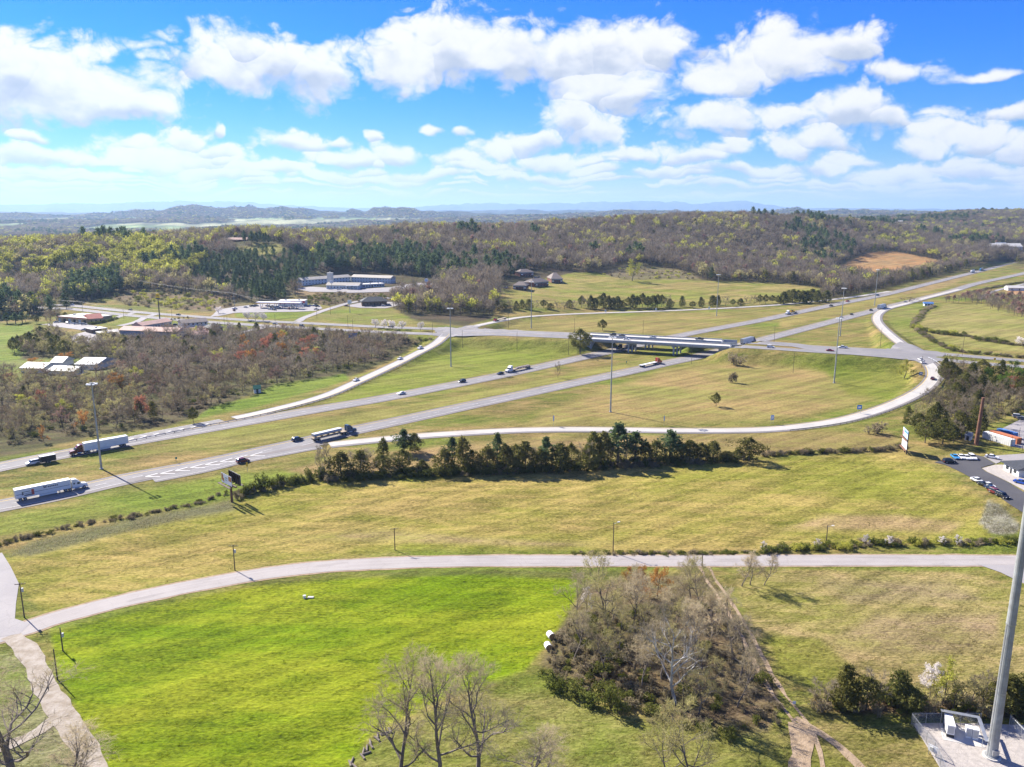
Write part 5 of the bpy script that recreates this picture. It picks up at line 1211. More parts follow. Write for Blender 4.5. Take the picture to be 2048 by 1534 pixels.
reeds([(1978, 1002), (2000, 1010), (2040, 1050), (2030, 1068), (1985, 1068), (1962, 1045)], 1300, 62, 'flattened dry reeds at the corner of the black car park', .25, .6)
def tufts():
    """loose clumps of taller grass over the nearer fields, instanced"""
    rs = np.random.RandomState(88); col = bpy.data.collections.new('tuft_kinds')
    TM_ = [leaf_mat('tuft_lush', [(.150, .215, .010), (.200, .240, .016), (.240, .260, .030)], .4), leaf_mat('tuft_olive', [(.190, .190, .035), (.230, .210, .050), (.260, .230, .060)], .4), leaf_mat('tuft_straw', [(.360, .280, .130), (.300, .240, .110), (.250, .220, .080)], .4)]
    for i in range(6):
        g = TreeGeo()
        for k in range(16):
            p = rs.normal(size=3) * (.32, .32, 0); g.spike(p, unit(np.array([rs.normal() * .55, rs.normal() * .55, .8])), rs.uniform(.18, .42), .07, rs)
        me = bpy.data.meshes.new('tuft'); me.from_pydata([tuple(map(float, v)) for v in g.lv], [], g.lf); me.materials.append(TM_[i // 2]); me.update()
        col.objects.link(bpy.data.objects.new('tuft_%d' % i, me))
    P, K = [], []
    for _ in range(2):
        y = 105 + 190 * rs.rand(26000) ** 1.4; x = (rs.rand(26000) * 2 - 1) * y * .72
        z = H(x, y); px, py = to_px(x, y, z)
        dens = fbm(x / 14, y / 9, 91, 4) + .5 * fbm(x / 60, y / 40, 95, 3)
        lush = in_poly(px, py, [q[1] for q in ZONES if q[0] == 'lush_field'][0])
        ok = (dens + rs.normal(size=len(x)) * .9) > np.where(lush, .10, .05)
        for L, rad in ((L_LOCAL, 4.6), (TR, 2.2)):
            d, _h = seg_near(x, y, L[::3]); ok &= d > rad
        for poly in ([(-60, 1106), (40, 1106), (40, 1280), (-60, 1290)], [(20, 1270), (60, 1280), (230, 1600), (100, 1600)], [(1815, 1440), (2200, 1440), (2200, 1700), (1860, 1700)], [(1860, 910), (2300, 900), (2300, 1040), (1990, 1040)], GROVE, [(1940, 1125), (2200, 1125), (2200, 1220)]):
            ok &= ~in_poly(px, py, poly)
        kk = np.where(lush, rs.randint(0, 2, len(x)), np.where(rs.rand(len(x)) < .62, rs.randint(2, 4, len(x)), rs.randint(4, 6, len(x))))
        ok &= rs.rand(len(x)) < np.where(lush, .25, .45)
        P.append(np.stack([x, y, z], -1)[ok]); K.append(kk[ok])
    P, K = np.concatenate(P), np.concatenate(K)
    print('tufts', len(P)); instanced('grass', P, K, rs.uniform(0, 6.28, len(P)), np.repeat(rs.uniform(.5, 1.15, len(P))[:, None], 3, 1), col, 'loose clumps of taller grass across the near fields')
for pts_, n_, sd_, lab in (([(20, 705), (100, 668), (150, 690), (240, 684), (262, 690), (240, 722), (150, 716), (110, 712), (60, 714)], 120, 81, 'wood between the metal sheds and the parking yard'), ([(-10, 622), (60, 604), (132, 604), (138, 640), (60, 652), (-10, 646)], 40, 82, 'wood at the left edge beside the tan service building')):
    TM = [(175, 735, 'the largest metal shed'), (60, 745, 'the coppery tree shed'), (160, 680, 'the parking yard'), (240, 672, 'the long grey motel wing')] if sd_ == 81 else [(116, 645, 'the service bays'), (10, 630, 'the left frame edge'), (70, 610, 'the crossing road')]
    for p in scatter(pts_, n_, 5.0, sd_, 30):
        key = rng.choice(['mid_bare', 'mid_olive', 'mid_grey', 'round_cedar'] if sd_ == 81 else ['mid_bare', 'mid_olive', 'pine', 'round_cedar', 'pine']); hg = rng.uniform(6.5, 11); sz, wh = where(p, TM, hg, 6.5, 11)
        plant(key, p, hg, '%s %s tree, town wood, %s' % (sz, {'mid_bare': 'bare brown', 'mid_olive': 'olive budding', 'mid_grey': 'bare grey', 'round_cedar': 'evergreen', 'pine': 'dark pine'}[key], wh), group=lab, width=hg * .95)
# ------------------------------------------------------------------ woods too large to count: one mass, instanced
def far_proto(seed, kind):
    rs = np.random.RandomState(seed)
    if kind == 'pine': return conifer(seed, 15, 7.5, 80, 4, 1.3, 'pine')
    if kind == 'cedar': return conifer(seed, 10, 5.5, 70, 4, 1.1, 'cedar')
    g = TreeGeo(); hgt, wd = 12.0, 9.0
    g.tube(np.array([[0, 0, -.5], [0, 0, hgt * .45], [rs.normal() * .4, rs.normal() * .4, hgt * .8]]), [.22, .16, .05], 3)
    for k in range(6):
        a = k * 1.05 + rs.rand(); e = np.array([math.cos(a) * wd * .3, math.sin(a) * wd * .3, hgt * (.6 + .3 * rs.rand())])
        g.tube(np.array([[0, 0, hgt * (.25 + .05 * k)], e]), [.10, .03], 3)
    lob = [np.array([rs.normal() * wd * .2, rs.normal() * wd * .2, hgt * (.5 + .3 * rs.rand())]) for _ in range(6)]
    for i in range(150 if kind == 'bare' else 120):
        c = lob[i % 6]; d = unit(rs.normal(size=3)); p = c + d * np.array([wd * .25, wd * .25, hgt * .23]) * rs.rand() ** .4
        p[2] = max(p[2], hgt * .18)
        if kind == 'bare': g.spike(p, unit(d + np.array([0, 0, .7])), 1.5 + rs.rand(), .30, rs)
        else: g.leaf(p, 1.1 + .7 * rs.rand(), rs)
    return g
fkinds = [('bare', M_FAR, 71), ('bare', M_FAR, 72), ('bare', M_FAR_GY, 73), ('bare', M_TWIG, 74), ('leaf', M_TWIG_OL, 75), ('leaf', M_YG, 76), ('leaf', M_PINKBUD, 77), ('pine', M_PINE, 78), ('pine', M_PINE, 79), ('cedar', M_CEDAR, 80)]
pcol = bpy.data.collections.new('wood_tree_kinds')
for i, (k, lm, sd) in enumerate(fkinds):
    g = far_proto(sd, k); n0 = len(g.wv)
    me = bpy.data.meshes.new('wood_tree')
    me.from_pydata([tuple(map(float, v)) for v in g.wv + g.lv], [], list(g.wf) + [tuple(j + n0 for j in f) for f in g.lf])
    me.materials.append(M_BARK); me.materials.append(lm)
    me.polygons.foreach_set('material_index', [0] * len(g.wf) + [1] * len(g.lf)); me.update()
    pcol.objects.link(bpy.data.objects.new('kind_%02d' % i, me))
CLEAR = [[(1655, 545), (1700, 556), (1745, 561), (1800, 556), (1870, 541), (1900, 526), (1890, 520), (1700, 520)]] + [z[1] for z in ZONES if z[0] in ('hill_lawn', 'upper_field', 'orange_field', 'scrub_knoll', 'east_field', 'bank_rock')] + [
    PINES, [(575, 560), (650, 545), (760, 545), (870, 558), (890, 575), (860, 586), (800, 590), (780, 612), (640, 612), (590, 585)],  # motel bench and restaurant
    [(995, 585), (1010, 560), (1040, 545), (1080, 540), (1150, 540), (1190, 546), (1150, 560), (1100, 600), (1000, 600)],
    [(225, 590), (250, 582), (330, 584), (420, 590), (470, 606), (520, 618), (420, 630), (150, 618)], [(450, 480), (530, 480), (570, 490), (575, 500), (540, 512), (470, 505)],
    [(1970, 490), (2060, 488), (2060, 505), (1980, 505)], [(1895, 478), (1960, 476), (1970, 486), (1900, 490)], [(1780, 442), (1825, 442), (1825, 450), (1780, 450)]]
def build_woods():
    rs = np.random.RandomState(9)
    out = []
    for (d0, d1, sp, smin, smax) in ((700, 1300, 7.6, .80, 1.55), (1300, 2200, 9.2, .9, 1.6), (2200, 5200, 17, 1.5, 2.2), (5200, 8000, 30, 2.4, 3.4)):
        n = int((d1 - d0) / sp) ; m = int(2 * d1 * 0.92 / sp)
        gx, gy = np.meshgrid((np.arange(m) - m / 2) * sp, d0 + np.arange(n) * sp)
        x = (gx + rs.uniform(-.45, .45, gx.shape) * sp).ravel(); y = (gy + rs.uniform(-.45, .45, gx.shape) * sp).ravel()
        k = np.abs(x) < y * 0.86; x, y = x[k], y[k]
        z = H(x, y); px, py = to_px(x, y, z)
        inz = in_poly(px, py, ZONES[0][1]) if d0 < 5000 else np.ones(len(x), bool)
        if d0 >= 2200:
            fld = (vnoise(x / 520 + 0.35 * fbm(x / 300, y / 300, 5, 3), y / 900, 21) + 0.03) * 9 > .3
            inz = inz & ~(fld & (z < 45))
        for c in CLEAR: inz &= ~in_poly(px, py, c)
        for L, rad in ((L_CRN, 16), (L_CRS, 16), (L_RAMPD, 12), (L_WB, 20), (L_EB, 20)):
            near = inz & (y < 1500); d, _ = seg_near(x[near], y[near], L[::4]); kk = np.nonzero(near)[0][d < rad]; inz[kk] = False
        x, y, z, px, py = (q[inz] for q in (x, y, z, px, py))
        u = rs.rand(len(x)); cl = fbm(x / 90, y / 90, 15, 3); cl2 = fbm(x / 140, y / 140, 25, 3)
        kd = np.where(u < .34, 0, np.where(u < .66, 1, np.where(u < .90, 2, 3)))
        kd = np.where((cl > .16) & (rs.rand(len(x)) < .30), 4, kd)
        kd = np.where((cl2 > .24) & (rs.rand(len(x)) < .22), 5, kd)
        kd = np.where(rs.rand(len(x)) < .03, 5, kd); kd = np.where(rs.rand(len(x)) < .03, 6, kd)
        yl = in_poly(px, py, [(-50, 490), (330, 490), (420, 520), (420, 560), (-50, 560)]) & (rs.rand(len(x)) < np.where(fbm(x / 45, y / 60, 65, 3) > .10, .75, .06)); kd[yl] = 5
        pz = in_poly(px, py, [(600, 545), (640, 512), (760, 510), (880, 535), (905, 570), (700, 556)]); kd = np.where(pz & (rs.rand(len(x)) < .6), 7 + (u > .5), kd)
        pz = in_poly(px, py, [(120, 585), (200, 560), (245, 560), (240, 615), (110, 625)]); kd = np.where(pz & (rs.rand(len(x)) < .6), 8, kd)
        pz = in_poly(px, py, [(1640, 560), (1760, 560), (1950, 535), (2060, 500), (2060, 545), (1800, 590)]); kd = np.where(pz & (rs.rand(len(x)) < .22), 9, kd)
        kd = np.where((cl2 < -.30) & (rs.rand(len(x)) < .35), 7, kd); kd = np.where(rs.rand(len(x)) < .03, 9, kd)
        sc = rs.uniform(smin, smax, len(x)); sz = sc * rs.uniform(.9, 1.15, len(x)) * (1.0 if d0 < 2200 else .62 if d0 < 5000 else .42)
        out.append((x, y, z, kd, sc, sz))
    lr = np.array([q[:3] for q in LOW_REST]); n = len(lr)
    out.append((lr[:, 0], lr[:, 1], lr[:, 2], np.array([{'mid_bare': 0, 'mid_grey': 2, 'mid_olive': 3, 'mid_pinkish': 6, 'pine': 7}[q[3]] for q in LOW_REST]), rs.uniform(.75, 1.0, n), rs.uniform(.65, .85, n)))
    x, y, z, kd, sc, sz = (np.concatenate(q) for q in zip(*out))
    instanced('woods', np.stack([x, y, z - .2], -1), kd, rs.uniform(0, 6.28, len(x)), np.stack([sc, sc, sz], -1), pcol, 'unbroken early spring woods covering the far hills')
    print('woods instances', len(x), 'trees', N_TREES)
build_woods()
tufts()
# ------------------------------------------------------------------ overpass
M_BRIDGE = mat('bridge_concrete', (.44, .46, .47), 0.85, col2=(.35, .36, .37), vscale=0.5)
M_DECK = mat('deck_concrete', (.56, .54, .50), 0.85, col2=(.47, .45, .42), vscale=0.3)
M_STEEL = mat('galvanised_steel', (.46, .48, .50), 0.45, 0.7, col2=(.36, .38, .40), vscale=1.5)
M_GALV = mat('weathered_galvanised_pole', (.40, .42, .42), 0.6, 0.35, col2=(.30, .31, .31), vscale=0.7)
M_WOOD = mat('creosote_wood', (.120, .088, .065), 0.9, col2=(.080, .060, .048), vscale=2)
M_DARK = mat('dark_rubber', (.020, .020, .022), 0.8)
M_GLASS = mat('tinted_glass', (.020, .028, .036), 0.12, 0.0, 0.6)
M_WHITEP = mat('white_paint', (.78, .78, .77), 0.35)
M_BLACKM = mat('black_metal', (.035, .035, .037), 0.5)
M_PORC = mat('grey_insulator', (.50, .50, .48), 0.4)
def frame_at(L, x0, x1):
    a = np.array([np.interp(x0, L[:, 0], L[:, k]) for k in range(3)]); b = np.array([np.interp(x1, L[:, 0], L[:, k]) for k in range(3)])
    return a, b, math.atan2(b[1] - a[1], b[0] - a[0]), float(np.linalg.norm((b - a)[:2]))
HWY_A = math.atan2(L_EB[260][1] - L_EB[200][1], L_EB[260][0] - L_EB[200][0])
def bridge(L, lab):
    a, b, ang, ln = frame_at(L, BX0, BX1)
    zt = 7.56
    t = empty('overpass_bridge', (a[0], a[1], 0), ang)
    w = 5.75
    MB().box(-1.5, ln + 1.5, -w, w, zt - .28, zt).build('deck', M_DECK, t)
    for y in (-4.6, -2.3, 0, 2.3, 4.6):
        MB().box(0.6, ln - .6, y - .28, y + .28, zt - 1.32, zt - .281).box(0.6, ln - .6, y - .42, y + .42, zt - 1.45, zt - 1.321).build('girder', M_BRIDGE, t)
    for s in (-1, 1):
        p = MB().prism([(-.22, zt + .001), (.22, zt + .001), (.16, zt + .30), (.12, zt + .70), (-.16, zt + .70), (-.22, zt)], 0, ln + 3)
        p.v = [(y - 1.5, s * (w - .25) + x * s, z) for x, y, z in p.v]
        p.build('parapet', M_BRIDGE, t)
        MB().box(-1.5, ln + 1.5, s * w - (.02 if s > 0 else .10), s * w + (.10 if s > 0 else .02), zt - .55, zt + .05).build('fascia', M_BRIDGE, t)
    skew = HWY_A - ang
    for px, py in ((1271, 702), (1344, 711)):
        g = PW(px, py, 0.0); lx = (g[0] - a[0]) * math.cos(ang) + (g[1] - a[1]) * math.sin(ang)
        sh = 0.0 if L is L_CRS else 0.0
        cap = MB()
        k = 1 / math.tan(skew) if abs(math.sin(skew)) > .2 else 0
        base_y = (g[0] - a[0]) * -math.sin(ang) + (g[1] - a[1]) * math.cos(ang)
        cx = lx - base_y * k
        M = Matrix.Translation((cx, 0, 0)) @ Matrix.Rotation(skew, 4, 'Z')
        reach = (w - .5) / abs(math.sin(skew))
        MB().box(-reach, reach, -.62, .62, zt - 2.35, zt - 1.46, M=M).build('pier_cap', M_BRIDGE, t)
        for f in (-.72, 0, .72):
            q = M @ Vector((reach * f, 0, 0)); zg = h1(*(Vector((a[0], a[1], 0)) + Matrix.Rotation(ang, 3, 'Z') @ q)[:2]) if True else 0
            MB().tube((q.x, q.y, zg - .6), (q.x, q.y, zt - 2.351), .60, n=14).build('column', M_BRIDGE, t)
    for x0, x1, sg in ((-2.2, -.05, -1), (ln + .05, ln + 2.2, 1)):
        MB().box(x0, x1, -w - .1, w + .1, -.8, zt - .285).build('abutment', M_BRIDGE, t)
        for s in (-1, 1):
            p = MB().prism([(0, -1.0), (9, 2.8), (9, zt + .2), (0, zt + .2)], -.25, .25)
            p.v = [((x1 if sg > 0 else x0) + sg * x, s * (w + .36) + y, z) for x, y, z in p.v]; p.build('wing_wall', M_BRIDGE, t)
    LB = np.stack([np.linspace(a[0], b[0], 30), np.linspace(a[1], b[1], 30), np.full(30, zt)], -1)
    for off, mm in ((4.5, M_WHITE), (-4.7, M_YELL)):
        e = ribbon('edge_line', LB, off, off + .25, mm, 0.012, t, zfix=zt); e.matrix_parent_inverse = Matrix.Translation((a[0], a[1], 0)) .inverted() if False else (Matrix.Translation((a[0], a[1], 0)) @ Matrix.Rotation(ang, 4, 'Z')).inverted()
    e = dashes('lane_dash', LB, 0, .22, 3, 9, M_WHITE, 0.012, t, zfix=zt); e.matrix_parent_inverse = (Matrix.Translation((a[0], a[1], 0)) @ Matrix.Rotation(ang, 4, 'Z')).inverted()
    tag(t, lab, 'bridge', 'twin overpass bridges')
bridge(L_CRS, 'nearer of the two concrete overpass bridges over the highway')
bridge(L_CRN, 'farther of the two concrete overpass bridges over the highway')

# ------------------------------------------------------------------ guard rails
def rail_thing(L, off, lab, h=.75, sp=4.0):
    n = normals2d(L); P = L[:, :2] + n * off
    s = np.concatenate([[0], np.cumsum(np.linalg.norm(np.diff(P, axis=0), axis=1))])
    z = H(P[:, 0], P[:, 1]) + lift_at(P[:, 0], P[:, 1])
    t = empty('guardrail', (float(P[0, 0]), float(P[0, 1]), float(z[0])))
    b = MB(); o = Vector(t.location)
    Q = [Vector((x, y, zz)) - o for x, y, zz in zip(P[:, 0], P[:, 1], z)]
    V, F = [], []
    for i, q in enumerate(Q):
        nn = Vector((n[i, 0], n[i, 1], 0))
        V += [q + Vector((0, 0, h)) + nn * .05, q + Vector((0, 0, h - .16)) - nn * .06, q + Vector((0, 0, h - .34)) + nn * .05, q + Vector((0, 0, h - .34)) + nn * .09, q + Vector((0, 0, h)) + nn * .09]
    for i in range(len(Q) - 1):
        F += [(i * 5 + k, i * 5 + k + 1, i * 5 + k + 6, i * 5 + k + 5) for k in range(4)] + [(i * 5 + 4, i * 5, i * 5 + 5, i * 5 + 9)]
    reg(t, mesh_ob('rail', V, F, M_STEEL, t))
    post = MB().box(-.09, .09, -.07, .07, -.3, h - .02)
    pm = None
    for d in np.arange(0, s[-1], sp):
        x, y, zz = (np.interp(d, s, c) for c in (P[:, 0], P[:, 1], z))
        if pm is None: po = post.build('post', M_WOOD, t); pm = po.data
        else: po = bpy.data.objects.new('post', pm); C.objects.link(po); po.parent = t; reg(t, po)
        po.location = Vector((x, y, zz)) - o + Vector((0, 0, 0))
    return tag(t, lab, 'guardrail')
rail_thing(between(L_RAMPB[len(L_RAMPB) // 2:], PW(1560, 858)[0] , 9999), 5.3, 'long steel guardrail on the outer edge of the curving ramp')
rail_thing(L_RAMPA[2:70:2], -5.2, 'steel guardrail on the wooded side of the west ramp')

# ------------------------------------------------------------------ masts, poles and wires
def mast(px, py, top, lab):
    b = G(px, py); h = top_h(b, top)
    t = empty('light_mast', b)
    MB().tube((0, 0, -.3), (0, 0, .35), .62, .62, 12).build('footing', M_BRIDGE, t)
    MB().tube((0, 0, .35), (0, 0, h - .3), .40, .17, 12).build('pole', M_GALV, t)
    MB().tube((0, 0, h - .3), (0, 0, h + .35), .34, .26, 10).build('head', M_GALV, t)
    ring = MB()
    for k in range(12):
        a0, a1 = k * math.pi / 6, (k + 1) * math.pi / 6
        ring.tube((1.15 * math.cos(a0), 1.15 * math.sin(a0), h - .25), (1.15 * math.cos(a1), 1.15 * math.sin(a1), h - .25), .07, n=5)
    for k in range(3):
        a0 = k * 2.094; ring.tube((0, 0, h - .25), (1.15 * math.cos(a0), 1.15 * math.sin(a0), h - .25), .05, n=5)
    ring.build('lamp_ring', M_GALV, t)
    lm = None
    for k in range(8):
        a0 = k * math.pi / 4
        if lm is None: lo = MB().box(-.32, .50, -.30, .30, -.16, .16).box(-.24, .42, -.24, .24, -.26, -.161).build('lamp', M_WHITEP, t); lm = lo.data
        else: lo = bpy.data.objects.new('lamp', lm); C.objects.link(lo); lo.parent = t; reg(t, lo)
        lo.location = (1.45 * math.cos(a0), 1.45 * math.sin(a0), h - .2); lo.rotation_euler = (0, 0, a0)
    return tag(t, lab, 'light mast', 'tall light masts of the interchange')
for px, py, top, lab in ((203, 938, 767, 'tall light mast between the carriageways beside the maroon truck'), (902, 733, 616, 'tall light mast on the green slope by the west ramp'), (1062.5, 656, 563, 'tall light mast in front of the brick apartments'), (1221, 824, 674, 'tall light mast on the tan slope above the tree line'),
                         (1433, 632, 549, 'tall light mast beside the far ramp in front of the upper field'), (1680, 672, 576, 'tall light mast between the highway and the red car on the crossing road'), (1668, 766, 636, 'tall light mast on the green slope inside the ramp loop'), (1749, 611, 539, 'tall light mast in the far median before the orange field')):
    mast(px, py, top, lab)
def power_pole(px, py, top, lab, arms=1, lamp=False, can=False, grp='wooden poles along the roads', r=.15):
    b = G(px, py); h = top_h(b, top)
    t = empty('utility_pole', b, rng.uniform(-.4, .4))
    MB().tube((0, 0, -.4), (0, 0, h), r, r * .68, 9).build('pole', M_WOOD, t)
    for k in range(arms):
        z = h - .35 - k * .9
        arm = MB().box(-1.15, 1.15, r * .7, r * .7 + .1, z - .07, z + .07).build('crossarm', M_WOOD, t)
        for x in (-1.05, -.35, .35, 1.05): MB().tube((x, r * .7 + .05, z + .071), (x, r * .7 + .05, z + .26), .05, .04, 6).build('insulator', M_PORC, arm)
    if lamp:
        a = MB().tube((0, 0, h - .6), (1.3, 0, h - .1), .05, .04, 6).build('lamp_arm', M_GALV, t)
        MB().box(1.1, 1.75, -.14, .14, -.09, .06, M=Matrix.Translation((0, 0, h - .08))).build('lamp', M_WHITEP, a)
    if can: MB().tube((.38, 0, h - 2.2), (.38, 0, h - 1.3), .24, .24, 10).build('transformer', M_PORC, t)
    return tag(t, lab, 'utility pole', grp)
power_pole(470, 1141, 1090, 'wooden utility pole by the local road below the billboard', 1, can=True)
power_pole(790, 1100, 1056, 'wooden utility pole on the small mound beside the local road', 1)
power_pole(1226, 1106, 1044, 'wooden lamp pole beside the local road in front of the wide field', 0, lamp=True)
power_pole(1652, 1090, 1050, 'wooden lamp pole in the hedge along the local road', 0, lamp=True)
power_pole(1404, 1133, 1107, 'short wooden post where the dirt track meets the local road', 0, grp=None)
power_pole(49, 1235, 1166, 'wooden pole with a transformer at the corner of the paved side lot', 1, can=True)
power_pole(115, 1359, 1298, 'wooden pole beside the gravel drive', 0)
power_pole(126, 1302, 1255, 'wooden pole with a grey can on the corner of the bright green field', 0, can=True)
for px, py, top, lab in ((925, 697, 660, 'thin dark pole on the slope below the west junction'), (1034, 702, 664, 'thin pole with a long shadow on the green slope left of the overpass'), (1137, 710, 672, 'thin pole just left of the ivy covered tree at the overpass'), (1286, 668, 640, 'thin pole on the verge behind the middle of the overpass'), (1149, 664, 635, 'thin pale pole behind the crossing road left of the overpass'), (1383, 728, 690, 'thin pole beside the near carriageway below the overpass'),
                         (1548, 684, 651, 'thin pole behind the crossing road right of the white truck'), (1586, 746, 705, 'thin pole on the green slope below the white van'), (1760, 697, 656, 'thin pole beside the curved east ramp'), (1924, 712, 668, 'thin grey pole beside the crossing road at the east field fence'), (1017, 657, 626, 'thin pole at the red truck on the far ramp'), (865, 667, 645, 'thin dark lamp pole at the tip of the town median'), (706, 666, 638, 'thin pale lamp pole behind the blue billboard'), (696, 655, 630, 'thin white lamp pole left of the blossoming trees'),
                         (661, 629, 600, 'thin dark pole on the corner lawn by the motel road'), (634, 637, 612, 'thin dark pole where the motel road meets the crossing road'), (449, 652, 634, 'first dark post of the pair by the median end in town'), (455, 653, 633, 'second dark post of the pair by the median end in town'), (345, 645, 619, 'dark utility pole right of the yellow sign'), (248, 638, 618, 'dark utility pole left of the yellow sign'), (166, 625, 604, 'dark utility pole behind the tan strip building'), (551, 655, 628, 'thin pole beside the silver car on the crossing road'), (1843, 735, 712, 'dark signal pole at the east junction'), (1887, 738, 707, 'pale signal pole at the mouth of the curving ramp')):
    power_pole(px, py, top, lab, 0, grp='thin poles of the interchange and town', r=.13)
def tower(px, py, top, lab):
    b = G(px, py); h = top_h(b, top)
    t = empty('utility_pole', b, -.5)
    MB().tube((0, 0, -.4), (0, 0, h), .22, .14, 9).build('pole', M_GALV, t)
    arm = MB().box(-1.7, 1.7, .1, .24, h - .6, h - .4).build('crossarm', M_GALV, t)
    for x in (-1.6, 0, 1.6): MB().tube((x, .17, h - .39), (x, .17, h), .08, .06, 6).build('insulator', M_PORC, arm)
    tag(t, lab, 'utility pole'); return (b[0], b[1], b[2] + h - .1)
p1 = tower(469, 613, 586, 'pale power pole with crossarm left of the filling station')
p2 = tower(253, 578, 556, 'pale power pole on the cut bank above the yellow sign')
p3 = tower(15, 600, 588, 'power pole at the left edge below the wooded town hill')
M_WIRE = mat('weathered_cable', (.20, .20, .20), 0.7)
def wires(name, pts, lab, sag=1.6, offs=(-1.2, 0, 1.2), r=.035):
    b = MB()
    for o in offs:
        for p, q in zip(pts[:-1], pts[1:]):
            p, q = Vector(p), Vector(q); d = (q - p).cross(Vector((0, 0, 1))).normalized() * o
            prev = p + d
            for k in range(1, 9):
                t = k / 8; nx = p.lerp(q, t) + d - Vector((0, 0, sag * 4 * t * (1 - t))); b.tube(prev, nx, r, n=3, cap=False); prev = nx
    return tag(b.build(name, M_WIRE), lab, 'power line')
wires('power_line', [PW(175, 552, 32), p2, p1, PW(560, 601, 16)], 'pale overhead wires crossing in front of the pine wood')
wires('power_line', [PW(-40, 585, 18), p3, PW(166, 604, 10), PW(248, 618, 9.5), PW(345, 619, 9.5)], 'overhead wires along the town end of the crossing road', .8)

# ------------------------------------------------------------------ signs and billboards
def panel_art(name, w, h, blocks, base, parent, M, ny=-.06):
    f = MB().box(-w / 2, w / 2, ny, ny + .045, -h / 2, h / 2, M=M).build(name, base, parent)
    for k, (x0, x1, z0, z1, m) in enumerate(blocks):
        MB().box(x0 * w - w / 2, x1 * w - w / 2, ny - .012, ny - .001, z0 * h - h / 2, z1 * h - h / 2, M=M).build('printed_patch', m, f)
    return f
M_ADW = mat('billboard_white', (.74, .75, .77), 0.5); M_ADB = mat('billboard_brown', (.42, .19, .07), 0.5); M_ADG = mat('billboard_grey', (.36, .42, .46), 0.5)
M_ADBL = mat('billboard_blue', (.05, .20, .52), 0.5); M_ADLB = mat('billboard_pale_blue', (.36, .46, .66), 0.5); M_ADRED = mat('billboard_red', (.52, .10, .07), 0.5)
M_RUST = mat('rusted_steel', (.235, .115, .070), 0.8, col2=(.150, .075, .050), vscale=0.8)
M_BRACE = mat('dark_brown_steel', (.090, .060, .045), 0.7)
M_SIGNB = mat('road_sign_blue', (.02, .19, .55), 0.4); M_SIGNG = mat('road_sign_green', (.01, .22, .18), 0.4); M_SIGNY = mat('road_sign_yellow', (.75, .45, .04), 0.4)
def heading(x0, y0, x1, y1, h=0.0):
    a, b = PW(x0, y0, h), PW(x1, y1, h); return math.atan2(b[1] - a[1], b[0] - a[0])
b = G(457, 1006); t = empty('billboard', b, heading(436, 944, 461, 957, 10.0))
zc = top_h(b, 957) ; zl = zc - 2.0
MB().tube((0, 1.2, -.4), (0, 1.2, zl - .25), .42, .36, 12).build('pole', M_RUST, t)
MB().box(-3.9, 3.9, .95, 1.45, zl - .5, zl - .1).build('beam', M_BRACE, t)
for y, nm in ((-1.0, 'catwalk'), (3.3, 'catwalk')):
    MB().box(-4.2, 4.2, y - .38, y + .38, zl - .12, zl - .04).build(nm, M_BRACE, t)
for x in (-3, -1, 1, 3): MB().box(x - .08, x + .08, -1.4, 3.7, zl - .3, zl - .121).build('cross_beam', M_BRACE, t)
Mf = Matrix.Translation((0, 0, zl + 1.7))
panel_art('front_panel', 7.3, 3.2, [(.02, .16, .25, .92, M_ADB), (.16, .26, .15, .5, M_ADB), (.36, .60, .55, .72, M_ADG), (.36, .56, .34, .46, M_ADG), (.70, .98, .45, .95, M_ADB), (.12, .18, .5, .8, M_ADRED)], M_ADW, t, Mf)
MB().box(-3.65, 3.65, -.01, .10, zl + .1, zl + 3.3).build('panel_back', M_BLACKM, t)
for x in (-3, -1.5, 0, 1.5, 3): MB().box(x - .07, x + .07, .11, .4, zl, zl + 3.2).build('stringer', M_BRACE, t)
Mf2 = Matrix.Translation((.6, 2.5, zl + 1.85)) @ Matrix.Rotation(math.pi, 4, 'Z')
panel_art('rear_panel', 8.2, 3.5, [(.1, .5, .3, .7, M_ADBL)], M_ADW, t, Mf2)
MB().box(-3.5, 4.7, 2.40, 2.51, zl + .1, zl + 3.6).build('panel_back', M_BLACKM, t)
for x in (-3, -1.5, 0, 1.5, 3, 4.4): MB().box(x - .07, x + .07, 2.1, 2.39, zl, zl + 3.5).build('stringer', M_BRACE, t)
tag(t, 'two faced billboard on a rusty pole beside the ditch', 'billboard')
b = G(1808, 904); t = empty('billboard', b, heading(1803, 858, 1812.5, 868, 10.0)); hh = top_h(b, 858)
for x in (-2.6, .3, 3.0): MB().box(x - .22, x + .22, -.1, .3, -.4, hh - .3).build('post', M_BRACE, t)
z0 = hh * .20
panel_art('lower_panel', 7.4, hh * .36, [(.25, .7, .4, .7, M_ADLB), (.72, .95, .15, .3, M_ADLB)], M_ADW, t, Matrix.Translation((0, -.14, z0 + hh * .18)))
panel_art('upper_panel', 7.4, hh * .36, [(.05, .16, .1, .6, M_ADRED), (.32, .96, .6, .8, M_ADBL), (.3, .9, .15, .5, M_ADW), (.0, .12, .7, .95, M_ADW)], M_ADLB, t, Matrix.Translation((0, -.14, z0 + hh * .62)))
for z in (z0 - .2, z0 + hh * .40): MB().box(-4.2, 3.9, -1.0, -.25, z - .06, z).build('catwalk', M_RUST, t)
tag(t, 'billboard with two stacked panels on brown posts at the field corner', 'billboard')
b = G(709, 684); t = empty('billboard', b, -.22); hh = top_h(b, 666)
for x in (-3.6, 0, 3.6): MB().tube((x, .3, -.4), (x, .3, hh - .4), .16, .16, 8).build('post', M_BRACE, t)
panel_art('panel', 9.6, 3.9, [(.62, .95, .3, .42, M_ADLB)], M_ADBL, t, Matrix.Translation((0, -.05, hh - 1.95)))
MB().box(-4.8, 4.8, .0, .12, hh - 3.9, hh).build('panel_back', M_BLACKM, t)
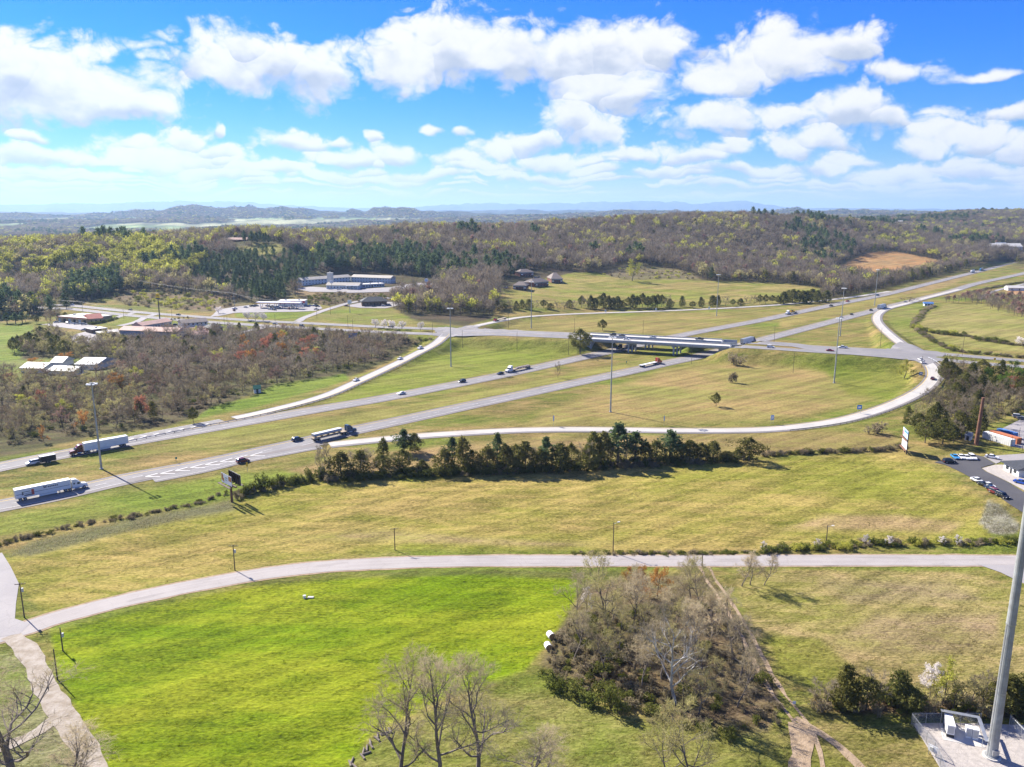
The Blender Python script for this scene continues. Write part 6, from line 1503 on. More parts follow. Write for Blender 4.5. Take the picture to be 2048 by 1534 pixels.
tag(t, 'plain blue billboard standing in the low wood below the blossoming trees', 'billboard')
def road_sign(px, py, top, w, m, lab, posts=2, rz=0.0, hfrac=.55, patch=None):
    b = G(px, py); h = top_h(b, top); t = empty('road_sign', b, rz); ph = h * hfrac
    for x in ((-w * .3, w * .3) if posts == 2 else (0,)): MB().tube((x, .06, -.3), (x, .06, h - .1), .06, .06, 6).build('post', M_GALV, t)
    f = MB().box(-w / 2, w / 2, -.04, .0, h - ph, h).build('panel', m, t)
    if patch: MB().box(-w * .3, w * .3, -.052, -.041, h - ph * .75, h - ph * .3).build('printed_patch', patch, f)
    tag(t, lab, 'road sign')
road_sign(1718, 827, 810, 2.2, M_SIGNB, 'square blue motorist sign on the slope inside the ramp curve', 2, 0, .5, M_ADW)
road_sign(1544, 848, 830, 1.6, M_ADLB, 'pale blue white sign beside the ramp under the tan slope', 2, .2, .55, M_ADW)
road_sign(1328, 851, 832, .9, M_ADLB, 'narrow pale sign by the ramp, right of the light mast foot', 1, .9, .5)
road_sign(1107, 852, 831, .9, M_ADLB, 'narrow pale sign by the ramp, left of the light mast foot', 1, .9, .5)
road_sign(1841, 753, 744, 2.0, M_SIGNB, 'blue sign between the round yellow green tree and the ramp', 2, 0, .6, M_ADW)
road_sign(1884, 786, 773, 1.6, M_SIGNG, 'small green sign on the outer side of the curving ramp', 2, .4, .5)
road_sign(495, 944, 925, .9, M_SIGNY, 'yellow arrow sign on a dark post by the maroon car', 1, -.6, .42)
road_sign(1253, 729, 722, .9, M_SIGNG, 'small green sign in the median below the overpass', 1, .9, .5)
road_sign(1989, 722, 716, 1.5, M_SIGNY, 'small yellow sign in the median of the crossing road at the right', 2, .2, .6)
road_sign(353, 925, 914, .7, M_SIGNG, 'small green marker post in the median beside the maroon truck', 1, .9, .4)
road_sign(1211, 628, 619, 1.5, M_ADW, 'white sign by the far ramp, first from the brick apartments', 2, 0, .6)
road_sign(1312, 624, 616, 1.5, M_ADW, 'white sign by the far ramp behind the middle of the overpass', 2, 0, .6)
road_sign(1418, 621, 613, 1.5, M_ADW, 'white sign by the far ramp left of the light mast', 2, 0, .6)
b = G(1952, 890); t = empty('sign_pole', b); hh = top_h(b, 796)
MB().tube((0, 0, -.4), (.5, 0, hh), .85, .55, 16).build('pole', M_RUST, t); MB().tube((0, 0, -.3), (0, 0, .2), 1.1, 1.1, 16).build('base_flange', M_RUST, t); MB().tube((.5, 0, hh), (.5, 0, hh + .15), .62, .62, 16).build('cap', M_RUST, t)
tag(t, 'thick rust red steel pole without a sign beside the small white shed', 'pole')
def pylon(px, py, top, lab, kind):
    b = G(px, py); h = top_h(b, top); t = empty('pylon_sign', b)
    if kind == 'yellow':
        MB().tube((0, 0, -.4), (0, 0, h - 3.6), .5, .38, 12).build('pole', M_BLACKM, t); MB().box(-1.6, 1.6, -.6, .6, h - 4.5, h - 3.61).build('sign_base', M_BLACKM, t)
        f = MB().prism([(-1.6, h - 3.6), (1.6, h - 3.6), (1.35, h - .4), (.9, h), (-.9, h), (-1.35, h - .4)], -.5, .5).build('sign_face', mat('sign_yellow', (.85, .58, .02), .4), t)
        for k, x in enumerate((-.8, -.1, .55)): MB().box(x, x + .38, -.54, -.505, h - 2.6, h - 1.2).build('letter_block', M_RUST, f)
    else:
        MB().tube((0, 0, -.4), (0, 0, h - 1.5), .28, .25, 10).build('pole', M_GALV, t)
        f = MB()
        if kind == 'round': f.tube((0, -.35, h - 1.7), (0, .35, h - 1.7), 1.9, n=18)
        else: f.box(-1.7, 1.7, -.3, .3, h - 3.4, h)
        f = f.build('sign_face', M_WHITEP, t); MB().box(-.9, .9, -.42, -.36, h - 2.1, h - 1.5).build('printed_patch', M_ADLB, f)
    tag(t, lab, 'sign')
pylon(320, 641, 587, 'tall yellow sign on a black pole above the reddish motel roofs', 'yellow')
pylon(664, 581, 560, 'white square sign at the foot of the pale motel tower', 'square')
pylon(853.5, 592, 557, 'white round topped sign on a tall pole right of the hill motel', 'round')
pylon(700, 626, 600, 'white square sign on the corner lawn below the hill motel', 'square')
pylon(459, 658, 650, 'small round white sign beside the dark roofed diner', 'round')

# ------------------------------------------------------------------ buildings
def bmat(n, c, **k): return mat(n, c, k.pop('rough', .75), **k)
B_TAN = bmat('tan_stucco', (.50, .36, .20), var=.15, vscale=.4); B_WROOF = bmat('white_membrane_roof', (.62, .59, .53), var=.10, vscale=.15); B_RTILE = bmat('red_metal_roof', (.46, .14, .10), var=.2, vscale=.4)
B_PINK = bmat('faded_reddish_roof', (.52, .33, .26), var=.2, vscale=.3); B_GREYW = bmat('grey_blue_wall', (.36, .38, .40), var=.15, vscale=.4); B_WHITEW = bmat('white_wall', (.66, .66, .64), var=.1, vscale=.5)
B_METAL = bmat('pale_metal_roof', (.36, .38, .40), var=.12, vscale=.3, rough=.5); B_TANROOF = bmat('light_tan_shingle', (.45, .41, .34), var=.15, vscale=.4); B_BLUEW = bmat('pale_blue_siding', (.56, .63, .68), var=.12, vscale=.4)
B_BRICK = bmat('dark_red_brick', (.20, .085, .065), var=.2, vscale=.6); B_SHING = bmat('brown_grey_shingle', (.20, .165, .145), var=.2, vscale=.5); B_DARKR = bmat('dark_slate_shingle', (.060, .065, .075), var=.25, vscale=.7)
B_RED = bmat('bright_red_trim', (.55, .05, .04)); B_CREAM = bmat('cream_block_tower', (.68, .66, .58), var=.1, vscale=.5); B_BROWN = bmat('brown_wood_wall', (.16, .11, .08), var=.2, vscale=.5)
B_OR = bmat('orange_container', (.46, .16, .07), var=.2, vscale=.5); B_BLU = bmat('blue_container', (.08, .20, .46), var=.2, vscale=.5); B_GREENR = bmat('green_roof', (.03, .17, .10))
def building(px0, px1, depth, h, roof, mw, mr, lab, name='building', cat='building', hip=0, pitch=.28, over=.6, rows=1, nwin=0, door=True, trim=None, side=0, rz=None, length=None, base=None, group=None, ww=1.1, wh=1.3):
    a, b = np.array(G(*px0)), np.array(G(*px1)) if px1 else None
    if length: ang = rz; ln = length
    else: ang = math.atan2(b[1] - a[1], b[0] - a[0]); ln = float(np.hypot(*(b - a)[:2]))
    z = min(a[2], b[2] if b is not None else a[2]) if base is None else base
    t = empty(name, (a[0], a[1], z), ang)
    wl = MB().box(0, ln, 0, depth, -1.5, h).build('wall', mw, t)
    if roof == 'flat':
        rf = MB().box(-.25, ln + .25, -.25, depth + .25, h + .001, h + .35).box(0.2, ln - .2, .2, depth - .2, h + .351, h + .40).build('roof', mr, t)
        for k in range(max(1, int(ln / 9))): MB().box(ln * (k + .5) / max(1, int(ln / 9)) - .9, ln * (k + .5) / max(1, int(ln / 9)) + .7, depth * .45, depth * .45 + 1.5, h + .401, h + 1.3).build('roof_unit', M_STEEL, t)
        if trim: MB().box(-.3, ln + .3, -.32, -.251, h - .3, h + .5).build('trim', trim, t)
    else:
        r = depth / 2 * pitch * 2; hp = hip
        V = [(-over, -over, h), (ln + over, -over, h), (ln + over, depth + over, h), (-over, depth + over, h), (hp - (over if not hp else 0), depth / 2, h + r), (ln - hp + (over if not hp else 0), depth / 2, h + r)]
        V += [(x, y, zz - .22) for x, y, zz in V[:4]]
        F = [(0, 1, 5, 4), (2, 3, 4, 5), (1, 2, 5), (3, 0, 4), (0, 6, 7, 1), (1, 7, 8, 2), (2, 8, 9, 3), (3, 9, 6, 0), (9, 8, 7, 6)]
        reg(t, mesh_ob('roof', V, F, mr, t)); 
        if not hip:
            for x in (0.0, ln):
                reg(t, mesh_ob('gable', [(x, 0, h - .01), (x, depth, h - .01), (x, depth / 2, h + r - .03), (x + (-.04 if x == 0 else .04), 0, h - .01), (x + (-.04 if x == 0 else .04), depth, h - .01), (x + (-.04 if x == 0 else .04), depth / 2, h + r - .03)], [(0, 1, 2), (3, 5, 4), (0, 3, 4, 1), (1, 4, 5, 2), (2, 5, 3, 0)], mw, t))
    wm = None
    for rw in range(rows):
        zz = (rw + .5) * h / rows + .1
        for k in range(nwin):
            if wm is None:
                wo = MB().box(-ww / 2, ww / 2, -.05, .02, -wh / 2, wh / 2).build('window', M_GLASS, t); wm = wo.data
            else: wo = bpy.data.objects.new('window', wm); C.objects.link(wo); wo.parent = t; reg(t, wo)
            wo.location = (ln * (k + .5) / nwin, 0, zz)
        for k in range(side):
            if wm is None: wo = MB().box(-ww / 2, ww / 2, -.05, .02, -wh / 2, wh / 2).build('window', M_GLASS, t); wm = wo.data
            else: wo = bpy.data.objects.new('window', wm); C.objects.link(wo); wo.parent = t; reg(t, wo)
            wo.location = (ln, depth * (k + .5) / side, zz); wo.rotation_euler = (0, 0, math.pi / 2)
    if door: MB().box(ln * .5 - .5, ln * .5 + .5, -.07, .0, 0, 2.1).build('door', M_BLACKM, t)
    tag(t, lab, cat, group); return t, ln
# strip of service bays
t, ln = building((116, 644), (176, 648), 24, 4.6, 'flat', B_TAN, B_WROOF, 'tan service building with a white flat roof and open bays', trim=B_RTILE, door=False)
for k in range(6): MB().box(ln * (k + .18) / 6, ln * (k + .82) / 6, -.06, .01, 0, 3.4).build('bay_panel', M_BLACKM if k % 2 else M_ADG, t)  # flat panels on a solid wall; black ones paint the dark inside of open bays
for k in range(7): MB().box(ln * k / 6 - .25, ln * k / 6 + .25, -1.3, -.9, -.3, 4.4).build('column', B_TAN, t)
building((179, 648), (206, 645), 15, 4.2, 'gable', B_TAN, B_RTILE, 'tan building with a red roof joined to the white roofed service bays', pitch=.22, nwin=3)
building((240, 672), (354, 676), 12, 4.6, 'gable', B_GREYW, B_PINK, 'long grey motel wing under a faded reddish roof', pitch=.2, rows=1, nwin=0, door=False)
building((286, 663), (344, 652), 11, 4.6, 'gable', B_GREYW, B_PINK, 'reddish roofed motel wing behind the long grey wing', pitch=.2, nwin=10, side=2)
building((366, 660), (416, 655), 12, 5.2, 'gable', B_WHITEW, B_SHING, 'white walled motel block with a grey brown roof', pitch=.2, rows=2, nwin=6)
building((380, 672), (413, 667), 10, 3.4, 'gable', B_BROWN, B_PINK, 'low brown block joining the reddish motel wings', pitch=.22)
building((386, 678), (418, 676), 9, 3.0, 'gable', B_WHITEW, B_PINK, 'small pink roofed office at the wood edge', pitch=.25)
building((249, 672.6), (277, 673.6), 5, 2.6, 'gable', B_WHITEW, B_METAL, 'small white annex before the long grey motel wing', pitch=.15)
building((424, 666), (446, 663), 12, 3.6, 'hip', B_BROWN, B_DARKR, 'low diner with a dark overhanging roof', hip=4, nwin=4, over=1.2)
for q0, q1, d, h, m, lab in (((185, 668), (215, 664), 12, 3.2, B_BROWN, 'flat pale roofed block among parked cars left of the motels'), ((199, 676), (235, 672), 10, 3.4, B_BROWN, 'flat pale roofed block beside the long grey motel wing')):
    building(q0, q1, d, h, 'flat', m, B_WROOF, lab, nwin=4)
# metal sheds
building((152, 739), (194, 740), 20, 3.4, 'gable', B_WHITEW, B_METAL, 'largest white metal shed at the left of the low wood', pitch=.12)
building((103, 734), (126, 734), 12, 3.0, 'gable', B_WHITEW, B_METAL, 'small white shed behind the largest metal shed', pitch=.2)
building((97, 750), (148, 752), 12, 2.8, 'gable', B_WHITEW, B_METAL, 'long white roofed shed nearest the low wood', pitch=.15)
building((42, 745), (86, 746), 14, 2.8, 'gable', B_WHITEW, B_METAL, 'white shed behind the coppery tree', pitch=.16)
building((508, 787), (522, 786), 4, 2.4, 'gable', B_WHITEW, B_GREENR, 'tiny white hut with a green roof at the wood edge', name='hut', cat='hut', pitch=.4, over=.25)
# filling station
b0, b1 = np.array(G(512, 617)), np.array(G(598, 619)); ang = math.atan2(b1[1] - b0[1], b1[0] - b0[0]); ln = float(np.hypot(*(b1 - b0)[:2]))
t = empty('filling_station_canopy', (b0[0], b0[1], b0[2]), ang)
MB().box(0, ln, 0, 9, 5.0, 5.9).build('roof', M_WHITEP, t); MB().box(-.05, ln + .05, -.07, -.001, 5.0, 5.35).build('red_band', B_RED, t)
for k in range(6):
    for y in (2.5, 6.5): MB().box(ln * (k + .5) / 6 - .25, ln * (k + .5) / 6 + .25, y - .25, y + .25, -.4, 4.999).build('column', M_WHITEP, t)
    MB().box(ln * (k + .5) / 6 - .9, ln * (k + .5) / 6 - .3, 4.1, 4.9, -.2, 1.7).build('fuel_pump', B_RED, t)
tag(t, 'long white filling station canopy with a red band', 'canopy')
t, ln = building((556, 612), (610, 613), 14, 5.2, 'flat', B_WHITEW, B_WROOF, 'white filling station shop with red panels behind the canopy', trim=M_WHITEP, nwin=6)
for x0, x1 in ((.08, .24), (.48, .66), (.88, 1.0)): MB().box(ln * x0, ln * x1, -.40, -.33, 3.6, 5.2).build('red_panel', B_RED, t)
# motel on its hill bench
building((604, 572), (702, 563), 12, 6.0, 'gable', B_BLUEW, B_TANROOF, 'two storey motel wing running left from the pale tower', rows=2, nwin=16, pitch=.22, base=12.3, ww=1.0, wh=1.1)
building((703, 563.5), (781, 567), 12, 6.2, 'gable', B_BLUEW, B_TANROOF, 'two storey motel wing running right behind the lobby', rows=2, nwin=14, side=3, pitch=.22, base=12.3, ww=1.0, wh=1.1)
t, _ = building((655, 574), (663.5, 574), 5, 15.0, 'flat', B_CREAM, B_CREAM, 'tall pale blank tower of the hill motel', name='tower', cat='tower', door=False)
t, ln = building((653, 578.5), (718, 578.5), 11, 4.4, 'gable', B_BLUEW, B_TANROOF, 'motel lobby with a tan roof and white columns', nwin=10, pitch=.25)
for k in range(4): MB().box(ln * (.64 + .11 * k), ln * (.64 + .11 * k) + .5, -2.6, -2.1, -.5, 4.2).build('column', M_WHITEP, t)
MB().box(ln * .62, ln * 1.0, -2.9, -.62, 4.201, 4.6).build('porch_roof', M_WHITEP, t)
building((720, 576), (769, 573), 12, 3.4, 'flat', B_BLUEW, B_WROOF, 'low white roofed motel wing right of the lobby', nwin=9, ww=2.2)
building((724, 613), (774, 611.5), 14, 4.6, 'hip', B_BROWN, B_DARKR, 'dark roofed restaurant below the hill motel', hip=6, nwin=7, over=1.0)
# brick apartments
for q0, q1, d, lab in (((1026, 578.5), (1053, 581.5), 15, 'brick apartment block nearest the far ramp'), ((1068, 574.5), (1097, 572), 15, 'middle brick apartment block'), ((1103, 566.5), (1125, 567), 26, 'brick apartment block highest up the field'), ((1040, 553.5), (1067, 553), 14, 'brick apartment block behind the parked cars')):
    t, ln = building(q0, q1, d, 5.6, 'hip', B_BRICK, B_SHING, lab, hip=5, rows=2, nwin=5, side=4, pitch=.24, over=.7, group='brick apartment blocks', ww=1.6)
    MB().box(-.06, ln + .06, -.08, -.001, 4.3, 5.5).build('siding_band', B_GREYW, t)
    for k in (0.12, .88): MB().box(ln * k - 1.2, ln * k + 1.2, -1.4, -.081, 2.5, 2.7).box(ln * k - 1.2, ln * k + 1.2, -1.4, -1.33, 2.7, 3.6).build('balcony', M_WHITEP, t)
# houses on the hills
for px, py, l, d, rz, h, rf, mw, mr, lab in ((121, 535, 13, 9, .1, 4, 'gable', B_BROWN, B_WROOF, 'house with a pale roof among the yellow green trees'), (150, 536, 11, 8, -.1, 4, 'gable', B_BLUEW, B_METAL, 'small pale blue house right of the pale roofed one'), (188, 516, 16, 9, .0, 3, 'gable', B_TAN, B_TANROOF, 'low tan house among the trees of the town hill'), (262, 514, 16, 9, .0, 3, 'gable', B_WHITEW, B_SHING, 'low house with a brown roof on the wooded town hill'),
                                              (425, 504, 20, 12, .1, 3.5, 'hip', B_BRICK, B_DARKR, 'grey roofed house below the hilltop lawn'), (455, 484, 26, 10, .0, 3.2, 'gable', B_BRICK, B_PINK, 'long brick ranch house at the hilltop lawn'), (1871, 472, 30, 14, .0, 4, 'gable', B_WHITEW, B_DARKR, 'dark roofed white house on the far right hill'), (1793, 448, 22, 14, .0, 7, 'gable', B_WHITEW, B_WROOF, 'pale house beside the strip of far pasture'),
                                              (1985, 499, 58, 22, -.05, 6, 'gable', B_WHITEW, B_WROOF, 'long white barn like building near the right edge'), (1944, 504, 24, 16, -.2, 5, 'gable', B_WHITEW, B_METAL, 'pale metal roofed building left of the long white one'), (1994, 493, 20, 12, 0, 5, 'gable', B_WHITEW, B_METAL, 'smaller pale building behind the long white one'), (2016, 581, 26, 9, -.1, 3.2, 'gable', B_WHITEW, B_WROOF, 'low white building on red soil at the right edge'), (1591, 558, 14, 6, -.15, 3, 'gable', B_BROWN, B_METAL, 'pale roofed shed at the wood edge right of the upper field'), (1849, 612, 8, 5, -.2, 2.6, 'gable', B_BLUEW, B_BLU, 'small blue roofed hut at the corner of the east field'), (1605, 549, 10, 6, .2, 3, 'gable', B_BROWN, B_METAL, 'small grey shed behind the pale roofed one')):
    building((px, py), None, d, h, rf, mw, mr, lab, name='house' if 'house' in lab else 'building', cat='house' if 'house' in lab else 'building', hip=3 if rf == 'hip' else 0, rz=rz, length=l, nwin=3 if l < 40 else 9)
# office lot on the right
flat_patch('office_lot', [(1868, 925), (1900, 918), (1950, 910), (1966, 914), (1990, 928), (1962, 936), (1972, 944), (2010, 962), (2060, 992), (2060, 1034), (2020, 1010), (1960, 966), (1920, 944), (1890, 930)], M_LOT, 'black asphalt car park beside the big field', 0.03)
flat_patch('lot_lane', [(1966, 913), (2060, 907), (2060, 920), (2006, 922), (1992, 928)], M_LOTG, 'pale paved lane behind the office', 0.02)
flat_patch('gravel_bed', [(1964, 937), (1990, 930), (2006, 930), (2060, 955), (2060, 988), (2012, 962), (1974, 944)], M_GRAVEL, 'pale gravel bed in front of the office', 0.02)
flat_patch('storage_yard', [(1990, 884), (2030, 870), (1995, 862), (2060, 830), (2060, 900), (2020, 893)], M_LOTG, 'grey paved storage yard at the right edge', 0.02)
t, ln = building((2006, 940), None, 22, 3.2, 'hip', B_WHITEW, B_DARKR, 'white office with a dark hipped roof beside the black car park', hip=4, rz=-math.pi / 2 + .02, length=8.6, nwin=2, over=.9, pitch=.10, ww=1.5)
CR_ = heading(1964, 861, 2013, 875.5, 2.8)
for px, py, rz, l, w, h, m, lab in ((1964, 876, CR_, 13.0, 2.6, 2.8, B_WHITEW, 'long white storage container at the paved yard'), (1977, 873, CR_, 13.0, 2.5, 2.75, B_OR, 'orange shipping container behind the long white one'), (1992, 868.5, CR_, 8, 2.5, 2.6, B_BLU, 'blue shipping container behind the orange one')):
    b = G(px, py); t = empty('shipping_container', b, rz)
    MB().box(0, l, 0, w, 0.1, h).build('body', m, t)
    for k in range(int(l / .9)): MB().box(k * .9 + .2, k * .9 + .55, -.05, -.001, .3, h - .15).build('rib', m, t)
    for k in (0.02, .52): MB().box(l + .001, l + .06, w * k, w * (k + .46), .2, h - .1).build('door', m, t)
    tag(t, lab, 'container')
building((1929, 880), (1940.5, 882), 3.0, 2.1, 'gable', B_WHITEW, B_METAL, 'small white shed beside the rust red pole', name='shed', cat='shed', pitch=.45, over=.25)
for px, py, top in ((2022, 897, 872), (2044, 902, 864), (2036, 888, 855)):
    power_pole(px, py, top, 'thin grey pole on the fence of the storage yard', 0, grp='poles of the storage yard', r=.09)

# ------------------------------------------------------------------ town paving
flat_patch('station_forecourt', [(436, 620), (470, 614), (520, 608), (640, 611), (645, 617), (632, 622), (590, 624), (470, 626), (440, 632), (420, 634)], M_LOTG, 'pale paved forecourt of the filling station', 0.04)
flat_patch('service_forecourt', [(82, 650), (110, 645), (178, 650), (196, 653), (160, 660)], M_LOTG, 'pale paved forecourt of the tan service building', 0.04)
flat_patch('motel_court', [(330, 662), (350, 652), (372, 648), (408, 640), (412, 646), (372, 662)], M_LOTG, 'pale paved court of the reddish motel', 0.04)
flat_patch('parking_yard', [(140, 672), (170, 664), (236, 658), (240, 668), (190, 685), (150, 690)], M_LOTG, 'pale parking yard left of the reddish motel', 0.04)
flat_patch('motel_terrace', [(585, 577), (620, 574), (700, 580), (780, 575), (830, 566), (868, 567), (884, 574), (860, 578), (790, 584), (700, 586), (620, 584)], M_LOTG, 'paved terrace around the hill motel', 0.08)
flat_patch('restaurant_lot', [(690, 612), (720, 606), (790, 604), (812, 606), (770, 617), (720, 616)], M_LOTG, 'paved car park of the dark roofed restaurant', 0.05)
def lane(name, pts, w, lab, m=M_LOTG): return ribbon(name, line_px(pts, 5) if len(pts[0]) == 3 else smooth_line([G(*q) for q in pts], 5), -w / 2, w / 2, m, .03, label=lab)
lane('motel_road', [(592, 645), (606, 637), (632, 627), (668, 615), (700, 606), (760, 598), (812, 592), (850, 588)], 7, 'side road climbing from the crossing road to the hill motel')
lane('motel_drive', [(868, 570), (884, 577), (876, 586), (850, 589)], 6, 'looping drive at the right end of the hill motel')
lane('town_lane', [(196, 646), (230, 637), (268, 626)], 6, 'pale lane from the service building to the crossing road')
lane('town_lane', [(238, 652), (270, 645), (300, 632), (318, 628)], 7, 'pale lane from the reddish motel to the crossing road')
lane('town_lane', [(470, 668), (500, 661), (530, 655), (560, 650)], 6, 'pale lane at the wood edge joining the crossing road')
lane('field_lane', [(1958, 598), (1985, 584), (2020, 574), (2060, 566)], 5, 'pale lane beside the far fence row on the right')
# ------------------------------------------------------------------ vehicles
def paint(n, c): return mat('paint_' + n, c, 0.28, 0.0, 0.5)
PAINT = {'white': paint('white', (.74, .74, .74)), 'silver': paint('silver', (.42, .44, .46)), 'black': paint('black', (.018, .019, .022)), 'navy': paint('navy', (.018, .035, .085)), 'red': paint('red', (.34, .02, .02)), 'maroon': paint('maroon', (.14, .025, .028)), 'blue': paint('blue', (.02, .22, .50)), 'teal': paint('teal', (.02, .14, .22)), 'grey': paint('grey', (.12, .125, .13)), 'royal': paint('royal', (.03, .09, .40)), 'dkblue': paint('dark_blue', (.015, .07, .16)), 'orange': paint('orange_red', (.52, .06, .02))}
M_LAMPW = mat('headlamp', (.75, .75, .72), 0.2); M_LAMPR = mat('tail_lamp', (.40, .01, .01), 0.3); M_HUB = mat('wheel_rim', (.45, .45, .46), 0.35, 0.6); M_CARGO = mat('steel_cargo', (.40, .36, .33), 0.5, 0.3, col2=(.25, .17, .13), vscale=1.0); M_WOODB = mat('pale_timber_deck', (.36, .29, .20), 0.8)
def wheel(parent, x, y, r, w):
    o = MB().tube((x, y - w / 2, r), (x, y + w / 2, r), r, n=12).build('wheel', M_DARK, parent)
    MB().tube((x, y - w / 2 - .012, r), (x, y + w / 2 + .012, r), r * .58, n=10).build('rim', M_HUB, o)
    return o
def make_car(kind):
    L, Wd, Hh = {'sedan': (4.7, 1.8, 1.45), 'suv': (4.8, 1.9, 1.75), 'pickup': (5.7, 1.95, 1.85)}[kind]
    t = empty('car' if kind != 'pickup' else 'pickup_truck', (0, 0, -500)); w = Wd / 2
    hb = .92 if kind == 'sedan' else 1.05
    def shell(prof, w0, w1, zlo, zhi):
        """side outline pulled across, drawn in towards the top"""
        p = MB().prism(prof, -1, 1); out = []
        for x, y, z in p.v:
            f = (z - zlo) / max(zhi - zlo, .01); f = min(max(f, 0), 1); out.append((x, y * (w0 + (w1 - w0) * f), z))
        p.v = out; return p
    low = [(L / 2, .32), (L / 2 + .02, .60), (L / 2 - .15, .74), (L / 2 - 1.15, hb), (-L / 2 + (.12 if kind != 'pickup' else .05), hb + (.04 if kind == 'sedan' else 0)), (-L / 2, .62), (-L / 2 + .05, .32)]
    if kind == 'pickup': low = [(L / 2, .40), (L / 2 + .02, .75), (L / 2 - .12, .98), (L / 2 - 1.3, hb + .05), (-L / 2, hb + .05), (-L / 2 - .02, .6), (-L / 2 + .05, .42)]
    body = shell(low, w, w * .95, .4, hb).build('body', PAINT['white'], t)
    if kind == 'sedan': cab = [(1.05, hb), (.35, Hh - .06), (-.9, Hh - .06), (-1.75, hb + .02)]; rf = [(.36, Hh - .061), (.2, Hh), (-.8, Hh), (-.95, Hh - .061)]
    elif kind == 'suv': cab = [(1.15, hb), (.55, Hh - .06), (-1.95, Hh - .08), (-2.3, hb)]; rf = [(.56, Hh - .061), (.4, Hh), (-1.85, Hh), (-2.0, Hh - .081)]
    else: cab = [(1.35, hb + .05), (.70, Hh - .06), (-.75, Hh - .06), (-.95, hb + .05)]; rf = [(.71, Hh - .061), (.5, Hh), (-.65, Hh), (-.8, Hh - .061)]
    shell(cab, w * .92, w * .74, hb, Hh).build('windows', M_GLASS, t)
    shell(rf, w * .76, w * .68, Hh - .06, Hh).build('roof', PAINT['white'], t)
    if kind == 'pickup': MB().box(-L / 2 + .15, -1.05, -w * .8, w * .8, hb + .051, hb + .062).build('bed_floor', M_BLACKM, t); [MB().box(-L / 2 + .02, -1.0, s * w * .88 - .06, s * w * .88 + .06, hb + .051, hb + .30).build('bed_side', PAINT['white'], t) for s in (-1, 1)]
    for x in (L * .31, -L * .30):
        for s in (-1, 1): wheel(t, x, s * (w - .10), .33 if kind == 'sedan' else .38, .24)
    for s in (-1, 1):
        MB().box(L / 2 - .10, L / 2 + .035, s * w * .70 - .2, s * w * .70 + .2, .60, .73).build('headlight', M_LAMPW, t)
        MB().box(-L / 2 - .03, -L / 2 + .10, s * w * .75 - .17, s * w * .75 + .17, .66, .82).build('tail_light', M_LAMPR, t)
    t['L'] = L
    return t
CARS = {k: make_car(k) for k in ('sedan', 'suv', 'pickup')}
USED = set()
def recolour(o, m):
    for c in kids(o):
        if c.name.split('.')[0] in ('body', 'roof', 'bed_side', 'cab', 'hood', 'fairing'):
            c.material_slots[0].link = 'OBJECT'; c.material_slots[0].material = m
def car(kind, pos, rz, col, lab, group=None):
    if kind not in USED:
        USED.add(kind); o = CARS[kind]; o.location = pos; o.rotation_euler = (0, 0, rz); o['label'] = lab
        if group: o['group'] = group
    else: o = copy_thing(CARS[kind], pos, rz, lab, group)
    o['category'] = 'pickup truck' if kind == 'pickup' else 'car'
    if not group and 'group' in o: del o['group']
    recolour(o, PAINT[col]); return o
def on_road(L, px, py, sense, h=None, off=0.0):
    p = np.array(PW(px, py, h) if h is not None else G(px, py))
    i = int(np.argmin(((L[:, :2] - p[:2]) ** 2).sum(1))); j0, j1 = max(i - 1, 0), min(i + 1, len(L) - 1)
    d = (L[j1] - L[j0])[:2] * sense
    z = (h + .07) if h is not None else h1(p[0], p[1]) + float(lift_at(p[0], p[1])) + .04
    return (float(p[0]), float(p[1]), z), math.atan2(d[1], d[0])
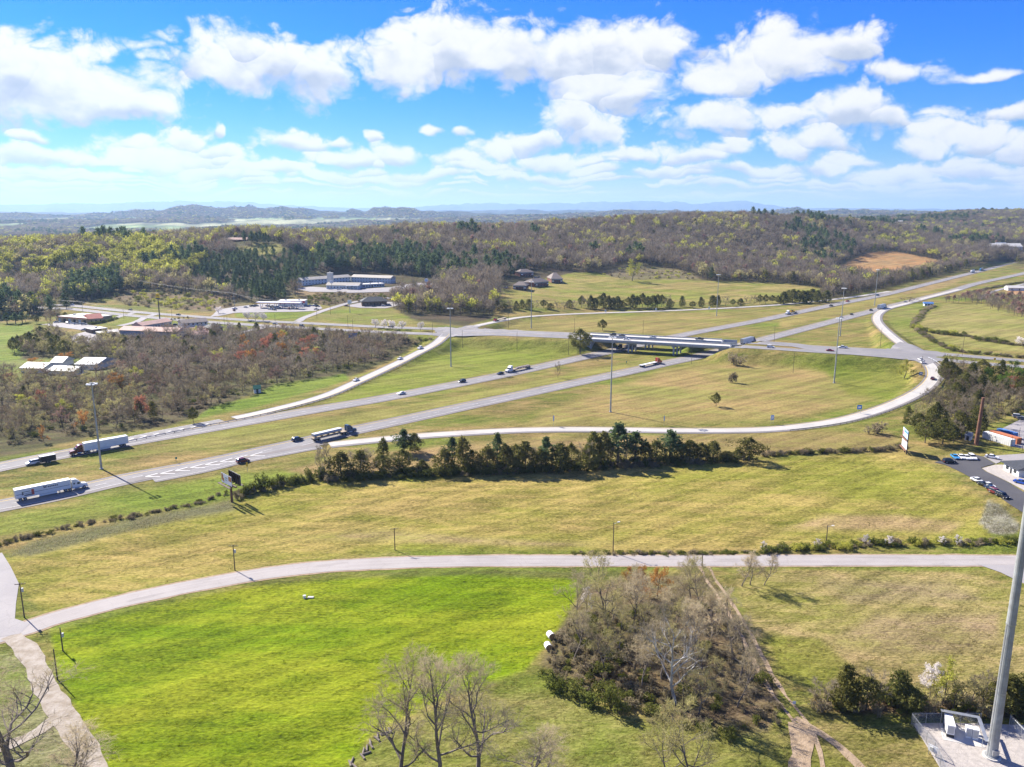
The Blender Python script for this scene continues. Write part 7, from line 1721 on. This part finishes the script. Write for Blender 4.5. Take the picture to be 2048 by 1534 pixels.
TRAFFIC = [('suv', L_RAMPA, 840, 698, 1, 'white', 'white car highest on the west ramp'), ('sedan', L_RAMPA, 800, 719, 1, 'white', 'white car halfway down the west ramp'), ('sedan', L_RAMPA, 712, 762, 1, 'white', 'white car low on the west ramp beside the green slope'),
           ('sedan', L_WB, 803, 789, -1, 'white', 'white car on the far carriageway below the green slope'), ('suv', L_WB, 924, 765, -1, 'black', 'black car on the far carriageway between the white car and the flatbed'), ('sedan', L_WB, 1001, 749, -1, 'black', 'dark car just in front of the white flatbed truck'), ('suv', L_WB, 66, 929, -1, 'white', 'white car towing the dark box trailer'),
           ('suv', L_EB, 595, 882, 1, 'navy', 'dark blue car following the blue flatbed truck'), ('suv', L_RAMPB, 486, 925, 1, 'maroon', 'maroon car leaving on the ramp near the two faced billboard'), ('pickup', L_WB, 1662, 613, -1, 'black', 'dark pickup on the far carriageway left of the red one'), ('pickup', L_WB, 1695, 604, -1, 'red', 'red pickup on the far carriageway'), ('pickup', L_WB, 1755, 592, -1, 'dkblue', 'dark blue pickup on the far carriageway behind the red one'),
           ('sedan', L_EB, 1682, 636, 1, 'silver', 'silver car on the near carriageway beyond the overpass'), ('sedan', L_EB, 1703, 630, 1, 'black', 'black car on the near carriageway just ahead of the silver one'), ('suv', L_EB, 1742, 622, 1, 'black', 'black car behind the white box truck beyond the overpass'), ('sedan', L_EB, 1810, 605, 1, 'silver', 'silver car farthest up the near carriageway'), ('sedan', L_RAMPB, 1865, 759, 1, 'maroon', 'maroon car near the top of the curving ramp'), ('sedan', L_RAMPB, 1841, 721, 1, 'white', 'first of two white cars waiting at the ramp head'), ('sedan', L_RAMPB, 1845, 727, 1, 'white', 'second of two white cars waiting at the ramp head'),
           ('sedan', L_CRN, 145, 611, -1, 'white', 'white car on the crossing road at the wooded left end'), ('sedan', L_CRN, 261, 621, -1, 'black', 'dark car on the crossing road left of the yellow sign'), ('sedan', L_CRS, 357, 631, 1, 'black', 'dark car on the crossing road right of the yellow sign'), ('sedan', L_CRS, 551, 649, 1, 'silver', 'silver car at the motel road junction'), ('suv', L_CRS, 604, 654, 1, 'grey', 'dark car just past the motel road junction'), ('sedan', L_CRN, 782, 655, -1, 'black', 'black car behind the blossoming trees')]
for k, L, px, py, s, col, lab in TRAFFIC: car(k, *on_road(L, px, py, s), col, lab)
for k, L, px, py, s, col, lab in (('suv', L_CRN, 1226, 671, -1, 'black', 'black car on the far bridge, nearer the ivy covered tree'), ('sedan', L_CRN, 1244, 672.5, -1, 'black', 'black car on the far bridge following the first black one'), ('sedan', L_CRS, 1253, 680, 1, 'white', 'white car on the near bridge'), ('sedan', L_CRN, 1306, 676, -1, 'silver', 'silver car in the middle of the far bridge'), ('pickup', L_CRN, 1399, 680, -1, 'black', 'black pickup at the right end of the far bridge')):
    car(k, *on_road(L, px, py, s, 7.5), col, lab)
for k, L, px, py, s, col, lab in (('sedan', L_CRN, 1497, 686, -1, 'silver', 'silver car on the crossing road just past the white box truck'), ('suv', L_CRS, 1541, 696, 1, 'white', 'white car on the near roadway right of the bridge'), ('sedan', L_CRS, 1660, 703, 1, 'red', 'red car on the crossing road beside the light mast'), ('pickup', L_CRN, 1685, 697, -1, 'white', 'white pickup on the crossing road beside the red car')):
    car(k, *on_road(L, px, py, s), col, lab)
def parked(items, grp):
    for k, px, py, rz, col, lab in items:
        p = G(px, py); car(k, (p[0], p[1], p[2] + float(lift_at(p[0], p[1])) + .06), rz, col, lab, grp)
U, V_ = heading(1905, 911, 1917, 919.5), heading(1945, 959, 1964, 967)
parked([('sedan', 1910, 917, U, 'blue', 'blue car at the left end of the upper row in the black car park'), ('sedan', 1922, 917, U, 'white', 'white car next to the blue one in the black car park'), ('sedan', 1933, 918, U, 'white', 'white car third from the blue end of the upper row'), ('suv', 1944, 918, U, 'white', 'white car at the right end of the upper row'), ('suv', 1898, 926, .05, 'black', 'black car alone at the field corner of the black car park'), ('sedan', 1984, 917, -.75, 'white', 'white car on the pale lane behind the office'),
        ('sedan', 1954, 964, V_, 'white', 'white car at the upper end of the lower row in the black car park'), ('sedan', 1966, 972, V_, 'black', 'dark car second in the lower row of the black car park'), ('sedan', 1977, 974, V_, 'white', 'white car between two dark ones in the lower row'), ('sedan', 1982, 980, V_, 'navy', 'dark blue car right of the white one in the lower row'), ('suv', 1990, 988, V_, 'maroon', 'dark red car in the lower row'), ('suv', 2004, 995, V_, 'black', 'black car at the lower end of the lower row'), ('sedan', 2042, 968, -.95, 'royal', 'bright blue car in front of the white office')], 'cars parked at the office')
cols = ['white', 'silver', 'black', 'grey', 'maroon', 'navy', 'white', 'dkblue']
PL = {'white': 'white', 'silver': 'silver', 'black': 'black', 'grey': 'grey', 'maroon': 'maroon', 'navy': 'navy', 'dkblue': 'dark blue'}
FS = [(470, 619), (492, 616), (505, 614), (513, 613), (535, 613), (545, 615), (556, 616), (571, 615), (586, 616), (540, 620), (549, 621), (560, 618.5), (578, 619), (594, 619.5), (602, 615), (612, 613), (620, 612), (628, 613), (635, 614), (633, 620), (468, 622)]
NEARS = ['beside the power pole at the left end', 'at the left edge of the canopy', 'just left of the canopy', 'under the left end of the canopy', 'under the left part of the canopy', 'under the canopy beside the first pumps', 'before the left part of the shop', 'under the middle of the canopy', 'under the right part of the canopy', 'on the lawn edge before the canopy', 'second on the lawn edge before the canopy', 'in front of the middle of the canopy', 'in front of the right part of the canopy', 'in front of the right end of the canopy', 'at the right end of the canopy', 'right of the shop', 'second right of the shop', 'third right of the shop', 'at the far right of the forecourt', 'leaving the forecourt for the motel road', 'entering the forecourt from the crossing road']
parked([(('suv', 'sedan', 'pickup')[i % 3], x, y, rng.uniform(-.6, .6) + (1.5 if i % 4 == 0 else 0), cols[i % 8], PL[cols[i % 8]] + (' pickup ' if i % 3 == 2 else ' car ') + NEARS[i]) for i, (x, y) in enumerate(FS)], 'cars at the filling station')
parked([('sedan', 114, 646, .3, 'silver', 'silver car at the left end of the tan service bays'), ('sedan', 137, 647, 1.2, 'black', 'black car before the second service bay'), ('sedan', 143, 648, .3, 'white', 'white car before the middle service bays'), ('pickup', 154, 649, .3, 'silver', 'large silver pickup before the tan service bays'), ('suv', 168, 650, .3, 'silver', 'silver car at the right end of the tan service bays')], 'cars at the tan service building')
parked([('sedan', 168, 662, .2, 'silver', 'silver car behind the parking yard trees'), ('suv', 174, 661, .2, 'silver', 'second silver car behind the parking yard trees'), ('sedan', 196, 659, .2, 'white', 'white car left of the pale flat roofs'), ('sedan', 344, 654, .4, 'maroon', 'maroon car in the reddish motel court'), ('suv', 352, 652, .4, 'black', 'black car in the reddish motel court'), ('sedan', 275, 648, .2, 'silver', 'silver car on the lane behind the reddish motel'), ('sedan', 1009, 577.5, .9, 'dkblue', 'dark blue car left of the nearest brick block'), ('sedan', 1014, 576.5, .9, 'silver', 'silver car left of the nearest brick block'), ('sedan', 1071, 556, .2, 'silver', 'silver car between the brick blocks'), ('sedan', 1078, 555.5, .2, 'dkblue', 'dark blue car between the brick blocks'), ('sedan', 693, 613, .2, 'maroon', 'dark red car left of the dark roofed restaurant'), ('sedan', 748, 614, .3, 'navy', 'navy car in front of the dark roofed restaurant'), ('suv', 768, 613, .3, 'white', 'white car at the right end of the dark roofed restaurant'), ('sedan', 678, 580, .2, 'white', 'white car in front of the motel lobby'), ('sedan', 787, 565, .4, 'silver', 'silver car at the right end of the motel wing'), ('sedan', 598, 574, .4, 'silver', 'silver car at the left end of the motel'), ('sedan', 592, 575.5, .4, 'dkblue', 'dark blue car at the left end of the motel'), ('suv', 2036, 836, -.5, 'silver', 'silver car at the far side of the storage yard'), ('sedan', 2044, 840, -.5, 'grey', 'grey car at the far side of the storage yard')], None)
# ------------------------------------------------------------------ trucks
def make_truck(pos, rz, cab_col, trailer, lab, tcol=None, bob=False, deco=False, sleeper=True):
    t = empty('semi_truck', pos, rz); P = PAINT[cab_col]
    MB().box(-6.6, 0.2, -.45, .45, .62, .98).build('chassis', M_BLACKM, t)
    p = MB().prism([(.35, .55), (.40, 1.35), (.05, 1.72), (-1.45, 1.95), (-1.45, .60)], -1, 1); p.v = [(x, y * (.88 + .12 * min(1, -x / 1.4 if x < 0 else 0)), z) for x, y, z in p.v]
    p.build('hood', P, t)
    ct = 2.95 if sleeper else 2.75
    p = MB().prism([(-1.46, .60), (-1.46, 1.98), (-1.95, 2.80), (-2.3, ct), (-4.3 if sleeper else -3.1, ct), (-4.3 if sleeper else -3.1, .60)], -1.12, 1.12); p.build('cab', P, t)
    if sleeper: MB().prism([(-2.0, 2.82), (-2.7, 3.55), (-3.3, 3.80), (-4.25, 3.80), (-4.25, ct + .001), (-2.3, ct + .001)], -1.05, 1.05).build('fairing', P, t)
    MB().prism([(-1.455, 2.02), (-1.40, 2.02), (-1.86, 2.78), (-1.93, 2.76)], -.98, .98).build('windshield', M_GLASS, t)
    for s in (-1, 1):
        MB().box(-2.75, -1.95, s * 1.125 - .012, s * 1.125 + .012, 1.95, 2.6).build('side_window', M_GLASS, t)
        if sleeper: MB().box(-3.9, -3.45, s * 1.125 - .012, s * 1.125 + .012, 2.1, 2.6).build('sleeper_window', M_GLASS, t)
        MB().tube((-3.6, s * .98, .72), (-2.2, s * .98, .72), .32, n=12).build('fuel_tank', M_STEEL, t)
        MB().tube((-4.5, s * .85, .9), (-4.5, s * .85, 3.6), .08, n=8).build('exhaust_stack', M_STEEL, t)
        MB().box(.30, .42, s * .72 - .16, s * .72 + .16, .95, 1.18).build('headlight', M_LAMPW, t)
        wheel(t, -.75, s * .98, .52, .30)
        for x in (-5.0, -6.3): wheel(t, x, s * .86, .52, .56)
    MB().box(.40, .47, -1.05, 1.05, .42, .78).build('bumper', M_STEEL, t); MB().box(.401, .44, -.55, .55, .80, 1.50).build('grille', M_STEEL, t)
    if trailer:
        x0, x1 = -4.75, -20.9
        if trailer == 'box':
            body = MB().box(x1, x0, -1.29, 1.29, 1.12, 4.08).build('trailer_body', tcol, t)
            MB().box(x1 - .05, x1 - .001, -1.25, 1.25, 1.2, 4.0).build('rear_door', M_STEEL, t)
            for z in (1.12, 4.08): MB().box(x1, x0, -1.31, 1.31, z - .06, z + .04).build('rail', M_STEEL, t)
            MB().box(-14.2, -9.0, -1.24, -1.20, .45, 1.10).box(-14.2, -9.0, 1.20, 1.24, .45, 1.10).build('side_skirt', M_WHITEP, t)
            if deco:
                for s in (-1, 1):
                    y0, y1 = (-1.305, -1.2905) if s < 0 else (1.2905, 1.305)
                    MB().box(x1 + .3, x0 - .3, y0, y1, 2.28, 2.40).build('stripe', PAINT['navy'], body)
                    sg = -s
                    pc = MB().box(-19.0, -18.6, y0, y1, 2.0, 3.05).box(-18.6, -16.6, y0, y1, 2.85, 3.05).box(-18.4, -16.0, y0, y1, 1.55, 1.95); pc.build('printed_picture', PAINT['grey'], body)
                    MB().box(-16.3, -15.5, y0 - .003 * -s * -1, y1, 1.5, 3.4).build('printed_picture', M_ADRED, body)
                    w = MB()
                    for q, (xa, za, xb, zb) in enumerate(((0, .8, .22, 0), (.22, 0, .45, .6), (.45, .6, .68, 0), (.68, 0, .9, .8))):
                        k = -1 if s > 0 else 1; bx = -12.3
                        w.tube((bx + k * (xa - .45) , (y0 + y1) / 2 - .004 * (1 if s < 0 else -1), 2.95 + za), (bx + k * (xb - .45), (y0 + y1) / 2 - .004 * (1 if s < 0 else -1), 2.95 + zb), .10, n=4)
                    for q in range(6): w.box(-11.5 + q * .52 if s < 0 else -13.45 - q * .52, -11.12 + q * .52 if s < 0 else -13.07 - q * .52, y0, y1, 3.0, 3.42)
                    w.build('lettering', PAINT['navy'], body)
        else:
            MB().box(x1, x0, -1.28, 1.28, 1.25, 1.45).build('flat_deck', M_WOODB if trailer != 'flat_white' else M_WHITEP, t)
            for s in (-1, 1): MB().box(x1, x0, s * .5 - .1, s * .5 + .1, .80, 1.249).build('deck_beam', M_BLACKM, t); MB().box(x1, x0, s * 1.29 - .02, s * 1.29 + .05, 1.22, 1.47).build('deck_edge', M_STEEL, t)
            if trailer == 'load':
                for y in (-.62, .62): MB().tube((-20.5, y, 2.55), (-7.2, y, 2.55), .56, n=12).build('pipe', M_STEEL, t)
                MB().box(-20.6, -7.0, -1.1, 1.1, 3.12, 3.25).build('tarp', PAINT['white'], t)
                for x in (-19.5, -16.5, -13.5, -10.5, -8): MB().box(x - .12, x + .12, -1.2, 1.2, 1.451, 1.98).build('cradle', M_CARGO, t)
            if trailer == 'light':
                for x in (-19, -16.5, -14, -11.5, -9): MB().box(x - .9, x + .9, -1.0, 1.0, 1.451, 1.95).build('bundle', M_CARGO, t)
            if trailer == 'yellow': MB().box(-16, -8, -1.1, 1.1, 1.451, 2.6).build('machine', mat('machine_yellow', (.62, .36, .03), .5), t); MB().box(-13, -10.5, -.9, .9, 2.601, 3.3).build('machine_cab', M_BLACKM, t)
        for x in (-18.2, -19.5):
            for s in (-1, 1): wheel(t, x, s * .9, .52, .56)
        for s in (-1, 1): MB().box(-8.2, -8.0, s * .9 - .08, s * .9 + .08, .1, 1.2).build('landing_leg', M_STEEL, t)
    tag(t, lab, 'truck'); return t
def truck_on(L, px, py, sense, *a, h=None, back=0.0, **k):
    pos, rz = on_road(L, px, py, sense, h); return make_truck((pos[0] + math.cos(rz) * back, pos[1] + math.sin(rz) * back, pos[2]), rz, *a, **k)
M_TRW = mat('trailer_white', (.76, .77, .78), 0.4, var=.06, vscale=.8)
truck_on(L_EB, 103, 989, 1, 'white', 'box', 'white truck with a lettered white trailer at the left edge', tcol=M_TRW, deco=True, back=10.5)
truck_on(L_WB, 200, 901, -1, 'maroon', 'box', 'maroon truck pulling a plain white box trailer', tcol=M_TRW, back=10.5)
truck_on(L_EB, 668, 874, 1, 'dkblue', 'load', 'dark blue truck hauling pipes on a flatbed trailer', back=10.5)
truck_on(L_WB, 1037, 741, -1, 'white', 'light', 'white truck with a lightly loaded flatbed on the far carriageway', back=10.5)
truck_on(L_EB, 1301, 731, 1, 'orange', 'flat_white', 'red truck with an empty pale flatbed just before the overpass', back=10.5)
truck_on(L_RAMPD, 998, 642, -1, 'red', 'flat', 'red truck with an empty flatbed on the far ramp', back=9, sleeper=False)
truck_on(L_EB, 1497, 686.5, 1, 'dkblue', 'box', 'dark truck with a white box trailer emerging beyond the overpass', tcol=M_TRW, back=10)
truck_on(L_WB, 1581, 628, -1, 'white', 'yellow', 'white truck carrying yellow machinery on the far carriageway', back=9)
truck_on(L_EB, 1765, 617, 1, 'teal', 'box', 'teal truck with a white trailer at the merge beyond the overpass', tcol=M_TRW, back=9)
truck_on(L_WB, 1944, 546, -1, 'white', 'box', 'white truck far away on the far carriageway', tcol=M_TRW, back=9)
truck_on(L_WB, 1962, 542, -1, 'blue', 'box', 'blue and orange truck behind the farthest white one', tcol=PAINT['dkblue'], back=9)
truck_on(L_WB, 1248, 698, -1, 'black', 'light', 'dark truck in the shade under the overpass', back=8)
pos, rz = on_road(L_WB, 96, 925, -1)
t = empty('box_trailer', pos, rz)
MB().box(-2.6, 2.6, -1.2, 1.2, .55, 2.75).build('body', M_BLACKM, t); MB().box(-2.62, 2.62, -1.22, 1.22, 2.751, 2.83).build('roof', M_WHITEP, t); MB().box(2.6, 4.0, -.06, .06, .5, .62).build('drawbar', M_BLACKM, t)
for x in (-.5, .35):
    for s in (-1, 1): wheel(t, x, s * 1.12, .36, .22)
MB().box(-2.66, -2.601, -1.1, 1.1, .65, 2.6).build('rear_door', M_BLACKM, t)
tag(t, 'dark box trailer towed by the white car on the far carriageway', 'trailer')

# ------------------------------------------------------------------ tower compound
def px_poly(p): return [G(*q) for q in p]
flat_patch('compound_gravel', [(1826, 1448), (1900, 1446), (2018, 1450), (2080, 1452), (2080, 1600), (1912, 1600), (1878, 1534)], M_GRAVEL, 'pale gravel floor of the fenced tower compound', 0.02)
b = G(1983, 1514); t = empty('cell_tower', b)
MB().tube((0, 0, -.3), (0, 0, .35), 1.45, 1.45, 18).build('footing', M_DECK, t)
MB().tube((0, 0, .351), (0, 0, .45), 1.12, 1.12, 18).build('base_plate', M_GALV, t)
MB().tube((0, 0, .45), (0, 0, 26), .86, .68, 18).build('shaft', M_GALV, t); MB().tube((0, 0, 25.2), (0, 0, 76), .72, .40, 18).build('shaft', M_GALV, t)
for k in range(3):
    a0 = k * 2.094; MB().box(.4, 2.0, -1.6, 1.6, 73.5, 73.65, M=Matrix.Rotation(a0, 4, 'Z')).build('platform', M_GALV, t)
    for y in (-1.4, 0, 1.4): MB().box(1.9, 2.1, y - .16, y + .16, 72.6, 75.0, M=Matrix.Rotation(a0, 4, 'Z')).build('antenna', M_WHITEP, t)
for z, r in ((12.5, .80), (25.2, .76)): MB().tube((0, 0, z - .12), (0, 0, z + .12), r, r, 18).build('joint', M_STEEL, t)
for k in range(3): MB().tube((-.90 + .02 * k, -.12 + .12 * k, .4), (-.70, -.12 + .12 * k, 25), .025, n=5).build('cable', M_PORC, t)
pg = None
for k in range(34):
    z = 3.2 + k * .62; r = .86 - .18 * (z / 26)
    if pg is None: po = MB().tube((0, 0, 0), (.24, 0, 0), .018, n=5).build('step_bolt', M_STEEL, t); pg = po.data
    else: po = bpy.data.objects.new('step_bolt', pg); C.objects.link(po); po.parent = t; reg(t, po)
    a0 = -1.9 + (.35 if k % 2 else 0); po.location = (math.cos(a0) * r, math.sin(a0) * r, z); po.rotation_euler = (0, 0, a0)
MB().box(-.55, .55, -1.05, -.80, 1.0, 1.9).build('access_port', M_STEEL, t)
tag(t, 'thick galvanised tower pole rising out of the frame', 'tower')
def fence(pts, lab, hgt=2.2):
    P = px_poly(pts); o = Vector(P[0]); t = empty('chain_link_fence', P[0]); pm = None
    for a, b in zip(P[:-1], P[1:]):
        a, b = Vector(a), Vector(b); d = b - a; n = max(1, round(d.length / 3.0))
        for k in range(n + 1):
            q = a.lerp(b, k / n) - o
            if pm is None: po = MB().tube((0, 0, -.3), (0, 0, hgt + .1), .04, n=6).build('post', M_STEEL, t); pm = po.data
            else: po = bpy.data.objects.new('post', pm); C.objects.link(po); po.parent = t; reg(t, po)
            po.location = q
        MB().tube(a - o + Vector((0, 0, hgt)), b - o + Vector((0, 0, hgt)), .03, n=5).tube(a - o + Vector((0, 0, hgt + .22)), b - o + Vector((0, 0, hgt + .22)), .012, n=3).build('rail', M_STEEL, t)
        w = MB(); u = d.normalized(); st = .16; m = int(d.length / st)
        for k in range(-int(hgt / st), m):
            for sg in (1, -1):
                s0, s1 = k * st, k * st + hgt
                z0, z1 = (0.03, hgt) if sg > 0 else (hgt, .03)
                c0, c1 = max(s0, 0), min(s1, d.length)
                if c1 <= c0: continue
                f0, f1 = (c0 - s0) / hgt, (c1 - s0) / hgt
                p, q = a - o + u * c0 + Vector((0, 0, z0 + (z1 - z0) * f0)), a - o + u * c1 + Vector((0, 0, z0 + (z1 - z0) * f1))
                w.tube(p, q, .006, n=3, cap=False)
        w.build('wire_mesh', M_STEEL, t)['kind'] = 'stuff'
    tag(t, lab, 'fence')
fence([(1892, 1560), (1868, 1508), (1822, 1449), (1880, 1448), (1960, 1448)], 'chain link fence on the left and back sides of the compound')
fence([(2018, 1452), (2065, 1503)], 'short run of chain link fence right of the tower pole')
b = G(1900, 1478); t = empty('equipment_shelter', b, -.35)
MB().box(-1.2, 5.4, -.8, 4.2, -.1, .14).build('slab', M_DECK, t)
for x, y in ((-1, 4.0), (4.9, 4.0), (4.9, -.5), (-1, 0.2)): MB().tube((x, y, .14), (x, y, 2.9), .05, n=6).build('post', M_STEEL, t)
MB().box(-1.2, 5.1, 3.6, 4.3, 2.901, 3.0).box(4.6, 5.2, -3.2, 3.599, 2.901, 3.0).build('ice_canopy', M_STEEL, t)
tag(t, 'steel ice canopy over a slab beside the tower pole', 'shelter')
for x, y, l, w, h, dz, lab in ((-.55, .3, 1.2, 3.6, 1.75, .55, 'long white generator cabinet under the ice canopy'), (2.6, 1.2, .95, 1.0, 1.75, .15, 'white upright cabinet, left one of the pair by the tower'), (3.65, 1.1, .95, 1.0, 1.75, .15, 'white upright cabinet, right one of the pair by the tower')):
    c = Matrix.Rotation(-.35, 3, 'Z') @ Vector((x, y, 0)); q = empty('equipment_cabinet', (b[0] + c.x, b[1] + c.y, b[2] + .14), -.35)
    if dz > .3: MB().box(0, l, 0, w, 0, dz - .001).build('base', M_BLACKM, q)
    MB().box(0, l, 0, w, dz if dz > .3 else .0, dz + h).build('body', M_WHITEP, q); MB().box(-.06, l + .06, -.06, w + .06, dz + h + .001, dz + h + .08).build('lid', M_WHITEP, q)
    MB().box(l * .1, l * .9, -.03, -.001, dz + .2, dz + h - .2).build('door', M_PORC, q)
    tag(q, lab, 'cabinet')
b = G(1864, 1512); t = empty('meter_board', b, -.9)
for x in (-.6, .6): MB().tube((x, 0, -.3), (x, 0, 2.3), .05, n=6).build('post', M_STEEL, t)
MB().box(-.75, .75, -.12, -.051, .9, 2.1).build('board', M_WHITEP, t); MB().box(-.4, .1, -.28, -.121, 1.2, 1.8).build('meter_box', M_PORC, t)
tag(t, 'white meter board on posts at the compound fence', 'meter board')
# wrapped bales and small things
M_WRAP = mat('white_bale_wrap', (.80, .79, .76), 0.5); M_HAY = mat('hay', (.34, .25, .13), 0.95, col2=(.22, .15, .08), vscale=3)
for px, py, rz, lab in ((1101, 1276, .4, 'white wrapped round bale farther up the field edge'), (1096, 1298, .25, 'white wrapped round bale nearer the brambles')):
    b = G(px, py); t = empty('hay_bale', b, rz)
    MB().tube((0, -.75, .72), (0, .75, .72), .74, n=18).build('wrap', M_WRAP, t)
    for s in (-1, 1): MB().tube((0, s * .751, .72), (0, s * .80, .72), .66, n=16).build('face', M_HAY, t)
    tag(t, lab, 'hay bale')
b = G(609, 1196); t = empty('well_head', b); MB().tube((0, 0, -.2), (0, 0, .6), .35, .35, 12).build('casing', M_WHITEP, t); MB().tube((0, 0, .6), (0, 0, .7), .42, .42, 12).build('cap', M_PORC, t); MB().box(.8, 2.2, -.2, .5, -.1, .25).build('slab', M_DECK, t); tag(t, 'small white capped pipe in the bright green field', 'well head')
b = G(1588, 1412); t = empty('warning_sign', b); MB().box(-.05, .05, 0, .1, -.2, 1.0).build('post', M_WOOD, t); MB().box(-.3, .3, -.04, -.001, .45, 1.05).build('panel', M_WHITEP, t); tag(t, 'small white notice beside the dirt track', 'sign')
# old log pile on the field edge at the bottom
b0, b1 = np.array(G(700, 1534)), np.array(G(772, 1462))
for k in range(13):
    f = k / 12 + rng.uniform(-.02, .02); x, y = b0[0] + (b1[0] - b0[0]) * f + rng.uniform(-.8, .8), b0[1] + (b1[1] - b0[1]) * f
    t = empty('log', (x, y, h1(x, y)), rng.uniform(.2, 2.6))
    MB().tube((-.8, 0, .14), (.8, 0, .15), .20, .16, 9).build('trunk', M_BARK_MID, t); MB().tube((-.81, 0, .14), (-.83, 0, .14), .17, n=9).tube((.81, 0, .15), (.83, 0, .15), .13, n=9).build('cut_end', M_WOODB, t)
    tag(t, 'weathered log along the bright field edge, %s from the bottom frame edge' % nth(k), 'log', 'old logs at the bottom field edge')
# ------------------------------------------------------------------ the air
def build_haze():
    mb = MB(); mb.box(-43000, 43000, -43000, 43500, -6.0, 640.0)
    m = bpy.data.materials.new('haze_air'); m.use_nodes = True
    N = NT(m.node_tree); N.n.clear()
    v = N.new('ShaderNodeVolumePrincipled')
    v.inputs['Color'].default_value = (0.44, 0.67, 1.0, 1); v.inputs['Density'].default_value = HAZE
    v.inputs['Anisotropy'].default_value = 0.25
    o = N.new('ShaderNodeOutputMaterial'); N.l.new(v.outputs[0], o.inputs['Volume'])
    ob = mb.build('haze', m)
    tag(ob, 'thin blue air haze over the whole valley', kind='stuff')
HAZE = 5.2e-5
build_haze()
